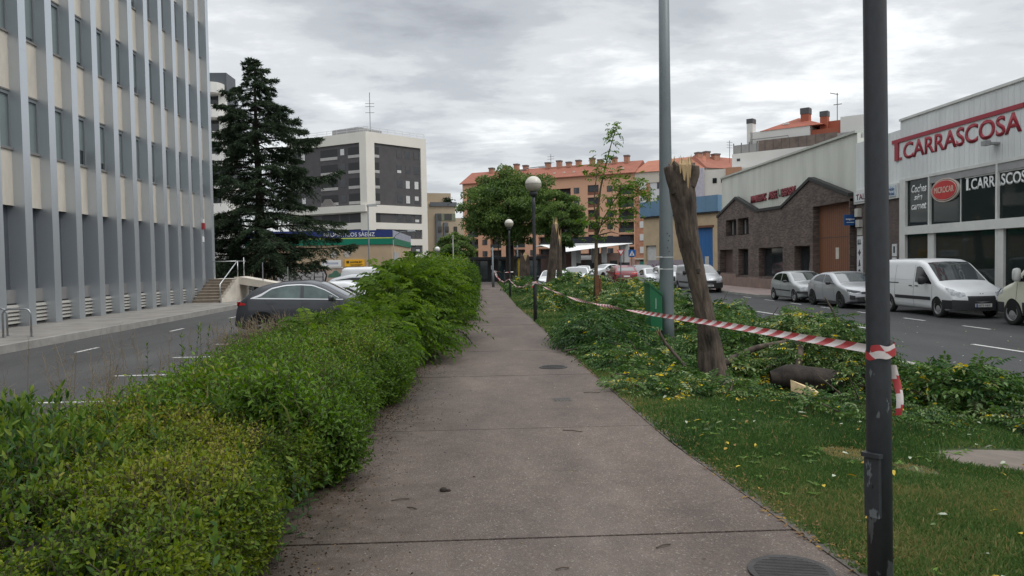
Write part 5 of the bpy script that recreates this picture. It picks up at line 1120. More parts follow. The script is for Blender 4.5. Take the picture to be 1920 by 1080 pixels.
def make_car(sp, label, loc, rotz, col, cat='car', name='parked_car', group=None, detail=True):
    S = Shape(sp); t = thing(name, (0, 0, 0), label, cat, group); P = paint(*col)
    def part(m, nm, mt, parent=t, smooth=True): return m.build(nm, mt, parent, smooth=smooth, local=True)
    part(S.body(), 'body', P)
    gl = sp.get('glass', CARGL)
    for lo, hi in sp['side_win']:
        for sg in (1, -1): part(side_patch(S, lo, hi, sg, .006), 'side_window', sp.get('side_glass', CARGL_T))
    x0, x1 = sp['screen']; nose = 0
    def scr(u, v, a=x0, b=x1, m=.0):
        x = a + (b - a) * v; y = (u * 2 - 1) * (S.y(x, S.top(x)) - .0) * (.985 - m); return S.surf(x, y, .007)
    part(patch(scr, 22, 14), 'windscreen', gl)
    if 'rear_screen' in sp:
        a, b = sp['rear_screen']; part(patch(lambda u, v: scr(u, v, a, b, .1), 16, 8), 'rear_window', gl)
    for nm, mt, lo, hi, off in sp.get('trim', []):
        for sg in (1, -1): part(side_patch(S, lo, hi, sg, off), nm, mt)
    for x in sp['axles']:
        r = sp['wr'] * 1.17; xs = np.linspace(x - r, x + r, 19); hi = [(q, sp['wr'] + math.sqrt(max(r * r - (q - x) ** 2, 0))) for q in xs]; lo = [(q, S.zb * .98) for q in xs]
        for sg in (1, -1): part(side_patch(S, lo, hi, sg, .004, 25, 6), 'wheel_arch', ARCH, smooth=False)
    tw = .2; wy = S.W / 2 * 1.0 - tw / 2; wt = wheel_mesh(sp['wr'], tw); wr = rim_mesh(sp['wr'], tw, sp.get('spokes', 5)); proto = None
    for x in sp['axles']:
        for sg in (1, -1):
            l = (x - S.L / 2, sg * (wy - .0), sp['wr'])
            if proto is None: proto = wt.build('wheel', TYRE, t, smooth=True, local=True, loc=l); wr.build('rim', sp.get('rim', [RIM, BLKP]), proto, local=True)
            else: dup(proto, t, l)
    def fpatch(nm, mt, y0, y1, zlo, zhi, off=.008, rear=False, n=14):
        zl = np.array(zlo, float); zh = np.array(zhi, float)
        def fn(u, v): y = y0 + (y1 - y0) * u; a = np.interp(u, np.linspace(0, 1, len(zl)), zl); b = np.interp(u, np.linspace(0, 1, len(zh)), zh); return (S.rear if rear else S.front)(y, a + (b - a) * v, off)
        m = patch(fn, n, 6)
        if not rear: m.f = [f[::-1] for f in m.f]
        return part(m, nm, mt)
    if detail:
        for nm, mt, y0, y1, zl, zh in sp.get('front', []):
            fpatch(nm, mt, y0, y1, zl, zh)
            if nm in ('headlight', 'fog_light', 'light_strip'): fpatch(nm, mt, -y1, -y0, zl[::-1], zh[::-1])
        for nm, mt, y0, y1, zl, zh in sp.get('rearp', []):
            fpatch(nm, mt, y0, y1, zl, zh, rear=True)
            if nm == 'tail_light': fpatch(nm, mt, -y1, -y0, zl[::-1], zh[::-1], rear=True)
        if 'plate' in sp:
            z, txt = sp['plate']; x = S.front(np.array([0.]), np.array([z]))[0][0] - .02; m = MB().box(x - .012, x + .06, -.26, .26, z - .055, z + .055); pl = part(m, 'number_plate', PLATE, smooth=False)
            M = Matrix.Identity(4); M.col[0][:3] = (0, -1, 0); M.col[1][:3] = (0, 0, 1); M.col[2][:3] = (-1, 0, 0); M.col[3][:3] = (x - .013, .2, z - .032)
            text_mesh('plate_characters', txt, PLTX, M, .41, .065, pl, .01, depth=.002)
            mb = MB().box(x - .0135, x, .215, .258, z - .053, z + .053); mb.build('country_band', mat('plate_blue', (.01, .05, .3), .5), pl, local=True)
        mx, mz = sp['mirror']
        for sg in (1, -1):
            y = float(S.y(np.array([mx]), np.array([mz]))[0]); q = MB(); hw, hh = sp.get('mirror_size', (.12, .08))
            q.tube([(mx - S.L / 2, sg * (y - .05), mz - hh * .6), (mx - S.L / 2, sg * (y + .08), mz - hh * .3)], .025, 6); c = Vector((mx - S.L / 2 - .02, sg * (y + .06 + hw), mz))
            pr = []
            for a, rr in ((-.09, .55), (-.05, .9), (.02, 1), (.05, .95)): pr.append((a, rr))
            k = len(q.v); n = 12
            for a, rr in pr: q.v += [tuple(c + Vector((a, rr * hw * math.copysign(abs(math.cos(b)) ** .6, math.cos(b)), rr * hh * math.copysign(abs(math.sin(b)) ** .6, math.sin(b))))) for b in np.linspace(0, 2 * math.pi, n + 1)[:-1]]
            for i in range(3):
                for j in range(n): q.f.append((k + i * n + j, k + i * n + (j + 1) % n, k + (i + 1) * n + (j + 1) % n, k + (i + 1) * n + j)); q.m.append(0)
            q.f += [tuple(range(k + n - 1, k - 1, -1)), tuple(range(k + 3 * n, k + 4 * n))]; q.m += [0, 0]
            part(q, 'mirror', sp.get('mirror_mat', P))
        for x, z in sp.get('handles', []):
            for sg in (1, -1): part(side_patch(S, [(x, z - .018), (x + .2, z - .018)], [(x, z + .018), (x + .2, z + .018)], sg, .022, 6, 3), 'door_handle', sp.get('handle_mat', P))
        for x0, zlo, x1, zhi in sp.get('seams', []):
            for sg in (1, -1):
                def fn(u, v, a=x0, b=x1, c=zlo, d=zhi, sg=sg): z = c + (d - c) * v; return S.side(a + (b - a) * v + (u - .5) * .012, z, sg, .003)
                m = patch(fn, 2, 14); 
                if sg > 0: m.f = [f[::-1] for f in m.f]
                part(m, 'door_seam', BLKP)
    t.location = loc; t.rotation_euler = (0, 0, rotz); WLOC[t.name] = Vector(loc); return t
DBL = mat('blind_plate_dark', (.03, .032, .035), .4)
HATCH = dict(L=4.05, W=1.80, H=1.44, top=[(0, .45), (.03, .66), (.10, .76), (.35, .86), (1.02, 1.0), (1.75, 1.36), (2.1, 1.435), (2.7, 1.42), (3.35, 1.30), (3.72, 1.10), (3.93, .95), (4.0, .8), (4.05, .45)], belt=(.90, 1.02), nose=.4, tail=.4, zb=.19,
    side_win=[([(1.38, .97), (2.28, 1.0)], [(1.38, .99), (1.62, 1.14), (1.95, 1.31), (2.28, 1.345)]), ([(2.34, 1.0), (3.28, 1.08)], [(2.34, 1.345), (2.8, 1.33), (3.15, 1.22), (3.28, 1.10)])],
    screen=(1.06, 1.82), rear_screen=(3.3, 3.72), axles=(.80, 3.38), wr=.325, spokes=5, rim=[RIMD, TYRE], mirror=(1.55, 1.0), mirror_mat=DBL, mirror_size=(.10, .075), plate=(.42, '4821 MKT'),
    front=[('headlight', DARKLENS, .40, .86, [.64, .61, .68], [.71, .74, .80]), ('light_strip', CHROME, .44, .84, [.625, .605, .67], [.645, .625, .69]), ('grille', BLKP, -.38, .38, [.60, .58, .60], [.68, .69, .68]), ('lower_grille', BLKP, -.52, .52, [.30, .28, .30], [.46, .50, .46]), ('fog_light', BLKP, .60, .80, [.36, .38], [.52, .56]), ('badge', CHROME, -.08, .08, [.58, .56, .58], [.72, .74, .72])],
    rearp=[('tail_light', REDL, .4, .82, [.78, .76], [.9, .93])], handles=[(2.15, .86), (3.0, .90)], seams=[(1.28, .3, 1.36, .97), (2.3, .3, 2.31, 1.0), (3.02, .55, 3.2, 1.06)],
    trim=[('sill_trim', DBL, [(1.2, .2), (3.0, .2)], [(1.2, .27), (3.0, .27)], .006)])
OLDHATCH = dict(L=3.77, W=1.64, H=1.42, top=[(0, .42), (.03, .60), (.10, .72), (.3, .81), (.82, .93), (1.55, 1.33), (1.85, 1.41), (2.6, 1.405), (3.15, 1.32), (3.45, 1.10), (3.62, .92), (3.7, .8), (3.77, .42)], belt=(.88, .95), nose=.35, tail=.4, zb=.19, r=.12,
    side_win=[([(1.28, .93), (2.2, .95)], [(1.28, .96), (1.5, 1.12), (1.8, 1.30), (2.2, 1.325)]), ([(2.28, .96), (3.15, 1.02)], [(2.28, 1.325), (2.7, 1.31), (3.0, 1.22), (3.15, 1.05)])], side_glass=CARGL_T,
    screen=(.92, 1.6), rear_screen=(3.14, 3.45), axles=(.72, 3.19), wr=.29, spokes=0, rim=[HUB, BLKP], mirror=(1.42, .96), mirror_mat=DBL, mirror_size=(.09, .06),
    front=[('headlight', LAMPM, .36, .74, [.58, .56, .60], [.70, .74, .76]), ('grille', BLKP, -.3, .3, [.60, .60], [.66, .66]), ('bumper_strip', BLKP, -.78, .78, [.43, .43], [.53, .53]), ('lower_grille', BLKP, -.4, .4, [.27, .27], [.35, .35])],
    rearp=[('tail_light', REDL, .55, .75, [.7, .7], [.92, .95])], handles=[(2.05, .82)], seams=[(1.16, .3, 1.26, .92), (2.24, .3, 2.25, .95)],
    trim=[('rubbing_strip', BLKP, [(1.12, .50), (2.9, .52)], [(1.12, .55), (2.9, .57)], .012), ('bumper_strip', BLKP, [(.02, .43), (.35, .43)], [(.02, .53), (.35, .53)], .006)])
VAN = dict(L=4.8, W=1.9, H=1.94, top=[(0, .50), (.03, .70), (.12, .86), (.4, .98), (1.02, 1.17), (1.85, 1.80), (2.25, 1.925), (3.0, 1.94), (4.5, 1.93), (4.68, 1.86), (4.77, 1.5), (4.8, .45)], belt=(1.05, 1.15), lean=.13, nose=.5, tail=.4, zb=.24, r=.14, soft=.12,
    side_win=[([(1.30, 1.10), (2.28, 1.16)], [(1.30, 1.14), (1.55, 1.36), (1.95, 1.66), (2.1, 1.70), (2.28, 1.68)])], side_glass=CARGL_T,
    screen=(1.06, 1.9), axles=(.93, 3.93), wr=.325, spokes=0, rim=[HUB, BLKP], mirror=(1.62, 1.22), mirror_mat=BLKP, mirror_size=(.12, .14), plate=(.44, '1873 HKF'),
    front=[('headlight', LAMPM, .50, .90, [.74, .70, .80], [.84, .92, 1.02]), ('grille', BLKP, -.46, .46, [.58, .56, .58], [.74, .74, .74]), ('bumper', BLKP, -.9, .9, [.30, .27, .25, .27, .30], [.62, .60, .53, .60, .62]), ('badge', CHROME, -.06, .06, [.80, .80], [.88, .88])],
    handles=[(2.05, 1.02), (2.42, 1.02)], handle_mat=BLKP, seams=[(1.22, .42, 1.26, 1.05), (2.34, .3, 2.36, 1.75), (3.55, .5, 3.55, 1.75)],
    trim=[('rubbing_strip', BLKP, [(1.32, .56), (3.5, .56)], [(1.32, .67), (3.5, .67)], .014), ('slide_rail', BLKP, [(3.3, 1.09), (4.6, 1.09)], [(3.3, 1.12), (4.6, 1.12)], .008), ('bumper', BLKP, [(.01, .3), (.58, .3)], [(.01, .6), (.58, .6)], .007), ('panel_press', mat('van_panel_line', (.62, .62, .63), .4), [(2.42, 1.215), (4.6, 1.235)], [(2.42, 1.235), (4.6, 1.255)], .004)])
CREAMVAN = dict(L=5.6, W=2.0, H=2.3, top=[(0, .55), (.03, .85), (.1, 1.0), (.35, 1.10), (.95, 1.27), (1.75, 2.02), (2.15, 2.26), (3, 2.3), (5.4, 2.28), (5.56, 2.1), (5.6, .5)], belt=(1.15, 1.25), lean=.1, nose=.5, tail=.4, zb=.3, r=.15, soft=.12,
    side_win=[([(1.25, 1.28), (2.2, 1.28)], [(1.25, 1.30), (1.6, 1.62), (1.95, 1.95), (2.2, 1.98)])], side_glass=CARGL_T, screen=(1.0, 1.8), axles=(.98, 4.25), wr=.36, spokes=0, rim=[HUB, BLKP], mirror=(1.38, 1.48), mirror_mat=mat('mirror_pale', (.55, .56, .54), .4), mirror_size=(.11, .2),
    front=[('headlight', LAMPM, .5, .9, [.82, .82], [1.0, 1.06]), ('grille', BLKP, -.45, .45, [.7, .7], [.9, .9]), ('bumper', BLKP, -.95, .95, [.35, .35], [.68, .68])], handles=[(2.1, 1.1)], handle_mat=BLKP, seams=[(1.15, .5, 1.2, 1.25), (2.3, .4, 2.3, 2.05)],
    trim=[('bumper', BLKP, [(.01, .34), (.52, .34)], [(.01, .66), (.52, .66)], .007), ('sill_band', BLKP, [(1.42, .31), (3.8, .31)], [(1.42, .68), (3.8, .68)], .008), ('side_lamp', LAMPM, [(.06, .84), (.38, .93)], [(.06, 1.0), (.38, 1.1)], .008)])
SUV = dict(L=4.57, W=1.9, H=1.62, top=[(0, .5), (.03, .78), (.12, .92), (.5, 1.03), (1.15, 1.12), (1.95, 1.53), (2.4, 1.62), (3.1, 1.60), (3.8, 1.47), (4.2, 1.20), (4.42, 1.04), (4.5, .9), (4.57, .5)], belt=(1.02, 1.12), nose=.4, tail=.45, zb=.22, soft=.14,
    side_win=[([(1.45, 1.09), (2.45, 1.11)], [(1.45, 1.11), (1.8, 1.33), (2.2, 1.48), (2.45, 1.505)]), ([(2.55, 1.11), (3.72, 1.15)], [(2.55, 1.505), (3.0, 1.49), (3.4, 1.39), (3.72, 1.18)])],
    screen=(1.2, 2.0), rear_screen=(3.86, 4.24), axles=(.92, 3.66), wr=.35, spokes=5, mirror=(1.65, 1.12), mirror_size=(.11, .09),
    front=[('headlight', LAMPM, .45, .86, [.78, .78], [.9, .92]), ('grille', BLKP, -.4, .4, [.55, .55], [.88, .88])], rearp=[('tail_light', REDL, .42, .9, [.93, .91], [1.03, 1.05]), ('number_plate', PLATE, -.25, .25, [.7, .7], [.82, .82])],
    handles=[(2.3, .98), (3.3, 1.0)], seams=[(1.36, .35, 1.42, 1.08), (2.5, .35, 2.5, 1.11), (3.3, .7, 3.6, 1.1)],
    trim=[('window_trim', CHROME, [(1.3, 1.06), (3.72, 1.12), (4.0, 1.135)], [(1.3, 1.085), (3.72, 1.155), (4.0, 1.15)], .009), ('window_trim', CHROME, [(1.42, 1.105), (1.8, 1.33), (2.2, 1.485), (2.6, 1.51), (3.0, 1.495), (3.4, 1.40), (3.72, 1.185), (4.0, 1.13)], [(1.42, 1.13), (1.8, 1.355), (2.2, 1.51), (2.6, 1.535), (3.0, 1.52), (3.4, 1.44), (3.72, 1.26), (4.0, 1.15)], .009), ('tail_light', REDL, [(4.18, .95), (4.5, .93)], [(4.18, 1.0), (4.5, 1.05)], .01), ('sill_trim', BLKP, [(.6, .23), (4.0, .23)], [(.6, .36), (4.0, .36)], .006)])
G_ = 'cars parked along the far kerb'
make_car(VAN, 'white panel van with black bumper parked facing the camera before the showroom', (16.15, 26.1, 0), R(90), ('white', (.74, .75, .76)), 'van', 'panel_van')
make_car(CREAMVAN, 'cream van cut by the right frame edge, nose to nose with the white van', (16.5, 19.7, 0), R(-90), ('cream', (.62, .62, .50)), 'van', 'panel_van')
make_car(HATCH, 'newer silver hatchback with dark alloys parked between old hatchback and dark pole', (15.33, 31.15, 0), R(90), ('silver', (.47, .48, .50), .45), group=G_)
make_car(OLDHATCH, 'older dull silver hatchback with black bumper strip parked before the brown garage door', (15.2, 35.45, 0), R(90), ('dull_silver', (.40, .42, .42), .3), group=G_)
DS = dict(SUV, side_glass=TEALGL)
make_car(DS, 'dark grey crossover with chrome window line and red tail light behind the hedge', (-5.05, 23.4, 0), R(180), ('graphite', (.05, .054, .062), .3))
S2 = dict(SUV, H=1.74, top=[(x, z if z < 1.1 else 1.1 + (z - 1.1) * 1.23) for x, z in SUV['top']], trim=SUV['trim'][2:], side_win=[([(1.45, 1.12), (2.45, 1.14)], [(1.45, 1.14), (1.8, 1.37), (2.2, 1.55), (2.45, 1.6)]), ([(2.5, 1.14), (4.0, 1.2)], [(2.5, 1.6), (3.0, 1.6), (3.6, 1.52), (4.0, 1.25)])], side_glass=CARGL_T)
make_car(S2, 'silver estate with dark side windows in the row behind the dark crossover', (-4.1, 29.3, 0), R(180), ('silver', (.47, .48, .50), .45))
make_car(dict(HATCH, H=1.54, top=[(x, z if z < 1 else 1 + (z - 1) * 1.2) for x, z in HATCH['top']]), 'white hatchback squeezed between the dark crossover and the silver estate', (-4.5, 26.4, 0), R(180), ('white', (.74, .75, .76)))
make_car(VAN, 'white van mostly hidden behind the tall light green shrub', (-4.2, 36.0, 0), R(180), ('white', (.74, .75, .76)), 'van', 'panel_van')
make_car(SUV, 'red car seen from behind driving away on the far road', (11.75, 62.8, 0), R(-90), ('red', (.17, .008, .014)))
make_car(dict(SUV, trim=[]), 'grey car beside the red one on the far road', (13.75, 64.2, 0), R(90), ('mid_grey', (.12, .13, .14), .3))
make_car(HATCH, 'white hatchback just left of the tall grey mast on the far road', (13.0, 56.6, 0), R(90), ('white', (.74, .75, .76)))
make_car(dict(VAN, H=1.7, top=[(x, z if z < 1.1 else 1.1 + (z - 1.1) * .72) for x, z in VAN['top']], side_win=[([(1.30, 1.10), (2.28, 1.12)], [(1.30, 1.12), (1.6, 1.3), (1.95, 1.5), (2.28, 1.52)])]), 'silver car facing the camera in front of the tall blue door', (13.85, 47.8, 0), R(90), ('silver', (.47, .48, .50), .45))
make_car(SUV, 'white car half hidden by the leaning broken trunk', (13.7, 54.8, 0), R(90), ('white', (.74, .75, .76)))
make_car(SUV, 'white car side on at the petrol station entrance', (14.4, 87, 0), R(35), ('white', (.74, .75, .76)))
make_car(HATCH, 'white hatchback facing the camera beside the thin tree trunk', (12.4, 91, 0), R(80), ('white', (.74, .75, .76)))
make_car(HATCH, 'white car parked behind the pair of snapped trunks', (5.1, 53.2, 0), R(78), ('white', (.74, .75, .76)))
make_car(SUV, 'white car with its bonnet just above the green heap right of the snapped trunks', (7.0, 55.0, 0), R(82), ('white', (.74, .75, .76)))
# ---------------------------------------------------------------- street furniture
POLE = None
def pole_mat():
    m, N, L, b = base_mat('chipped_pole_paint'); tc = N.new('ShaderNodeTexCoord'); mp = N.new('ShaderNodeMapping'); mp.inputs[3].default_value = (1, 1, .45); L.new(tc.outputs['Object'], mp.inputs[0])
    n = N.new('ShaderNodeTexNoise'); n.inputs['Scale'].default_value = 13; n.inputs['Detail'].default_value = 5; n.inputs['Roughness'].default_value = .55; L.new(mp.outputs[0], n.inputs[0])
    sp = N.new('ShaderNodeSeparateXYZ'); L.new(tc.outputs['Object'], sp.inputs[0])
    mr = N.new('ShaderNodeMapRange'); L.new(sp.outputs[2], mr.inputs[0]); mr.inputs[1].default_value = .1; mr.inputs[2].default_value = 1.5; mr.inputs[3].default_value = .12; mr.inputs[4].default_value = -.1
    ad = N.new('ShaderNodeMath'); ad.operation = 'ADD'; L.new(n.outputs[0], ad.inputs[0]); L.new(mr.outputs[0], ad.inputs[1])
    r = N.new('ShaderNodeValToRGB'); L.new(ad.outputs[0], r.inputs[0]); e = r.color_ramp.elements; e[0].position = .645; e[0].color = (.028, .031, .036, 1); e[1].position = .665; e[1].color = (.13, .145, .15, 1)
    n2 = N.new('ShaderNodeTexNoise'); n2.inputs['Scale'].default_value = 40; n2.inputs['Detail'].default_value = 4; L.new(mp.outputs[0], n2.inputs[0])
    m2 = N.new('ShaderNodeMapRange'); L.new(n2.outputs[0], m2.inputs[0]); m2.inputs[3].default_value = .6; m2.inputs[4].default_value = 1.4
    vm = N.new('ShaderNodeVectorMath'); vm.operation = 'SCALE'; L.new(r.outputs[0], vm.inputs[0]); L.new(m2.outputs[0], vm.inputs['Scale']); L.new(vm.outputs[0], b.inputs['Base Color']); b.inputs['Roughness'].default_value = .5
    bp = N.new('ShaderNodeBump'); bp.inputs['Strength'].default_value = .5; bp.inputs['Distance'].default_value = .004; L.new(r.outputs[0], bp.inputs['Height']); L.new(bp.outputs[0], b.inputs['Normal']); return m
POLEM = pole_mat(); POLEC = mat('dark_lamp_pole', (.028, .031, .036), .5, .25, 6); GLOBE = mat('globe_milky', (.60, .57, .50), .3, .06, 2, spec=.5); GLOBE2 = mat('globe_lower', (.40, .37, .31), .35, .08, 2); GREY = mat('galvanised', (.16, .185, .195), .5, .13, 2.5, metal=.25, stretch=(1, 1, .3))
def lamp(x, y, label, m, H=4.05, door=False):
    z = float(pz(y)); t = thing('globe_lamp_post', (x, y, z), label, 'street lamp', 'globe lamp posts along the footpath')
    MB().lathe((x, y, z), [(.056, -.25), (.056, 1.0), (.0525, 1.1), (.05, H - .5), (.046, H - .14)], 24).build('pole', m, t, smooth=True)
    k = MB().lathe((x, y, z), [(.075, H - .2), (.11, H - .14), (.12, H - .06)], 20); k.build('collar', POLEC, t, smooth=True)
    prof = lambda a, b_: [(.25 * math.cos(q), H + .17 + .25 * math.sin(q)) for q in np.linspace(a, b_, 12)]
    MB().lathe((x, y, z), prof(-1.05, -.02), 28).build('lower_bowl', GLOBE2, t, smooth=True); MB().lathe((x, y, z), prof(.02, 1.5), 28).build('globe', GLOBE, t, smooth=True); MB().lathe((x, y, z), [(.253, H + .16), (.257, H + .165), (.257, H + .175), (.253, H + .18)], 28).build('seam_ring', mat('globe_seam', (.3, .28, .24), .4), t)
    if door:
        a = Vector((-.85, -.52, 0)).normalized(); s = Vector((-a.y, a.x, 0)); k = MB()
        c = Vector((x, y, z)); 
        def bx(u0, u1, z0, z1, d0, d1): k.box8([c + s * u + a * d + Vector((0, 0, zz)) for zz in (z0, z1) for u, d in ((u0, d0), (u1, d0), (u1, d1), (u0, d1))])
        bx(-.036, .036, .32, .60, .045, .068); o = k.build('inspection_door', POLEM, t); MB().tube([c + a * .066 + Vector((0, 0, .47)), c + a * .074 + Vector((0, 0, .47))], .009, 8).build('lock', POLEC, o)
        k = MB(); bx(-.045, .045, .605, .625, .045, .078); k.build('door_hood', POLEM, t)
    return t
PX, PY = 1.885, 3.5
lamp(PX, PY, 'chipped dark lamp post close to the camera with tape tied round it', POLEM, 4.05, True).rotation_euler.y = R(-.6)
lamp(1.66, 23.3, 'middle distance globe lamp post where the sagging tape ends', POLEC)
lamp(1.66, 43.3, 'farther globe lamp post standing before the big round tree', POLEC)
lamp(1.75, 74, 'farthest globe lamp post partly lost in the tree crown', POLEC)
# hazard tape: red and white slanted stripes, twisting as it sags
TRED = mat('tape_red', (.42, .045, .05), .4, .1, 30); TWHT = mat('tape_white', (.66, .60, .58), .4, .08, 30)
def tape(name, label, pts, w=.062, twist=0.6, tilt0=.25, slope=1.0, per=.13, parent=None):
    pts = [Vector(p) for p in pts]; path = []
    n = 400
    P = np.array([list(p) for p in pts]); tt = np.linspace(0, len(pts) - 1, n); C = np.stack([np.interp(tt, np.arange(len(pts)), P[:, i]) for i in range(3)], 1)
    ker = np.bartlett(61); ker /= ker.sum(); Cp = np.concatenate([np.repeat(C[:1], 30, 0) + (C[1] - C[0]) * np.arange(-30, 0)[:, None], C, np.repeat(C[-1:], 30, 0) + (C[-1] - C[-2]) * np.arange(1, 31)[:, None]]); C = np.stack([np.convolve(Cp[:, i], ker, 'valid') for i in range(3)], 1)
    s = np.concatenate([[0], np.cumsum(np.linalg.norm(np.diff(C, axis=0), axis=1))]); q = per / 4; N_ = int((s[-1] - per * slope) / q); K = 7; m = MB(); ss0 = np.arange(N_) * q + per * slope / 2
    Cs = lambda v: np.stack([np.interp(v, s, C[:, i]) for i in range(3)], 1)
    for j in range(K):
        v = j / (K - 1) - .5; ss = ss0 - v * slope * per; ss[0], ss[-1] = 0, s[-1]; P = Cs(ss); T = unit(Cs(ss + .02) - Cs(ss - .02)); S = unit(np.cross(T, [0, 0, 1.])); U = np.cross(S, T); ang = tilt0 + twist * ss if not callable(twist) else twist(ss)
        W_ = w * (.75 + .4 * fnoise(ss * .8, ss * 0, 9)); up = U * np.cos(ang)[:, None] + S * np.sin(ang)[:, None]; sd = np.cross(T, up); m.v += [tuple(p) for p in P + up * (W_ * v)[:, None] + sd * (W_ * .16 * (1 - 4 * v * v))[:, None]]
    for i in range(N_ - 1):
        for j in range(K - 1): m.f.append((j * N_ + i, j * N_ + i + 1, (j + 1) * N_ + i + 1, (j + 1) * N_ + i)); m.m.append((i // 4) % 2)
    return m.build(name, [TWHT, TRED], parent, smooth=True)
zt = 1.66
tp = thing('barrier_tape', (PX, PY, zt), 'red and white hazard tape sagging from the near pole to the middle lamp post', 'barrier tape')
tape('tape_span', '', [(PX - .06, PY + .0, zt), (1.84, 4.6, 1.625), (1.81, 6.4, 1.575), (1.78, 8.2, 1.515), (1.75, 10.5, 1.455), (1.72, 13, 1.40), (1.70, 16, 1.385), (1.68, 19, 1.40), (1.66, 22, 1.435), (1.61, 23.24, 1.46)], .046, lambda s: .15 + .35 * np.sin(s * .9) + np.where(s > 4, (s - 4) * 1.1, 0), .9, 1.1, .115, parent=tp)
def wrap(x, y, z, r, parent):
    m = MB(); n = 96; K = 9
    for lay, (z0, h, rr, ph) in enumerate(((z + .012, .034, r + .005, .4), (z - .022, .036, r + .008, 1.7))):
        for i in range(n + 1):
            a = 2 * math.pi * i / n
            for j in range(K): m.v.append((x + rr * math.cos(a), y + rr * math.sin(a), z0 + h * (j / (K - 1) - .5) + .010 * math.sin(a + ph) + .004 * math.sin(5 * a)))
        b = lay * (n + 1) * K
        for i in range(n):
            for j in range(K - 1): q = b + i * K + j; m.f.append((q, q + K, q + K + 1, q + 1)); m.m.append(int(((i * .9 + j * 1.0 + lay * 11) // 16) % 2))
    m.build('knot_wrap', [TWHT, TRED], parent, smooth=True)
wrap(PX, PY, zt, .058, tp)
def tail(pts, w, parent):
    m = MB(); n = len(pts)
    for i, (x, y, z) in enumerate(pts): f = w * (1 - .25 * i / n); m.v += [(x - f / 2, y, z), (x, y - .012, z + .004), (x + f / 2, y - .004, z)]
    for i in range(n - 1):
        for j in range(2): q = i * 3 + j; m.f.append((q, q + 3, q + 4, q + 1)); m.m.append(int(((i + j) // 4) % 2))
    m.build('loose_end', [TWHT, TRED], parent, smooth=True)
tail([(PX + .05 + .022 * math.sin(i * .22) + i * .0016, PY - .01 + .01 * math.sin(i * .4), zt - .08 - i * .017) for i in range(15)], .04, tp)
tp2 = thing('barrier_tape', (1.66, 23.3, 1.46), 'thin far hazard tape strung from the middle lamp post to the one beyond', 'barrier tape')
tape('tape_span', '', [(1.6, 23.36, 1.46), (1.55, 28, 1.16), (1.58, 34, .98), (1.6, 40, 1.05), (1.6, 43.24, 1.12)], .07, 1.6, .3, 1.0, .2, parent=tp2); wrap(1.66, 23.3, 1.46, .058, tp2)
tail([(1.62 - .01 * i, 23.2, 1.42 - .02 * i) for i in range(8)], .06, tp2)
tp3 = thing('barrier_tape', (1.66, 43.3, 1.1), 'farthest hazard tape with hanging ends beyond the second globe lamp', 'barrier tape')
tape('tape_span', '', [(1.6, 43.36, 1.12), (1.5, 50, .75), (1.2, 58, .95), (1.1, 61.8, 1.3)], .09, 1.6, .3, 1.0, .25, parent=tp3); tape('tape_span', '', [(1.1, 61.8, 1.35), (1.9, 62.5, 1.2), (2.7, 63, 1.25)], .08, 1.2, .3, 1, .25, parent=tp3)
tail([(1.15 + .05 * i, 61.7, 1.3 - .1 * i) for i in range(9)], .14, tp3)
# tall galvanised mast with holes and a bin
mx, my = 3.93, 15.9; mz = float(gz(mx, my))
t = thing('street_mast', (mx, my, mz), 'thick grey galvanised lighting mast rising out of frame beside the green bin', 'mast')
MB().lathe((mx, my, mz), [(.155, -.2), (.15, .5), (.145, 2), (.12, 5), (.095, 9.6)], 28).build('pole', GREY, t, smooth=True)
MB().lathe((mx, my, mz), [(.19, -.1), (.19, .03), (.16, .05)], 24).build('base_plate', GREY, t)
k = MB()
for z, a in ((2.35, -1.65), (2.30, -1.3), (2.2, -1.5), (2.05, -1.62), (1.97, -1.4)): c = Vector((mx + .137 * math.cos(a), my + .137 * math.sin(a), mz + z)); k.tube([c, c + Vector((math.cos(a), math.sin(a), 0)) * .012], .012, 8)
k.build('bolt_hole', BLACKM, t)
for z in (1.85, 1.6): MB().lathe((mx, my, mz), [(.1475, z - .006), (.1475, z + .012)], 24).build('steel_band', mat('band_steel', (.5, .5, .5), .4), t)
k = MB()
for z in (1.6, 1.85): k.box(mx - .28, mx - .12, my - .16, my - .13, mz + z, mz + z + .02)
k.build('bracket', mat('band_steel', (.5, .5, .5), .4), t)
k = MB().tube([(mx, my, mz + 9.6), (mx + .2, my, mz + 10.1), (mx + 1.6, my, mz + 10.4)], .05, 8); k.box(mx + 1.4, mx + 2.1, my - .14, my + .14, mz + 10.36, mz + 10.48); k.build('lamp_arm', GREY, t)
GRN = mat('bin_green', (.012, .125, .05), .4, .12, 3); bx0, bx1, by0, by1 = mx - .42, mx - .165, my - .28, my + .28
b = thing('litter_bin', (bx0 + .14, my, mz + .32), 'dark green litter bin fixed to the left of the grey mast', 'bin')
z0, z1 = mz + .36, mz + 1.10
k = MB(); k.box8([(bx0 + .02, by0, z0), (bx1, by0, z0), (bx1, by1, z0), (bx0 + .02, by1, z0), (bx0, by0, z1 + .18), (bx1, by0, z1 - .05), (bx1, by1, z1 - .05), (bx0, by1, z1 + .18)]); k.build('container', GRN, b)
MB().box(bx0 - .012, bx1 + .01, by0 - .012, by1 + .012, z0 - .03, z0).build('bottom_rim', GRN, b)
k = MB(); k.box8([(bx0 - .015, by0 - .015, z1 + .185), (bx1 + .012, by0 - .015, z1 - .045), (bx1 + .012, by1 + .015, z1 - .045), (bx0 - .015, by1 + .015, z1 + .185), (bx0 - .015, by0 - .015, z1 + .225), (bx1 + .012, by0 - .015, z1 - .005), (bx1 + .012, by1 + .015, z1 - .005), (bx0 - .015, by1 + .015, z1 + .225)]); k.build('lid', GRN, b)
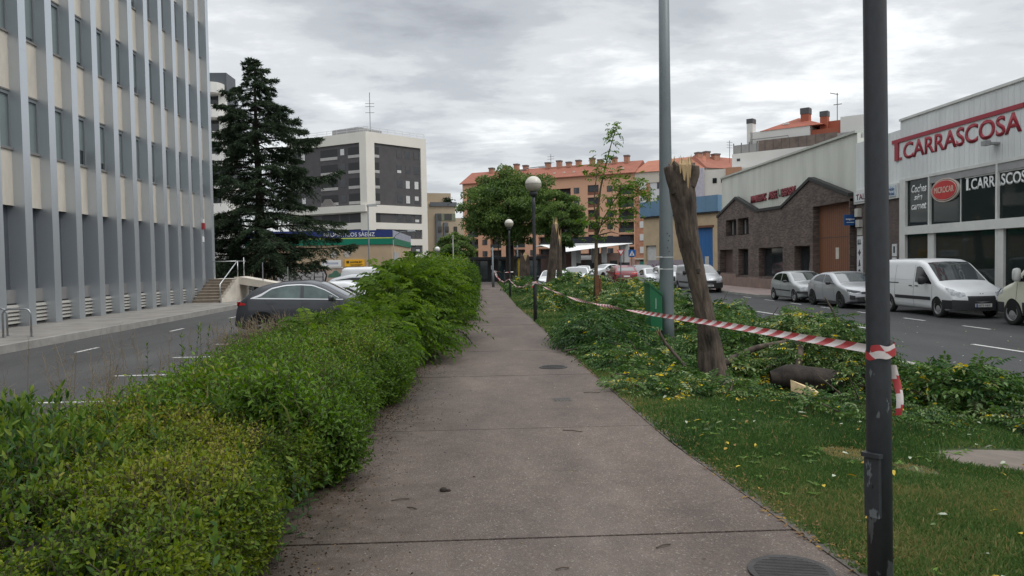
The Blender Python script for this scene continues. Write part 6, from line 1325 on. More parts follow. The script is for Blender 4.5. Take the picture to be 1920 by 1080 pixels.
MB().box(bx0 + .11, bx0 + .135, by0 - .006, by0 - .001, z0 + .42, z0 + .64).build('worn_scratch', mat('bin_scratch', (.2, .32, .24), .6), b)
MB().box(bx1, bx1 + .03, my - .05, my + .05, z0 + .2, z0 + .3).box(bx1, bx1 + .03, my - .05, my + .05, z0 + .6, z0 + .66).build('bracket', GREY, b)
# manhole covers
IRON = mat('cast_iron', (.05, .046, .045), .6, .3, 8, metal=.3, bump=.3)
def manhole(x, y, r, label):
    z = float(pz(y)); t = thing('manhole_cover', (x, y, z), label, 'manhole cover'); tl = -.0155
    def ring(rr, zz): return (rr, zz)
    MB().lathe((x, y, z), [(r, -.02), (r, .012), (r * .93, .012)], 32).build('frame', IRON, t); k = MB().lathe((x, y, z), [(r * .9, -.02), (r * .9, .010)], 32); k.build('cover', IRON, t)
    k = MB()
    for i in range(-9, 10):
        yy = i * r * .09; w = math.sqrt(max((r * .84) ** 2 - yy * yy, 0)); 
        if w > .02: k.box(x - w, x + w, y + yy - r * .022, y + yy + r * .022, z + .009, z + .014)
    k.build('tread_ribs', IRON, t)
manhole(1.50, 3.62, .205, 'round ribbed manhole cover at the bottom of the picture near the path edge')
manhole(1.12, 11.9, .22, 'flush round manhole cover farther along the path')
t = thing('drain_grate', (.93, 8.85, float(pz(8.85))), 'small square drain grate set in the path', 'drain'); MB().box(.82, 1.04, 8.74, 8.96, float(pz(8.85)) - .05, float(pz(8.85)) + .004).build('frame', EDGE, t)
k = MB()
for i in range(5): k.box(.84 + i * .04, .86 + i * .04, 8.77, 8.93, float(pz(8.85)), float(pz(8.85)) + .007)
k.build('bars', IRON, t)
# other lamps, masts and signs
def cobra(x, y, H, r, label, arm, dx, name='street_lamp'):
    t = thing(name, (x, y, 0), label, 'street lamp'); MB().lathe((x, y, 0), [(r * 1.4, 0), (r * 1.3, 1.2), (r, 1.3), (r * .7, H)], 12).build('pole', GREY, t, smooth=True)
    if arm: MB().tube([(x, y, H), (x + dx * .15, y, H + .45), (x + dx * .5, y, H + .8), (x + dx, y, H + .92)], r * .55, 8).build('arm', GREY, t, smooth=True)
    k = MB(); xx, zz = (x + dx, H + .92) if arm else (x, H); s = 1 if dx >= 0 else -1
    k.box8([(xx - s * .1, y - .12, zz - .1), (xx + s * .75, y - .16, zz - .08), (xx + s * .75, y + .16, zz - .08), (xx - s * .1, y + .12, zz - .1), (xx - s * .1, y - .08, zz + .05), (xx + s * .6, y - .1, zz + .1), (xx + s * .6, y + .1, zz + .1), (xx - s * .1, y + .08, zz + .05)]); k.build('lamp_head', mat('lamp_head_grey', (.33, .34, .35), .4), t)
cobra(4.1, 84, 11.6, .085, 'tall street lamp whose curved arm shows above the big round tree', True, 2.6)
t = thing('pole', (.98, 61.5, 0), 'plain grey post at the far end of the path by the kiosk', 'post'); MB().lathe((.98, 61.5, 0), [(.10, 0), (.095, 1.2), (.075, 1.25), (.06, 3.3)], 12).build('shaft', GREY, t, smooth=True); MB().lathe((.98, 61.5, 0), [(.16, 0), (.16, .05)], 12).build('foot', GREY, t)
cobra(-8.75, 60, 6.7, .06, 'thin street lamp in front of the tyre shop fascia', False, .2)
cobra(-9.1, 80, 4.6, .07, 'white arm lamp at the right end of the tyre shop', True, 1.6)
t = thing('globe_lamp_post', (-3.5, 62, 0), 'white globe lamp peeping over the far end of the hedge', 'street lamp'); MB().lathe((-3.5, 62, 0), [(.05, 0), (.05, 3.0)], 10).build('pole', GREY, t); MB().lathe((-3.5, 62, 3.2), [(.22 * math.cos(q), .22 * math.sin(q)) for q in np.linspace(-1.4, 1.5, 10)], 16).build('globe', mat('globe_white', (.75, .75, .72), .3), t, smooth=True)
t = thing('flag_pole', (-2.0, 60, 0), 'plain pale pole standing beyond the far end of the hedge', 'pole'); MB().lathe((-2.15, 60, 0), [(.05, 0), (.04, 4.2)], 10).lathe((-2.15, 60, 4.2), [(.06, 0), (.06, .06)], 10).build('shaft', mat('pale_pole', (.5, .5, .48), .5), t)
def sign_post(x, y, label): t = thing('traffic_sign', (x, y, 0), label, 'road sign'); MB().lathe((x, y, 0), [(.04, 0), (.04, 2.9)], 8).build('post', GREY, t); return t
t = sign_post(11.25, 60.5, 'red bordered triangular give way sign beside the red car'); t_ = 3.25; F = Face((10.2, 60.4), (12.3, 60.4)); tri = lambda s, z: [(1.05 - s, z), (1.05, z - 1.6 * s), (1.05 + s, z)]
MB().fpoly(F, tri(.32, 2.9), 0, .02).build('border', mat('sign_border_red', (.50, .03, .04), .4), t); MB().fpoly(F, tri(.20, 2.84), .02, .03).build('face', mat('sign_face_white', (.72, .70, .68), .4), t)
t = sign_post(13.05, 65, 'blue square pedestrian crossing sign right of the give way sign'); F = Face((12.5, 64.9), (13.6, 64.9)); MB().fbox(F, .25, .85, 2.35, 2.95, 0, .03).build('face', mat('sign_blue_road', (.01, .10, .36), .4), t); MB().fpoly(F, [(.32, 2.44), (.78, 2.44), (.55, 2.88)], .03, .035).build('white_triangle', mat('sign_face_white', (.72, .70, .68), .4), t)
k = MB(); k.tube([F.p(.55, 2.60, .04), F.p(.55, 2.7, .04)], .025, 6).tube([F.p(.55, 2.6, .04), F.p(.49, 2.48, .04)], .018, 5).tube([F.p(.55, 2.6, .04), F.p(.62, 2.48, .04)], .018, 5).lathe(F.p(.55, 2.72, .04), [(.02, 0), (.025, .03), (.015, .05)], 8); k.build('walking_figure', BLACKM, t)
# small stub posts and bench frame at the end of the path
for x, y, l in ((1.05, 61.9, 'short dark post at the far end of the path holding hanging tape'), (1.95, 62.6, 'thin dark post right of the one with hanging tape')):
    t = thing('bollard_post', (x, y, 0), l, 'post'); MB().lathe((x, y, 0), [(.06, 0), (.06, 1.35), (.03, 1.42)], 10).build('shaft', POLEC, t); MB().lathe((x, y, 0), [(.09, 0), (.09, .06)], 10).build('foot', POLEC, t)
t = thing('information_post', (4.0, 76, 0), 'yellow striped post among the far trunks', 'post'); MB().box(3.75, 4.0, 76, 76.2, 0, 2.4).build('shaft', mat('post_yellow', (.60, .42, .03), .5, .2, 3), t); MB().box(3.7, 4.05, 75.95, 76.25, 2.4, 2.6).build('cap', BLACKM, t)
# ---------------------------------------------------------------- trees and plants
def barkmat(name, c1, c2, s=6, st=(1, 1, .18), bump=.9):
    m, N, L, b = base_mat(name); tc = N.new('ShaderNodeTexCoord'); mp = N.new('ShaderNodeMapping'); mp.inputs[3].default_value = st; L.new(tc.outputs['Object'], mp.inputs[0])
    n = N.new('ShaderNodeTexNoise'); n.inputs['Scale'].default_value = s; n.inputs['Detail'].default_value = 9; n.inputs['Roughness'].default_value = .68; n.inputs['Distortion'].default_value = .6; L.new(mp.outputs[0], n.inputs[0])
    n2 = N.new('ShaderNodeTexNoise'); n2.inputs['Scale'].default_value = 2.2; n2.inputs['Detail'].default_value = 5; L.new(tc.outputs['Object'], n2.inputs[0])
    mm = N.new('ShaderNodeMath'); mm.operation = 'MULTIPLY_ADD'; L.new(n2.outputs[0], mm.inputs[0]); mm.inputs[1].default_value = .5; L.new(n.outputs[0], mm.inputs[2])
    r = N.new('ShaderNodeValToRGB'); L.new(mm.outputs[0], r.inputs[0]); e = r.color_ramp.elements; e[0].position = .55; e[0].color = (*c1, 1); e[1].position = .95; e[1].color = (*c2, 1)
    L.new(r.outputs[0], b.inputs['Base Color']); b.inputs['Roughness'].default_value = .95
    bp = N.new('ShaderNodeBump'); bp.inputs['Strength'].default_value = bump; bp.inputs['Distance'].default_value = .03; L.new(n.outputs[0], bp.inputs['Height']); L.new(bp.outputs[0], b.inputs['Normal']); MATS[name] = m; return m
BARK = barkmat('bark', (.018, .0135, .0105), (.140, .106, .081), 8, (1, 1, .24), 1.0); BARKD = barkmat('bark_dark', (.012, .009, .008), (.052, .04, .031)); PALEWOOD = mat('split_wood', (.40, .28, .15), .85, .3, 9, stretch=(1, 1, .15), bump=.4); PALEW2 = mat('fresh_cut_wood', (.62, .47, .27), .85, .2, 8)
TWIG = mat('twig_bark', (.075, .058, .042), .9, .3, 12)
def trunk_mesh(path, radii, n=40, rings=70, amp=.07, seed=1, lobes=5, ragged=0.0):
    P = np.array(path, float); rr = np.array(radii, float); t = np.linspace(0, len(P) - 1, rings); i = np.arange(len(P)); C = np.stack([np.interp(t, i, P[:, k]) for k in range(3)], 1); r = np.interp(t, i, rr)
    ker = np.array([1, 2, 3, 4, 3, 2, 1]) / 16.; Cp = np.concatenate([np.repeat(C[:1], 3, 0), C, np.repeat(C[-1:], 3, 0)]); C2 = np.stack([np.convolve(Cp[:, k], ker, 'valid') for k in range(3)], 1); C2[0], C2[-1] = C[0], C[-1]; C = C2
    T = unit(np.gradient(C, axis=0)); A = unit(np.cross(T, [0.13, .99, .02])); B = np.cross(T, A); m = MB()
    for k in range(rings):
        for j in range(n):
            a = 2 * math.pi * j / n; d = 1 + amp * (2 * float(fnoise(math.cos(a) * 2.2 + 5, math.sin(a) * 2.2 + k * .09, seed)) - 1) + amp * .8 * (2 * float(fnoise(math.cos(a) * 6, math.sin(a) * 6 + k * .12 + 9, seed + 4)) - 1) + .035 * math.sin(lobes * a + k * .05)
            rg = T[k] * ragged * (2.2 * float(fnoise(math.cos(a) * 3 + 2, math.sin(a) * 3 + 2, seed + 9)) - 1.1) * max(0, (k - rings + 14) / 14.) if ragged else 0
            d += .05 * (1 - abs(2 * float(vnoise(a * 5.1 + .6 * float(vnoise(k * .12, a * 2, 7)), k * .035, seed)) - 1)) if ragged else 0
            m.v.append(tuple(C[k] + (A[k] * math.cos(a) + B[k] * math.sin(a)) * r[k] * d + rg))
    for k in range(rings - 1):
        for j in range(n): m.f.append((k * n + j, k * n + (j + 1) % n, (k + 1) * n + (j + 1) % n, (k + 1) * n + j)); m.m.append(0)
    m.f.append(tuple(range((rings - 1) * n, rings * n))); m.m.append(0); return m
def spikes(m, c, r, n, h0, h1, seed, wid=.03):
    q = random.Random(seed); c = Vector(c)
    for i in range(n):
        a = q.uniform(0, 6.28); rr = r * math.sqrt(q.random()); p = c + Vector((rr * math.cos(a), rr * math.sin(a), -.06)); h = q.uniform(h0, h1) + .06; w = wid * q.uniform(.5, 1.4); w2 = w * .5; al = q.uniform(0, 3.14); d = Vector((math.cos(al), math.sin(al), 0)); e = Vector((-d.y, d.x, 0)); tip = p + Vector((q.uniform(-.05, .05), q.uniform(-.05, .05), h))
        m.add([p - d * w, p - e * w2, p + d * w, p + e * w2, tip + Vector((q.uniform(-.01, .01), 0, 0))], [(0, 1, 4), (1, 2, 4), (2, 3, 4), (3, 0, 4)])
# the leaning snapped trunk beside the path
TX, TY = 3.16, 10.3; tz = float(gz(TX, TY))
t = thing('snapped_trunk', (TX, TY, tz), 'thick leaning tree trunk snapped off at the top with pale splinters, beside the grey mast', 'broken tree')
pth = [(3.20, 10.3, tz - .15), (3.18, 10.3, tz + .05), (3.15, 10.3, .85), (3.09, 10.3, 1.2), (3.02, 10.3, 1.6), (2.92, 10.3, 2.05), (2.85, 10.3, 2.4), (2.79, 10.3, 2.8), (2.76, 10.3, 3.15), (2.77, 10.3, 3.36)]
trunk_mesh(pth, [.27, .20, .145, .124, .118, .122, .132, .150, .162, .155], 80, 160, .15, 3, 7, .16).build('trunk', BARK, t, smooth=True)
k = MB(); spikes(k, (2.77, 10.3, 3.34), .16, 34, .02, .19, 4, .03); spikes(k, (2.66, 10.28, 3.36), .05, 8, .06, .16, 6, .02); k.build('splinters', PALEWOOD, t)
k = MB()
for i, (u, z, w, h) in enumerate(((-.02, 3.36, .035, .22), (.03, 3.34, .028, .3), (.06, 3.36, .02, .18), (-.07, 3.36, .02, .12))):
    y = 10.3 - .198; k.add([(2.77 + u - w, y, z), (2.77 + u + w, y, z), (2.77 + u + w * .4, y + .008, z - h), (2.77 + u - w * .2, y + .01, z - h * .9), (2.77 + u, y + .05, z + .12)], [(0, 3, 2, 1), (0, 1, 4)])
k.build('torn_strip', PALEWOOD, t)
trunk_mesh([(2.70, 10.28, 3.02), (2.62, 10.25, 3.22), (2.565, 10.24, 3.36)], [.10, .085, .06], 16, 14, .1, 8).build('branch_stub', BARK, t, smooth=True); trunk_mesh([(2.86, 10.25, 3.1), (2.92, 10.22, 3.26), (2.93, 10.2, 3.36)], [.09, .075, .05], 16, 14, .1, 9).build('branch_stub', BARK, t, smooth=True)
trunk_mesh([(2.93, 10.1, 1.05 + .9), (2.92, 10.08, 1.9)], [.03, .02], 10, 4, .1, 2).build('knot', BARKD, t)
def snapped(x, y, h, r, dx, label, seed, sp=.5):
    z = float(gz(x, y)); t = thing('snapped_trunk', (x, y, z), label, 'broken tree', 'snapped trunks in the middle distance'); trunk_mesh([(x, y, z - .1), (x, y, z + .2), (x + dx * .5, y, z + h * .5), (x + dx, y, z + h)], [r * 1.3, r, r * .85, r * .7], 20, 30, .09, seed).build('trunk', BARK, t, smooth=True)
    k = MB(); spikes(k, (x + dx, y, z + h), r * .6, 9, .1, sp, seed, .05); k.add([(x + dx - r * .3, y - r * .75, z + h), (x + dx + r * .4, y - r * .75, z + h), (x + dx + r * .1, y - r * .85, z + h - .6), (x + dx, y, z + h + .25)], [(0, 2, 1), (0, 1, 3)]); k.build('splinters', PALEWOOD, t)
snapped(4.40, 48.2, 4.35, .30, .42, 'taller leaning one of two snapped trunks behind the lamp post', 21); snapped(4.78, 46.0, 3.35, .19, .03, 'shorter upright snapped trunk just right of the taller leaning one', 22, .7)
snapped(3.9, 67, 2.6, .55, .0, 'stout bare trunk under the right side of the big round tree', 23, .3)
# leaves
L_TREE = leafmat('round_tree_leaf', [(0, (.034, .066, .020)), (.5, (.085, .150, .038)), (1, (.17, .24, .06))], .35)
L_CEDAR = leafmat('cedar_needle', [(0, (.022, .036, .022)), (.6, (.052, .080, .046)), (1, (.105, .14, .072))], .15, .8, .1)
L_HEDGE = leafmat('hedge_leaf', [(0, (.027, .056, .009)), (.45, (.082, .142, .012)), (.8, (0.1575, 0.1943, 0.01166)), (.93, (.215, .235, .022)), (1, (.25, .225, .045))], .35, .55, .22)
L_LAUREL = leafmat('broad_leaf', [(0, (0.01536, 0.04204, 0.01202)), (.55, (0.03664, 0.09, 0.01997)), (.85, (0.09724, 0.1639, 0.02387)), (1, (0.2173, 0.2506, 0.03386))], .3, .55, .22)
L_BRIGHT = leafmat('ailanthus_leaf', [(0, (.025, .052, .009)), (.5, (.078, .150, .017)), (1, (.165, .25, .03))], .42, .55, .22)
L_MID = leafmat('shrub_leaf', [(0, (.029, .064, .011)), (.5, (.082, .160, .015)), (.9, (0.1334, 0.2354, 0.02282)), (1, (0.2282, 0.2452, 0.04111))], .35, .5)
L_FALLEN = leafmat('fallen_branch_leaf', [(0, (0.01471, 0.04406, 0.01471)), (.4, (0.03812, 0.09681, 0.02345)), (.7, (0.08714, 0.1605, 0.03009)), (.86, (0.2073, 0.2888, 0.1258)), (.93, (0.3364, 0.4016, 0.2386)), (.965, (0.5852, 0.4548, 0.002)), (1, (0.7053, 0.5097, 0.002))], .25, .55, .22)
L_GRASS = leafmat('grass_blade', [(0, (.038, .080, .024)), (.5, (.075, .152, .040)), (.85, (.150, .225, .07)), (1, (.34, .27, .12))], .3, .6, .25)
L_DRY = leafmat('dry_grass', [(0, (.10, .075, .045)), (1, (.33, .27, .18))], .2, .8, .2)
L_LITTER = leafmat('leaf_litter', [(0, (0.176, 0.099, 0.044)), (.35, (0.385, 0.242, 0.033)), (.6, (0.605, 0.44, 0.044)), (.8, (0.154, 0.22, 0.077)), (1, (0.462, 0.506, 0.396))], .2, .6)
def gold(n): i = np.arange(n) + .5; ph = np.arccos(1 - 2 * i / n); th = np.pi * (1 + 5 ** .5) * i; return np.stack([np.cos(th) * np.sin(ph), np.sin(th) * np.sin(ph), np.cos(ph)], 1)
def round_tree(label, x, y, ztop, zbot, r, ncl, per, leaf=.2, tr=.3, lean=0, name='tree', cat='tree', m=L_TREE):
    t = thing(name, (x, y, 0), label, cat); cz = (ztop + zbot) / 2; rz = (ztop - zbot) / 2; L = Leaves(); d = rand_dirs(ncl); rad = rng.uniform(.25, 1, ncl) ** .55
    c = np.array([x + lean, y, cz]) + d * rad[:, None] * np.array([r, r, rz]) * (1 + .16 * (fnoise(d[:, 0] * 2, d[:, 2] * 2 + d[:, 1], 6) - .5))[:, None] * .9
    cr = rng.uniform(.55, 1.15, ncl) * r * .17
    for i in range(ncl):
        q = rand_dirs(per, -.5) * (rng.uniform(.2, 1, per) ** .5)[:, None] * cr[i] * np.array([1.25, 1.25, .75]) + c[i]; D = rand_dirs(per) * .8 + unit(q - c[i]) * .6 - np.array([0, 0, .35]); L.leaf(q, D, rand_dirs(per, .2), leaf * rng.uniform(.7, 1.3, per), leaf * .55, np.clip(rng.normal(.36 + .46 * rng.random(), .17, per), 0, 1))
    L.build('crown', m, t)
    k = trunk_mesh([(x, y, -.1), (x, y, .5), (x + lean * .3, y, zbot + .6), (x + lean, y, cz + .4 * rz)], [tr * 1.3, tr, tr * .85, tr * .35], 16, 24, .06, 2)
    for i in range(10):
        a = rng.uniform(0, 6.28); b = Vector((x + lean * .5, y, zbot + rng.uniform(.2, rz))); e = Vector(c[int(rng.integers(ncl))]); k.tube([b, b.lerp(e, .5) + Vector((0, 0, .3)), e], [tr * .3, tr * .2, .04], 6)
    k.build('trunk', BARKD, t, smooth=True); return t
round_tree('big dense round tree standing beyond the globe lamps', 2.8, 72, 11.1, 3.1, 5.2, 165, 220, .24, .45)
round_tree('lower bushy tree joined to the right side of the big round one', 7.3, 67, 8.5, 3.1, 2.7, 72, 200, .22, .3)
round_tree('small dark tree between the tan block and the kiosk', -4.2, 98, 4.6, .6, 2.6, 50, 130, .25, .2)
round_tree('dark green tree far behind beside the dull red block', -4.5, 150, 9, 1, 4.2, 60, 120, .4, .3)
def cedar(x, y, H):
    t = thing('cedar_tree', (x, y, 0), 'tall dark layered cedar at the end of the grey office block', 'tree'); L = Leaves(); k = MB(); q = random.Random(8)
    tp_ = [(x, y, 0), (x, y, 3), (x + .15, y, 7), (x, y, 12), (x + .05, y, H)]; tm = trunk_mesh(tp_, [.48, .40, .30, .16, .03], 18, 50, .08, 5); k.v, k.f, k.m = tm.v, tm.f, tm.m; z = 1.6
    while z < H - .15:
        f = (H - z); Lm = min(.35 + f * .62, 4.4 + (11 - min(z, 11)) * .19); nb = 5 if z < 13 else 4; a0 = q.uniform(0, 6.28)
        for b in range(nb):
            a = a0 + b * 6.283 / nb + q.uniform(-.35, .35); Lb = Lm * q.uniform(.45, 1.2); d = np.array([math.cos(a), math.sin(a), 0]); s = np.linspace(0, 1, 9); up = q.uniform(.0, .34); dr = q.uniform(.10, .42)
            C = np.array([x, y, z]) + d * (Lb * s)[:, None]; C[:, 2] += Lb * (up * s - dr * s * s + .12 * s ** 4); k.tube([tuple(p) for p in C], list(.075 * (Lb / 5) * (1 - s * .9) + .008), 5)
            n2 = max(8, int(Lb * 11)); st = rng.uniform(.16, 1, n2) ** .8; sd = np.where(rng.random(n2) < .5, -1, 1); side = np.array([-d[1], d[0], 0]); B = np.stack([np.interp(st, s, C[:, i]) for i in range(3)], 1); bl = Lb * .42 * (1.08 - st) * rng.uniform(.6, 1.2, n2) + .16
            bd = unit(d * .75 + side * sd[:, None] * .85 + rng.normal(0, .12, (n2, 3)) - np.array([0, 0, .12])); tips = np.concatenate([B + bd * bl[:, None] * u - np.array([0, 0, 1]) * (bl * .36 * u * u)[:, None] for u in np.linspace(.12, 1, 9)]); dd = np.tile(bd, (9, 1)); N_ = len(tips)
            for rep in range(3): L.leaf(tips + rng.normal(0, .04, (N_, 3)) * np.array([1, 1, .6]), dd * .9 + rng.normal(0, .38, (N_, 3)) - np.array([0, 0, .25]), rand_dirs(N_, .2), rng.uniform(.13, .34, N_), .055, np.clip(rng.normal(.45, .25, N_), 0, 1), fold=.1, curl=.1)
        z += q.uniform(.40, .56) if z < 12 else .36
    k.build('trunk', BARKD, t, smooth=True); L.build('crown', L_CEDAR, t)
cedar(-16.4, 57, 17.3)
def young_tree(x, y):
    z = float(gz(x, y)); t = thing('young_tree', (x, y, z), 'thin young tree with a brown stake and sparse leaf tufts against the terracotta flats', 'tree'); k = MB(); L = Leaves()
    S = y / 1420.; P = lambda px, py: np.array([(px - 902 + 0.0) * S, y + rng.uniform(-.3, .3), 2.1 + (490 - .0165 * (px - 902) - py) * S])
    main = [P(1117, 560), P(1119, 500), P(1122, 440), P(1124, 400), P(1130, 350), P(1143, 300), P(1152, 265), P(1160, 235)]; k.tube([tuple(p) for p in main], [.085, .08, .07, .055, .04, .028, .02, .01], 8)
    br = [[P(1123, 425), P(1118, 380), P(1121, 330), P(1125, 300)], [P(1122, 440), P(1135, 410), P(1150, 380), P(1168, 352), P(1180, 348)], [P(1124, 430), P(1128, 405), P(1128, 385)], [P(1126, 425), P(1150, 402), P(1175, 395)], [P(1180, 350), P(1195, 352), P(1215, 365)], [P(1121, 435), P(1112, 420), P(1108, 405)], [P(1123, 440), P(1150, 433), P(1162, 437)]]
    for b in br: k.tube([tuple(p) for p in b], list(np.linspace(.035, .01, len(b))), 6)
    k.build('trunk', mat('young_bark', (.13, .095, .06), .9, .3, 8), t, smooth=True)
    for (px, py, n, s) in ((1161, 238, 16, .22), (1152, 258, 14, .25), (1146, 285, 8, .2), (1140, 300, 8, .2), (1126, 325, 26, .3), (1134, 312, 10, .25), (1158, 330, 12, .2), (1170, 350, 26, .35), (1196, 352, 34, .4), (1210, 366, 26, .3), (1160, 372, 24, .35), (1186, 395, 26, .4), (1165, 408, 20, .35), (1110, 415, 16, .3), (1133, 385, 12, .3), (1130, 415, 16, .3), (1140, 405, 12, .4), (1190, 340, 14, .3), (1118, 440, 10, .3), (1172, 375, 12, .3)):
        B = P(px, py) + rng.normal(0, 1, (n, 3)) * np.array([s, s, s * .6]); L.frond(B, rand_dirs(n, -.6), .34, 5, .14, .054, rng.uniform(.15, .9, n), .4)
    L.build('crown', L_MID, t); s = MB().box(x - .10, x + .06, y - .42, y - .30, z - .2, z + 1.35).tube([(x + .12, y - .2, z - .1), (x + .13, y - .2, z + 1.2)], .05, 8); s.build('stake', mat('stake_rust', (.17, .075, .035), .85, .3, 6), t)
young_tree(4.9, 32)
# ---- hedges and shrubs left of the path
def shoots(L, B, D, ln, k, lf, wd, v, m=0, fine=False, spread=.9, stick=True):
    """short leafy twigs: k leaves spiralling up each"""
    N = len(B); D = unit(D); a = unit(np.cross(D, rand_dirs(N))); b = np.cross(D, a); ln = np.broadcast_to(ln, (N,)); ph = rng.uniform(0, 6.28, N)
    for i in range(k):
        s = (i + .6) / k; an = ph + 2.4 * i; rad = a * np.cos(an)[:, None] + b * np.sin(an)[:, None]; d = D * (.35 + .5 * s) + rad * spread * (1.1 - .5 * s) + rng.normal(0, .12, (N, 3)); P = B + D * (ln * s)[:, None]
        L.leaf(P, d, D - rad * .3, lf * rng.uniform(.65, 1.2, N) * (1 - .25 * s), wd * rng.uniform(.8, 1.2, N) * (1 - .25 * s), np.clip(v + .12 * s + rng.normal(0, .07, N), 0, 1), m, fine)
    if stick: L.stick(B, B + D * ln[:, None], .0022, .1, 1)
def hedge_volume(name, label, x0, x1, y0, y1, topf, n_top, n_side, lf, wd, m, fine=False, k=7, ln=(.07, .14), vmean=.45, core=True, xr=None, zlow=None, cat='hedge', seed=1, ends=True, depth=.05):
    cy = (y0 + y1) / 2; cx = (x0 + x1) / 2; t = thing(name, (cx, cy, float(gz(cx, cy))), label, cat); L = Leaves(); XR = xr or (lambda y: x1 + 0 * y); base = zlow or (lambda x, y: gz(x, y) + .02)
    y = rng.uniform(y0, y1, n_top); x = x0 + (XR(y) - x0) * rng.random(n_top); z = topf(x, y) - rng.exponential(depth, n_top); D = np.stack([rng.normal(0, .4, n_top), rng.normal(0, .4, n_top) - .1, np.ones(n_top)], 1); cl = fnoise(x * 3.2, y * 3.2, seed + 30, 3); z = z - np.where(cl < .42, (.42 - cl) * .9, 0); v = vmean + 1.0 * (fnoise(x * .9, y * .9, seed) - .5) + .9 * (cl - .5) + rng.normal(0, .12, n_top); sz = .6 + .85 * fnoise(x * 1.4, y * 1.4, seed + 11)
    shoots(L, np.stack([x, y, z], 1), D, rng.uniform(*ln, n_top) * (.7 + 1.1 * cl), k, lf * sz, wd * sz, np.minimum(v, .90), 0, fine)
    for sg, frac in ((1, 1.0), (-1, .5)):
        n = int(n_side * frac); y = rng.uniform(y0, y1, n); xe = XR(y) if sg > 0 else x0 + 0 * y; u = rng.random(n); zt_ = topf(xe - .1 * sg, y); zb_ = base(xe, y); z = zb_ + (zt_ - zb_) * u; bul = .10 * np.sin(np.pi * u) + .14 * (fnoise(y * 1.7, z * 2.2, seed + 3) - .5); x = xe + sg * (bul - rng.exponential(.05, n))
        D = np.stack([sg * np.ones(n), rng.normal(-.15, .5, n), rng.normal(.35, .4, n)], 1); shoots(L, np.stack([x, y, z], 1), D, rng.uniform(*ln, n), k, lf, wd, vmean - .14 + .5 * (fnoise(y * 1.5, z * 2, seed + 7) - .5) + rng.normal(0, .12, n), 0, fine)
    if ends:
        for ye, sg in ((y0, -1), (y1, 1)):
            n = int(n_side * .5 * (x1 - x0) / (y1 - y0)) + 10; x = rng.uniform(x0, x1, n); u = rng.random(n); yy = np.full(n, ye) - sg * rng.exponential(.05, n); zb_ = base(x, yy); z = zb_ + (topf(x, yy) - zb_) * u; D = np.stack([rng.normal(0, .5, n), sg * np.ones(n), rng.normal(.35, .4, n)], 1); shoots(L, np.stack([x, yy, z], 1), D, rng.uniform(*ln, n), k, lf, wd, vmean - .1 + rng.normal(0, .15, n), 0, fine)
    L.build('foliage', [m, TWIG], t)
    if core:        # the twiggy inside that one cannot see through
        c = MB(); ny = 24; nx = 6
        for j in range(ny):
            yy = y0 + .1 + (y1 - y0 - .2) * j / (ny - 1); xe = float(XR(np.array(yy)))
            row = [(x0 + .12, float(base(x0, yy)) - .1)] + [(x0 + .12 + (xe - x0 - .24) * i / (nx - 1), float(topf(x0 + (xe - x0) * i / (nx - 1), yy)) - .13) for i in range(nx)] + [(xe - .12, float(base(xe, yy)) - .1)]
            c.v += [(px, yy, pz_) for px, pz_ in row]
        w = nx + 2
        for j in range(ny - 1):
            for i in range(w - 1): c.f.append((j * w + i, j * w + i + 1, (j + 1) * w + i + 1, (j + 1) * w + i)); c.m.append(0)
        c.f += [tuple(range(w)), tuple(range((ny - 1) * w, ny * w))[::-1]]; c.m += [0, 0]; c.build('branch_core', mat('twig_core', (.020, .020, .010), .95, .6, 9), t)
    return t
top1 = lambda x, y: 1.0 + .22 * (fnoise(x * 1.6, y * 1.6, 2) - .5) + .12 * (fnoise(x * 5, y * 5, 4) - .5) - .08 * np.clip((x + 1.6) / .5, 0, 1) - .10 * np.clip((-2.6 - x), 0, 1)
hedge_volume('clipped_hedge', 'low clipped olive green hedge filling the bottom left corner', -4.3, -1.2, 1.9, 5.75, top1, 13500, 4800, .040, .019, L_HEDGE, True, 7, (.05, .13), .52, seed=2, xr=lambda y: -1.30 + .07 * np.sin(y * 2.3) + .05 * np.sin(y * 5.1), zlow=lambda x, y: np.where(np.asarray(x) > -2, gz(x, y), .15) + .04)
top2 = lambda x, y: 1.0 + .006 * (y - 5.3) - .16 * np.clip((-2.2 - x), 0, 1) + .50 * (fnoise(x * 1.3, y * 1.1, 12) - .5) + .22 * (fnoise(x * 4, y * 4, 14) - .5) - .10 * np.clip((x + 1.5) / .5, 0, 1)
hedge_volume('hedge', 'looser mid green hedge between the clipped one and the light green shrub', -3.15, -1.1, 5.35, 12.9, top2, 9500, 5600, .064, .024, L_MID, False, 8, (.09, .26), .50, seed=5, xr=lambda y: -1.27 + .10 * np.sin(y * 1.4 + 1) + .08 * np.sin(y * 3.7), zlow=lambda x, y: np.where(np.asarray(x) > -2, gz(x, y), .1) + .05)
top4 = lambda x, y: 1.85 + .45 * (fnoise(x * .9, y * .45, 22) - .5) * 2 - .012 * (y - 20) + .2 * (fnoise(x * 3, y * 2, 24) - .5)
hedge_volume('tall_hedge', 'tall green hedge running on beside the path to the far kiosk', -2.6, -.7, 20, 58, top4, 7000, 9000, .12, .05, L_MID, False, 5, (.15, .4), .5, seed=9, xr=lambda y: -.72 + .22 * np.sin(y * .8) + .12 * np.sin(y * 2.1), depth=.12)
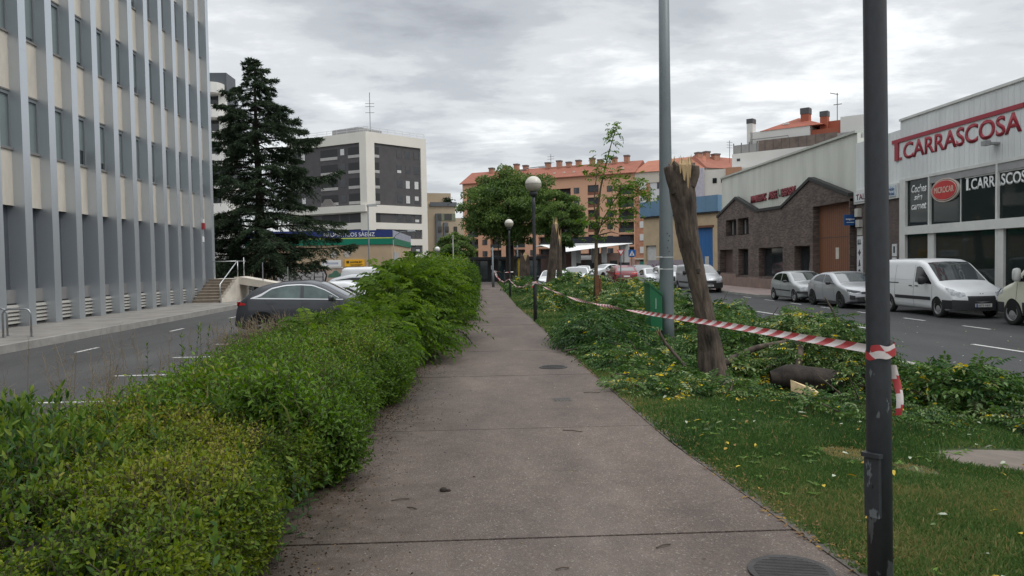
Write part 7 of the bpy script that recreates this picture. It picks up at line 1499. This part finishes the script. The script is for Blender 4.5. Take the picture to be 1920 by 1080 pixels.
# upright shoots of a broad-leaved shrub at the left edge
def upright_shrub(label, boxes, m, lf=.075, wd=.024):
    c = boxes[0]; t = thing('shrub', (c[0], c[1], float(gz(c[0], c[1]))), label, 'shrub'); L = Leaves()
    for (x, y, rx, ry, zt_, n, k) in boxes:
        bx = np.minimum(x + rng.normal(0, rx, n), -1.12); by = y + rng.normal(0, ry, n); B = np.stack([bx, by, np.full(n, .35)], 1); h = (zt_ - .35) * rng.uniform(.55, 1.0, n); D = np.stack([rng.normal(0, .12, n), rng.normal(0, .12, n), np.ones(n)], 1); shoots(L, B, D, h, k, lf, wd, rng.normal(.42, .12, n) , 0, True, .95)
        for q in range(3): L.leaf(B + unit(D) * (h * rng.uniform(.93, 1.02, n))[:, None], D + rng.normal(0, .35, (n, 3)), rand_dirs(n), lf * .7, wd * .8, rng.uniform(.75, .95, n), 0, True)
    L.build('foliage', [m, TWIG], t)
upright_shrub('broad leaved shrub with upright shoots at the left frame edge behind the clipped hedge', [(-2.32, 3.95, .15, .16, 1.26, 110, 20), (-2.5, 4.3, .15, .2, 1.31, 110, 26), (-2.12, 4.25, .12, .16, 1.22, 70, 20), (-2.78, 4.55, .16, .2, 1.38, 100, 28), (-3.1, 5.2, .2, .2, 1.3, 60, 24), (-2.35, 4.7, .18, .2, 1.30, 50, 22), (-2.15, 3.7, .12, .1, 1.12, 30, 16)], L_LAUREL, .085, .027)
upright_shrub('small broad leaved sprigs growing through the clipped hedge beside the path', [(-1.32, 3.7, .10, .5, 1.10, 34, 14), (-1.75, 3.1, .25, .25, 1.14, 20, 12), (-2.1, 3.5, .3, .3, 1.13, 16, 9), (-1.15, 4.6, .08, .5, .98, 26, 13)], L_LAUREL, .08, .03)
upright_shrub('taller sprigs rising above the looser hedge', [(-2.95, 8.2, .2, .8, 1.5, 16, 22), (-3.0, 10.0, .2, .5, 1.35, 10, 20), (-2.0, 9.5, .5, 1.6, 1.5, 34, 20), (-1.6, 7.2, .4, 1.0, 1.38, 22, 20)], L_LAUREL, .07, .02)
def frond_shrub(label, clumps, m, ln=.58, pairs=8, lf=.125, wd=.046):
    c = clumps[0]; t = thing('shrub', (c[0], c[1], float(gz(c[0], c[1]))), label, 'shrub'); L = Leaves(); k = MB()
    for (x, y, z, r, rz, n) in clumps:
        n = int(n * .62); r *= .82; rz *= .85; d = rand_dirs(n, -.35); B = np.array([x, y, z]) + d * (rng.uniform(.25, 1, n) ** .6)[:, None] * np.array([r, r, rz]); D = d * .9 + np.stack([rng.normal(0, .4, n), rng.normal(0, .4, n), rng.uniform(-.1, .6, n)], 1); L.frond(B, D, ln * rng.uniform(.6, 1.2, n), pairs, lf, wd, np.clip(.42 + .3 * d[:, 2] + rng.normal(0, .2, n), 0, 1), .5, 0, False, 1)
        for i in range(7): e = B[int(rng.integers(n))]; k.tube([(x, y, float(gz(x, y))), tuple((np.array([x, y, z]) + e) / 2), tuple(e)], [.018, .012, .005], 5)
    L.build('foliage', [m, TWIG], t); k.build('stem', TWIG, t)
frond_shrub('tall light green shrub with feathery compound leaves leaning over the path', [(-1.5, 15.3, 1.40, .75, .75, 330), (-1.0, 16.6, 1.35, .75, .7, 260), (-1.75, 14.2, 1.2, .6, .6, 230), (-1.5, 13.0, 1.0, .55, .5, 190), (-2.0, 15.6, 1.6, .35, .5, 70), (-1.9, 12.4, .95, .5, .4, 110), (-1.55, 11.3, 1.05, .4, .38, 70), (-2.3, 10.6, 1.0, .35, .35, 45), (-1.7, 9.9, .98, .3, .3, 36), (-1.35, 10.6, .85, .3, .35, 44), (-1.0, 17.8, 1.2, .65, .7, 220), (-1.6, 18.3, 1.6, .8, .65, 230), (-.75, 15.8, .8, .4, .4, 80), (-1.9, 17.2, 1.45, .5, .6, 120), (-1.1, 19.6, 1.35, .8, .75, 190), (-1.2, 14.2, .75, .5, .45, 120), (-.9, 13.2, .7, .35, .4, 70)], L_BRIGHT)
def dark_core(name, parts): pass
# a few stems of dried weeds
def dry_weeds(label, x0, x1, y0, y1, n, h, r, name='dry_grass'):
    L = Leaves(); x = rng.uniform(x0, x1, n); y = rng.uniform(y0, y1, n); B = np.stack([x, y, gz(x, y)], 1); D = unit(np.stack([rng.normal(0, .22, n), rng.normal(0, .22, n), np.ones(n)], 1)); hh = h * rng.uniform(.6, 1.1, n); T = B + D * hh[:, None]; L.stick(B, T, r, rng.uniform(.3, 1, n))
    for i in range(14):
        s = rng.uniform(.55, 1, n); P = B + D * (hh * s)[:, None]; d = D * .6 + rng.normal(0, .6, (n, 3)); e = P + unit(d) * rng.uniform(.05, .16, n)[:, None]; L.stick(P, e, r * .5, rng.uniform(.3, 1, n)); L.leaf(e, d, rand_dirs(n), .012, .005, rng.uniform(.4, 1, n))
    tag(L.build(name, L_DRY), label, 'dry grass', kind='stuff')
dry_weeds('pale wispy dried grass stalks in front of the parking lane at left', -4.4, -3.1, 5.4, 9.5, 95, 1.35, .0028)
dry_weeds('brown dried weeds in front of the dark crossover', -4.1, -3.1, 12.0, 13.6, 330, 1.2, .0055)
# ---- fallen branches right of the path
def heap(label, cx, cy, rx, ry, h, n, ln=.34, yellow=.05, rot=0, lf=.075, wd=.027, fine=False, vm=.42, twigs=14, pairs=6, up=.25, group=None):
    n = int(n * 1.5); lf *= 1.2; wd *= 1.3; z0 = float(gz(cx, cy)); t = thing('fallen_branch', (cx, cy, z0), label, 'fallen branch', group); L = Leaves(); k = MB()
    a = rng.uniform(0, 6.28, n); rr = np.sqrt(rng.random(n)); lx, ly = rx * rr * np.cos(a), ry * rr * np.sin(a); x = cx + lx * math.cos(rot) - ly * math.sin(rot); y = cy + lx * math.sin(rot) + ly * math.cos(rot); bump = .55 + .9 * fnoise(x * 1.6, y * 1.6, int(cx * 7 + cy * 3) % 50)
    z = gz(x, y) + .02 + h * np.clip(1 - rr ** 2, 0, 1) ** .7 * bump * rng.uniform(.35, 1.0, n) ** .6; out = np.stack([np.cos(a + rot), np.sin(a + rot), 0 * a], 1)
    D = out * .7 + np.stack([rng.normal(0, .7, n), rng.normal(0, .7, n), rng.normal(up, .35, n)], 1); v = np.clip(rng.normal(vm + .06, .22, n), 0, .94); 
    L.frond(np.stack([x, y, z], 1), D, ln * rng.uniform(.6, 1.25, n), pairs, lf, wd, v, .35, 0, fine, 1, .35, yellow * .06); L.build('foliage', [L_FALLEN, TWIG], t)
    for i in range(twigs):
        j = int(rng.integers(n)); p = Vector((x[j], y[j], z[j])); d = Vector((rng.normal(), rng.normal(), abs(rng.normal()) * .35)).normalized(); l = rng.uniform(.3, .9) * max(rx, .5); k.tube([p - d * l * .5, p + Vector((0, 0, .04)), p + d * l * .5], [.014, .010, .004], 5)
    k.build('twig', TWIG, t)
    return t
heap('dark drooping heap of cut branches between the path and the green bin', 2.45, 15.2, .85, 2.6, .70, 760, .38, .03, .0, .085, .03, vm=.34, up=.0)
heap('low trampled leaf sprays between the path edge and the leaning trunk', 2.6, 12.2, .85, 2.2, .24, 560, .32, .05, 0, .07, .026, vm=.46, up=.05)
heap('leafy branch lying around the foot of the grey mast', 3.95, 14.2, .85, 1.3, .26, 340, .30, .05, vm=.42, up=.0)
heap('leafy branches heaped just right of the leaning trunk', 4.35, 12.8, .8, 1.5, .7, 520, .36, .06, vm=.5)
heap('yellowish green mound of branches behind the hanging tape near the road', 5.35, 12.4, .85, 1.1, .9, 480, .32, .16, vm=.6)
heap('leafy branch draped over the fallen log', 4.95, 10.45, .95, .75, .85, 800, .28, .10, 0, .05, .02, vm=.55)
heap('leafy branch trailing over the right end of the log', 4.95, 9.75, .55, .45, .55, 300, .28, .08, 0, .05, .02, vm=.55)
heap('grey green spray in front of the log beside the leaning trunk', 3.70, 10.75, .35, .4, .32, 130, .34, .03, vm=.62)
heap('pile of leafy branches against the kerb just right of the dark pole', 5.95, 9.3, .8, 1.0, .55, 480, .30, .07, vm=.5)
heap('flat spread of leafy branches along the kerb at the right frame edge', 6.55, 7.6, 1.0, .95, .36, 560, .30, .06, .2, .06, .023, vm=.48)
heap('thin scatter of leaf sprays on the lawn left of the dark pole', 4.3, 8.3, .9, .9, .10, 150, .26, .08, 0, .05, .02, vm=.5, twigs=5)
heap('leaf sprays spilling onto the path edge in front of the leaning trunk', 2.25, 9.6, .6, .9, .10, 150, .30, .07, 0, .06, .022, vm=.6, twigs=5)
heap('leaf sprays in the grass at the foot of the leaning trunk', 2.95, 9.25, .6, .6, .12, 120, .28, .1, 0, .055, .02, vm=.55, twigs=4)
heap('green heap of branches right of the thin staked tree', 6.0, 28, 1.2, 4.5, 1.15, 620, .55, .07, 0, .13, .05, vm=.6, pairs=5)
heap('green heap of branches by the path behind the middle lamp post', 3.2, 33, 1.1, 5.0, .85, 620, .5, .05, 0, .12, .045, vm=.55, pairs=5)
heap('green heap of branches under the snapped trunks', 5.2, 39, 1.9, 5.0, 1.2, 620, .6, .04, 0, .15, .06, vm=.55, pairs=5)
heap('farthest green heap of branches by the path before the round tree', 2.8, 52, .9, 5.0, .8, 320, .6, .03, 0, .16, .06, vm=.45, pairs=4)
heap('leafy branch between the grey mast and the road', 6.0, 19.5, 1.2, 3.2, .75, 480, .45, .05, 0, .10, .038, vm=.5)
heap('leafy branch behind the green bin', 4.5, 22.5, .9, 2.2, .7, 330, .45, .06, 0, .10, .038, vm=.55)
# log, limbs and chips
t = thing('fallen_log', (4.3, 9.85, .5), 'thick dark fallen log lying under leafy branches', 'log'); trunk_mesh([(3.78, 9.75, .50), (4.0, 9.7, .54), (4.5, 9.6, .48), (5.1, 9.5, .40)], [.11, .15, .155, .14], 28, 40, .1, 31).build('trunk', BARKD, t, smooth=True)
k = MB(); spikes(k, (5.12, 9.68, .42), .1, 12, .05, .2, 33, .03); k.build('splinters', PALEWOOD, t); trunk_mesh([(4.2, 9.9, .6), (4.35, 10.1, .85), (4.4, 10.4, .95)], [.05, .04, .03], 10, 10, .1, 3).build('branch_stub', BARK, t, smooth=True)
c = thing('wood_chip', (4.1, 9.55, .34), 'pale split piece of wood lying in front of the log', 'wood chip'); k = MB(); z = float(gz(4.1, 9.3)) + .03; k.box8([(3.87, 9.32, z + .05), (3.92, 9.25, z + .02), (4.16, 9.12, z - .0), (4.14, 9.22, z + .0), (3.88, 9.36, z + .18), (3.93, 9.26, z + .15), (4.17, 9.13, z + .03), (4.13, 9.25, z + .08)]); k.build('split_face', PALEW2, c)
def limb(label, pts, r0, r1, m=None, tip=True, name='broken_limb'):
    t = thing(name, pts[0], label, 'limb'); trunk_mesh(pts, list(np.linspace(r0, r1, len(pts))), 12, 26, .12, len(pts) + int(r0 * 1000)).build('bark', m or BARK, t, smooth=True)
    if tip: k = MB(); spikes(k, pts[-1], r1 * .8, 5, .03, .08, 3, r1 * .5); k.build('broken_tip', PALEWOOD, t)
limb('bent stick with a pale broken tip leaning by the mast foot', [(2.98, 10.75, .45), (2.88, 10.9, .62), (2.72, 11.1, .85), (2.65, 11.2, 1.02)], .028, .02)
limb('thick brown limb lying left of the leaning trunk', [(2.35, 10.9, .42), (2.6, 10.95, .50), (2.9, 10.9, .48), (3.05, 10.85, .50)], .05, .045, tip=False)
limb('brown limb running right from the foot of the leaning trunk', [(3.3, 10.5, .55), (3.6, 10.7, .66), (4.0, 10.9, .78), (4.5, 11.0, .84)], .06, .035)
limb('bare grey branch standing up out of the yellowish mound', [(5.75, 11.6, .5), (5.65, 11.7, .95), (5.55, 11.75, 1.25), (5.45, 11.8, 1.45)], .03, .012, TWIG, False)
limb('thin bare twig poking up beside the road behind the tape', [(5.0, 13.6, .7), (5.2, 13.6, .98), (5.3, 13.6, 1.02), (5.42, 13.6, 1.2)], .016, .006, TWIG, False)
# ---- lawn grass and litter
def grass():
    L = Leaves()
    def area(x0, x1, y0, y1, n, h, w):
        x = rng.uniform(x0, x1, n); y = rng.uniform(y0, y1, n); nz = fnoise(x * 1.2, y * 1.2, 41); keep = ~inpoly(5.2 + (x - 5.2) / (.80 + .25 * rng.random(n)), 6.1 + (y - 6.1) / (.80 + .25 * rng.random(n)), DIRT_POLY) & (rng.random(n) < .35 + 1.1 * nz); dryc = ((x - 3.05) / .26) ** 2 + ((y - 6.1) / .28) ** 2 < 1; dryc |= ((x - 3.35) / .16) ** 2 + ((y - 5.7) / .2) ** 2 < 1; keep &= ~(dryc & (rng.random(n) < .35)); keep &= x > right_edge(y) + .0 + .05 * fnoise(y * 3, x * 0, 44)
        x, y, nz, dryc = x[keep], y[keep], nz[keep], dryc[keep]; m = len(x); B = np.stack([x, y, gz(x, y) - .012 + .035 * (fnoise(x * 1.3, y * 1.3, 3) - .5) * np.clip((x - 1.75) * 2, 0, 1)], 1); hh = h * rng.uniform(.5, 1.3, m) * (.6 + .8 * nz) * np.where(dryc, .5, 1); D = np.stack([rng.normal(0, .45, m), rng.normal(0, .45, m), np.ones(m)], 1); v = np.clip(.58 + 1.3 * (fnoise(x * .9, y * .9, 47) - .5) + rng.normal(0, .15, m), 0, .93); v = np.where(rng.random(m) < .04, 1, v); v = np.where(dryc & (rng.random(m) < .75), 1, v)
        L.leaf(B, D, rand_dirs(m, -.2), hh, w, v, fold=.1, curl=.35)
    area(1.62, 5.6, 2.2, 6.5, 190000, .042, .0055); area(1.62, 7.6, 6.0, 12, 120000, .055, .009); area(1.6, 7.6, 12, 22, 70000, .08, .016); area(1.6, 7.6, 22, 47, 60000, .11, .03); area(1.6, 3.75, 47, 75, 12000, .15, .05)
    tag(L.build('grass', L_GRASS), 'short patchy lawn grass between the path and the right-hand road', 'grass', kind='stuff')
    L = Leaves()
    def scatter(n, x0, x1, y0, y1, s, v, lift=.02, ok=None):
        x = rng.uniform(x0, x1, n); y = rng.uniform(y0, y1, n); 
        if ok is not None: q = ok(x, y); x, y = x[q], y[q]
        m = len(x); vv = v(m); L.leaf(np.stack([x, y, gz(x, y) + lift], 1), np.stack([rng.normal(0, 1, m), rng.normal(0, 1, m), rng.normal(0, .12, m)], 1), np.array([0, 0, 1.]) + rng.normal(0, .3, (m, 3)), s * rng.uniform(.6, 1.3, m), s * .42, vv, 0, True)
    mix = lambda m: rng.choice([.1, .35, .6, .62, .8, .95, 1.0], m)
    scatter(300, 1.9, 7, 3, 13, .07, mix, .04); scatter(120, 2.4, 4, 8.5, 11, .06, lambda m: rng.choice([.55, .6, .35, .7], m), .05)
    edge = lambda x, y: np.abs(x - right_edge(y) - .08 - .06 * fnoise(y * 2, y * 0, 3)) < .12; scatter(4200, 1.5, 2.2, 2.5, 14, .035, lambda m: rng.choice([.0, .0, .02, .05, .1, .15, .3], m), .012, edge)
    scatter(70, -.9, 1.6, 2.6, 12, .022, lambda m: rng.choice([.95, 1, .05, .7, 0], m), .004); scatter(260, -1.1, -.75, 3, 13, .022, lambda m: rng.choice([.0, .05, .1, .25], m), .004); scatter(160, 8.1, 14, 8, 30, .05, lambda m: rng.choice([.8, 1, .95, .7], m), .0)
    x = 0
    tag(L.build('leaf_litter', L_LITTER), 'scattered yellow, brown and pale fallen leaves on lawn, path and road', 'fallen leaves', kind='stuff')
grass()
def hedge_extras():
    # flower heads on the clipped hedge, loose fronds, long grass and dead twigs in the looser one
    o = [q for q in bpy.data.objects if q.name.startswith('clipped_hedge')][0]; L = Leaves(); n = 430; x = rng.uniform(-4, -1.4, n); y = rng.uniform(2.2, 5.5, n); k = fnoise(x * 1.3, y * 1.3, 77) > .46; x, y = x[k], y[k]; n = len(x); c = np.stack([x, y, top1(x, y) + rng.uniform(.0, .07, n)], 1)
    for i in range(26): L.leaf(c + rng.normal(0, 1, (n, 3)) * np.array([.026, .026, .014]), rand_dirs(n), rand_dirs(n), .012, .010, rng.uniform(.70, .95, n))
    n = 500; x = rng.uniform(-3.8, -1.3, n); y = rng.uniform(3.6, 5.6, n); B = np.stack([x, y, top1(x, y) + .01], 1); L.stick(B, B + rand_dirs(n, -.1) * rng.uniform(.05, .2, n)[:, None], .0022, rng.uniform(.8, 1, n))
    L.build('flower_heads', [L_HEDGE], o)
    o = [q for q in bpy.data.objects if q.name.startswith('hedge')][0]; L = Leaves(); n = 230; y = rng.uniform(6, 13, n); x = rng.uniform(-3.0, -1.25, n); k = fnoise(x * .8, y * .8, 91) > .47; x, y = x[k], y[k]; n = len(x)
    L.frond(np.stack([x, y, top2(x, y) - .05], 1), rand_dirs(n, .1), rng.uniform(.25, .5, n), 7, .085, .03, rng.uniform(.5, .95, n), .4, 0, False, 1); L.build('fronds', [L_BRIGHT, TWIG], o)
    L = Leaves(); n = 2600; y = rng.uniform(5.2, 12.5, n); x = rng.uniform(-3.1, -1.2, n); k = fnoise(x * 1.1, y * 1.1, 95) > .52; x, y = x[k], y[k]; n = len(x); L.leaf(np.stack([x, y, top2(x, y) - .12], 1), np.stack([rng.normal(0, .4, n), rng.normal(0, .4, n), np.ones(n)], 1), rand_dirs(n), rng.uniform(.18, .38, n), .010, rng.uniform(.3, 1, n), 0, True, .45); L.build('grass_tufts', L_GRASS, o)
hedge_extras()
def spill():
    L = Leaves(); n = 5200; y = rng.uniform(2.6, 20, n); x = -1.12 + rng.exponential(.17, n); z = pz(y); L.leaf(np.stack([x, y, z + .003], 1), np.stack([rng.normal(0, 1, n), rng.normal(0, 1, n), rng.normal(0, .12, n)], 1), np.array([0, 0, 1.]) + rng.normal(0, .3, (n, 3)), rng.uniform(.008, .03, n), .010, rng.choice([0, 0, .02, .05, .08, .12, .2], n))
    tag(L.build('leaf_debris', leafmat('old_debris', [(0, (.028, .018, .010)), (.2, (.10, .065, .035))], .1, .8, .2)), 'brown leaf crumbs and soil washed over the left edge of the path', 'debris', kind='stuff')
    L = Leaves(); n = 420; x = rng.uniform(1.9, 6.5, n); y = rng.uniform(2.6, 9, n); k = fnoise(x, y, 61) > .5; x, y = x[k], y[k]; n = len(x)
    for i in range(7): a = rng.uniform(0, 6.28, n); L.leaf(np.stack([x, y, gz(x, y) + .012], 1), np.stack([np.cos(a), np.sin(a), np.full(n, .35)], 1), np.tile([0, 0, 1.], (n, 1)), rng.uniform(.03, .075, n), .022, rng.uniform(.3, .9, n), 0, True)
    tag(L.build('lawn_weeds', L_MID), 'small broad leaved weeds growing in the lawn', 'weeds', kind='stuff')
spill()
t = thing('soil_clod', (-.28, 5.2, float(pz(5.2))), 'small dark lump lying on the path in the foreground', 'clod'); k = MB(); k.lathe((-.285, 5.2, float(pz(5.2))), [(.02, 0), (.028, .012), (.018, .026), (.004, .03)], 9).lathe((-.25, 5.195, float(pz(5.2))), [(.012, 0), (.018, .009), (.008, .018)], 8); k.build('lump', mat('clod_dark', (.025, .018, .013), .9, .3, 30), t, smooth=True)
k = MB()
for (x, y, a, l) in ((-.62, 5.0, .3, .12), (-.5, 4.85, -.6, .08), (.92, 4.0, .5, .1), (.35, 3.75, .2, .07), (.75, 7.1, -.5, .2), (1.25, 9.3, -.1, .2)): z = float(pz(y)); k.tube([(x, y, z + .006), (x + l * .5 * math.cos(a), y + l * .5 * math.sin(a), z + .012), (x + l * math.cos(a), y + l * math.sin(a), z + .006)], .004, 5)
tag(k.build('twig_litter', TWIG), 'few broken twigs scattered over the path', 'twigs', kind='stuff')
print('OBJECTS', len(bpy.data.objects), 'TRIS', sum(len(o.data.polygons) for o in bpy.data.objects if o.type == 'MESH'))
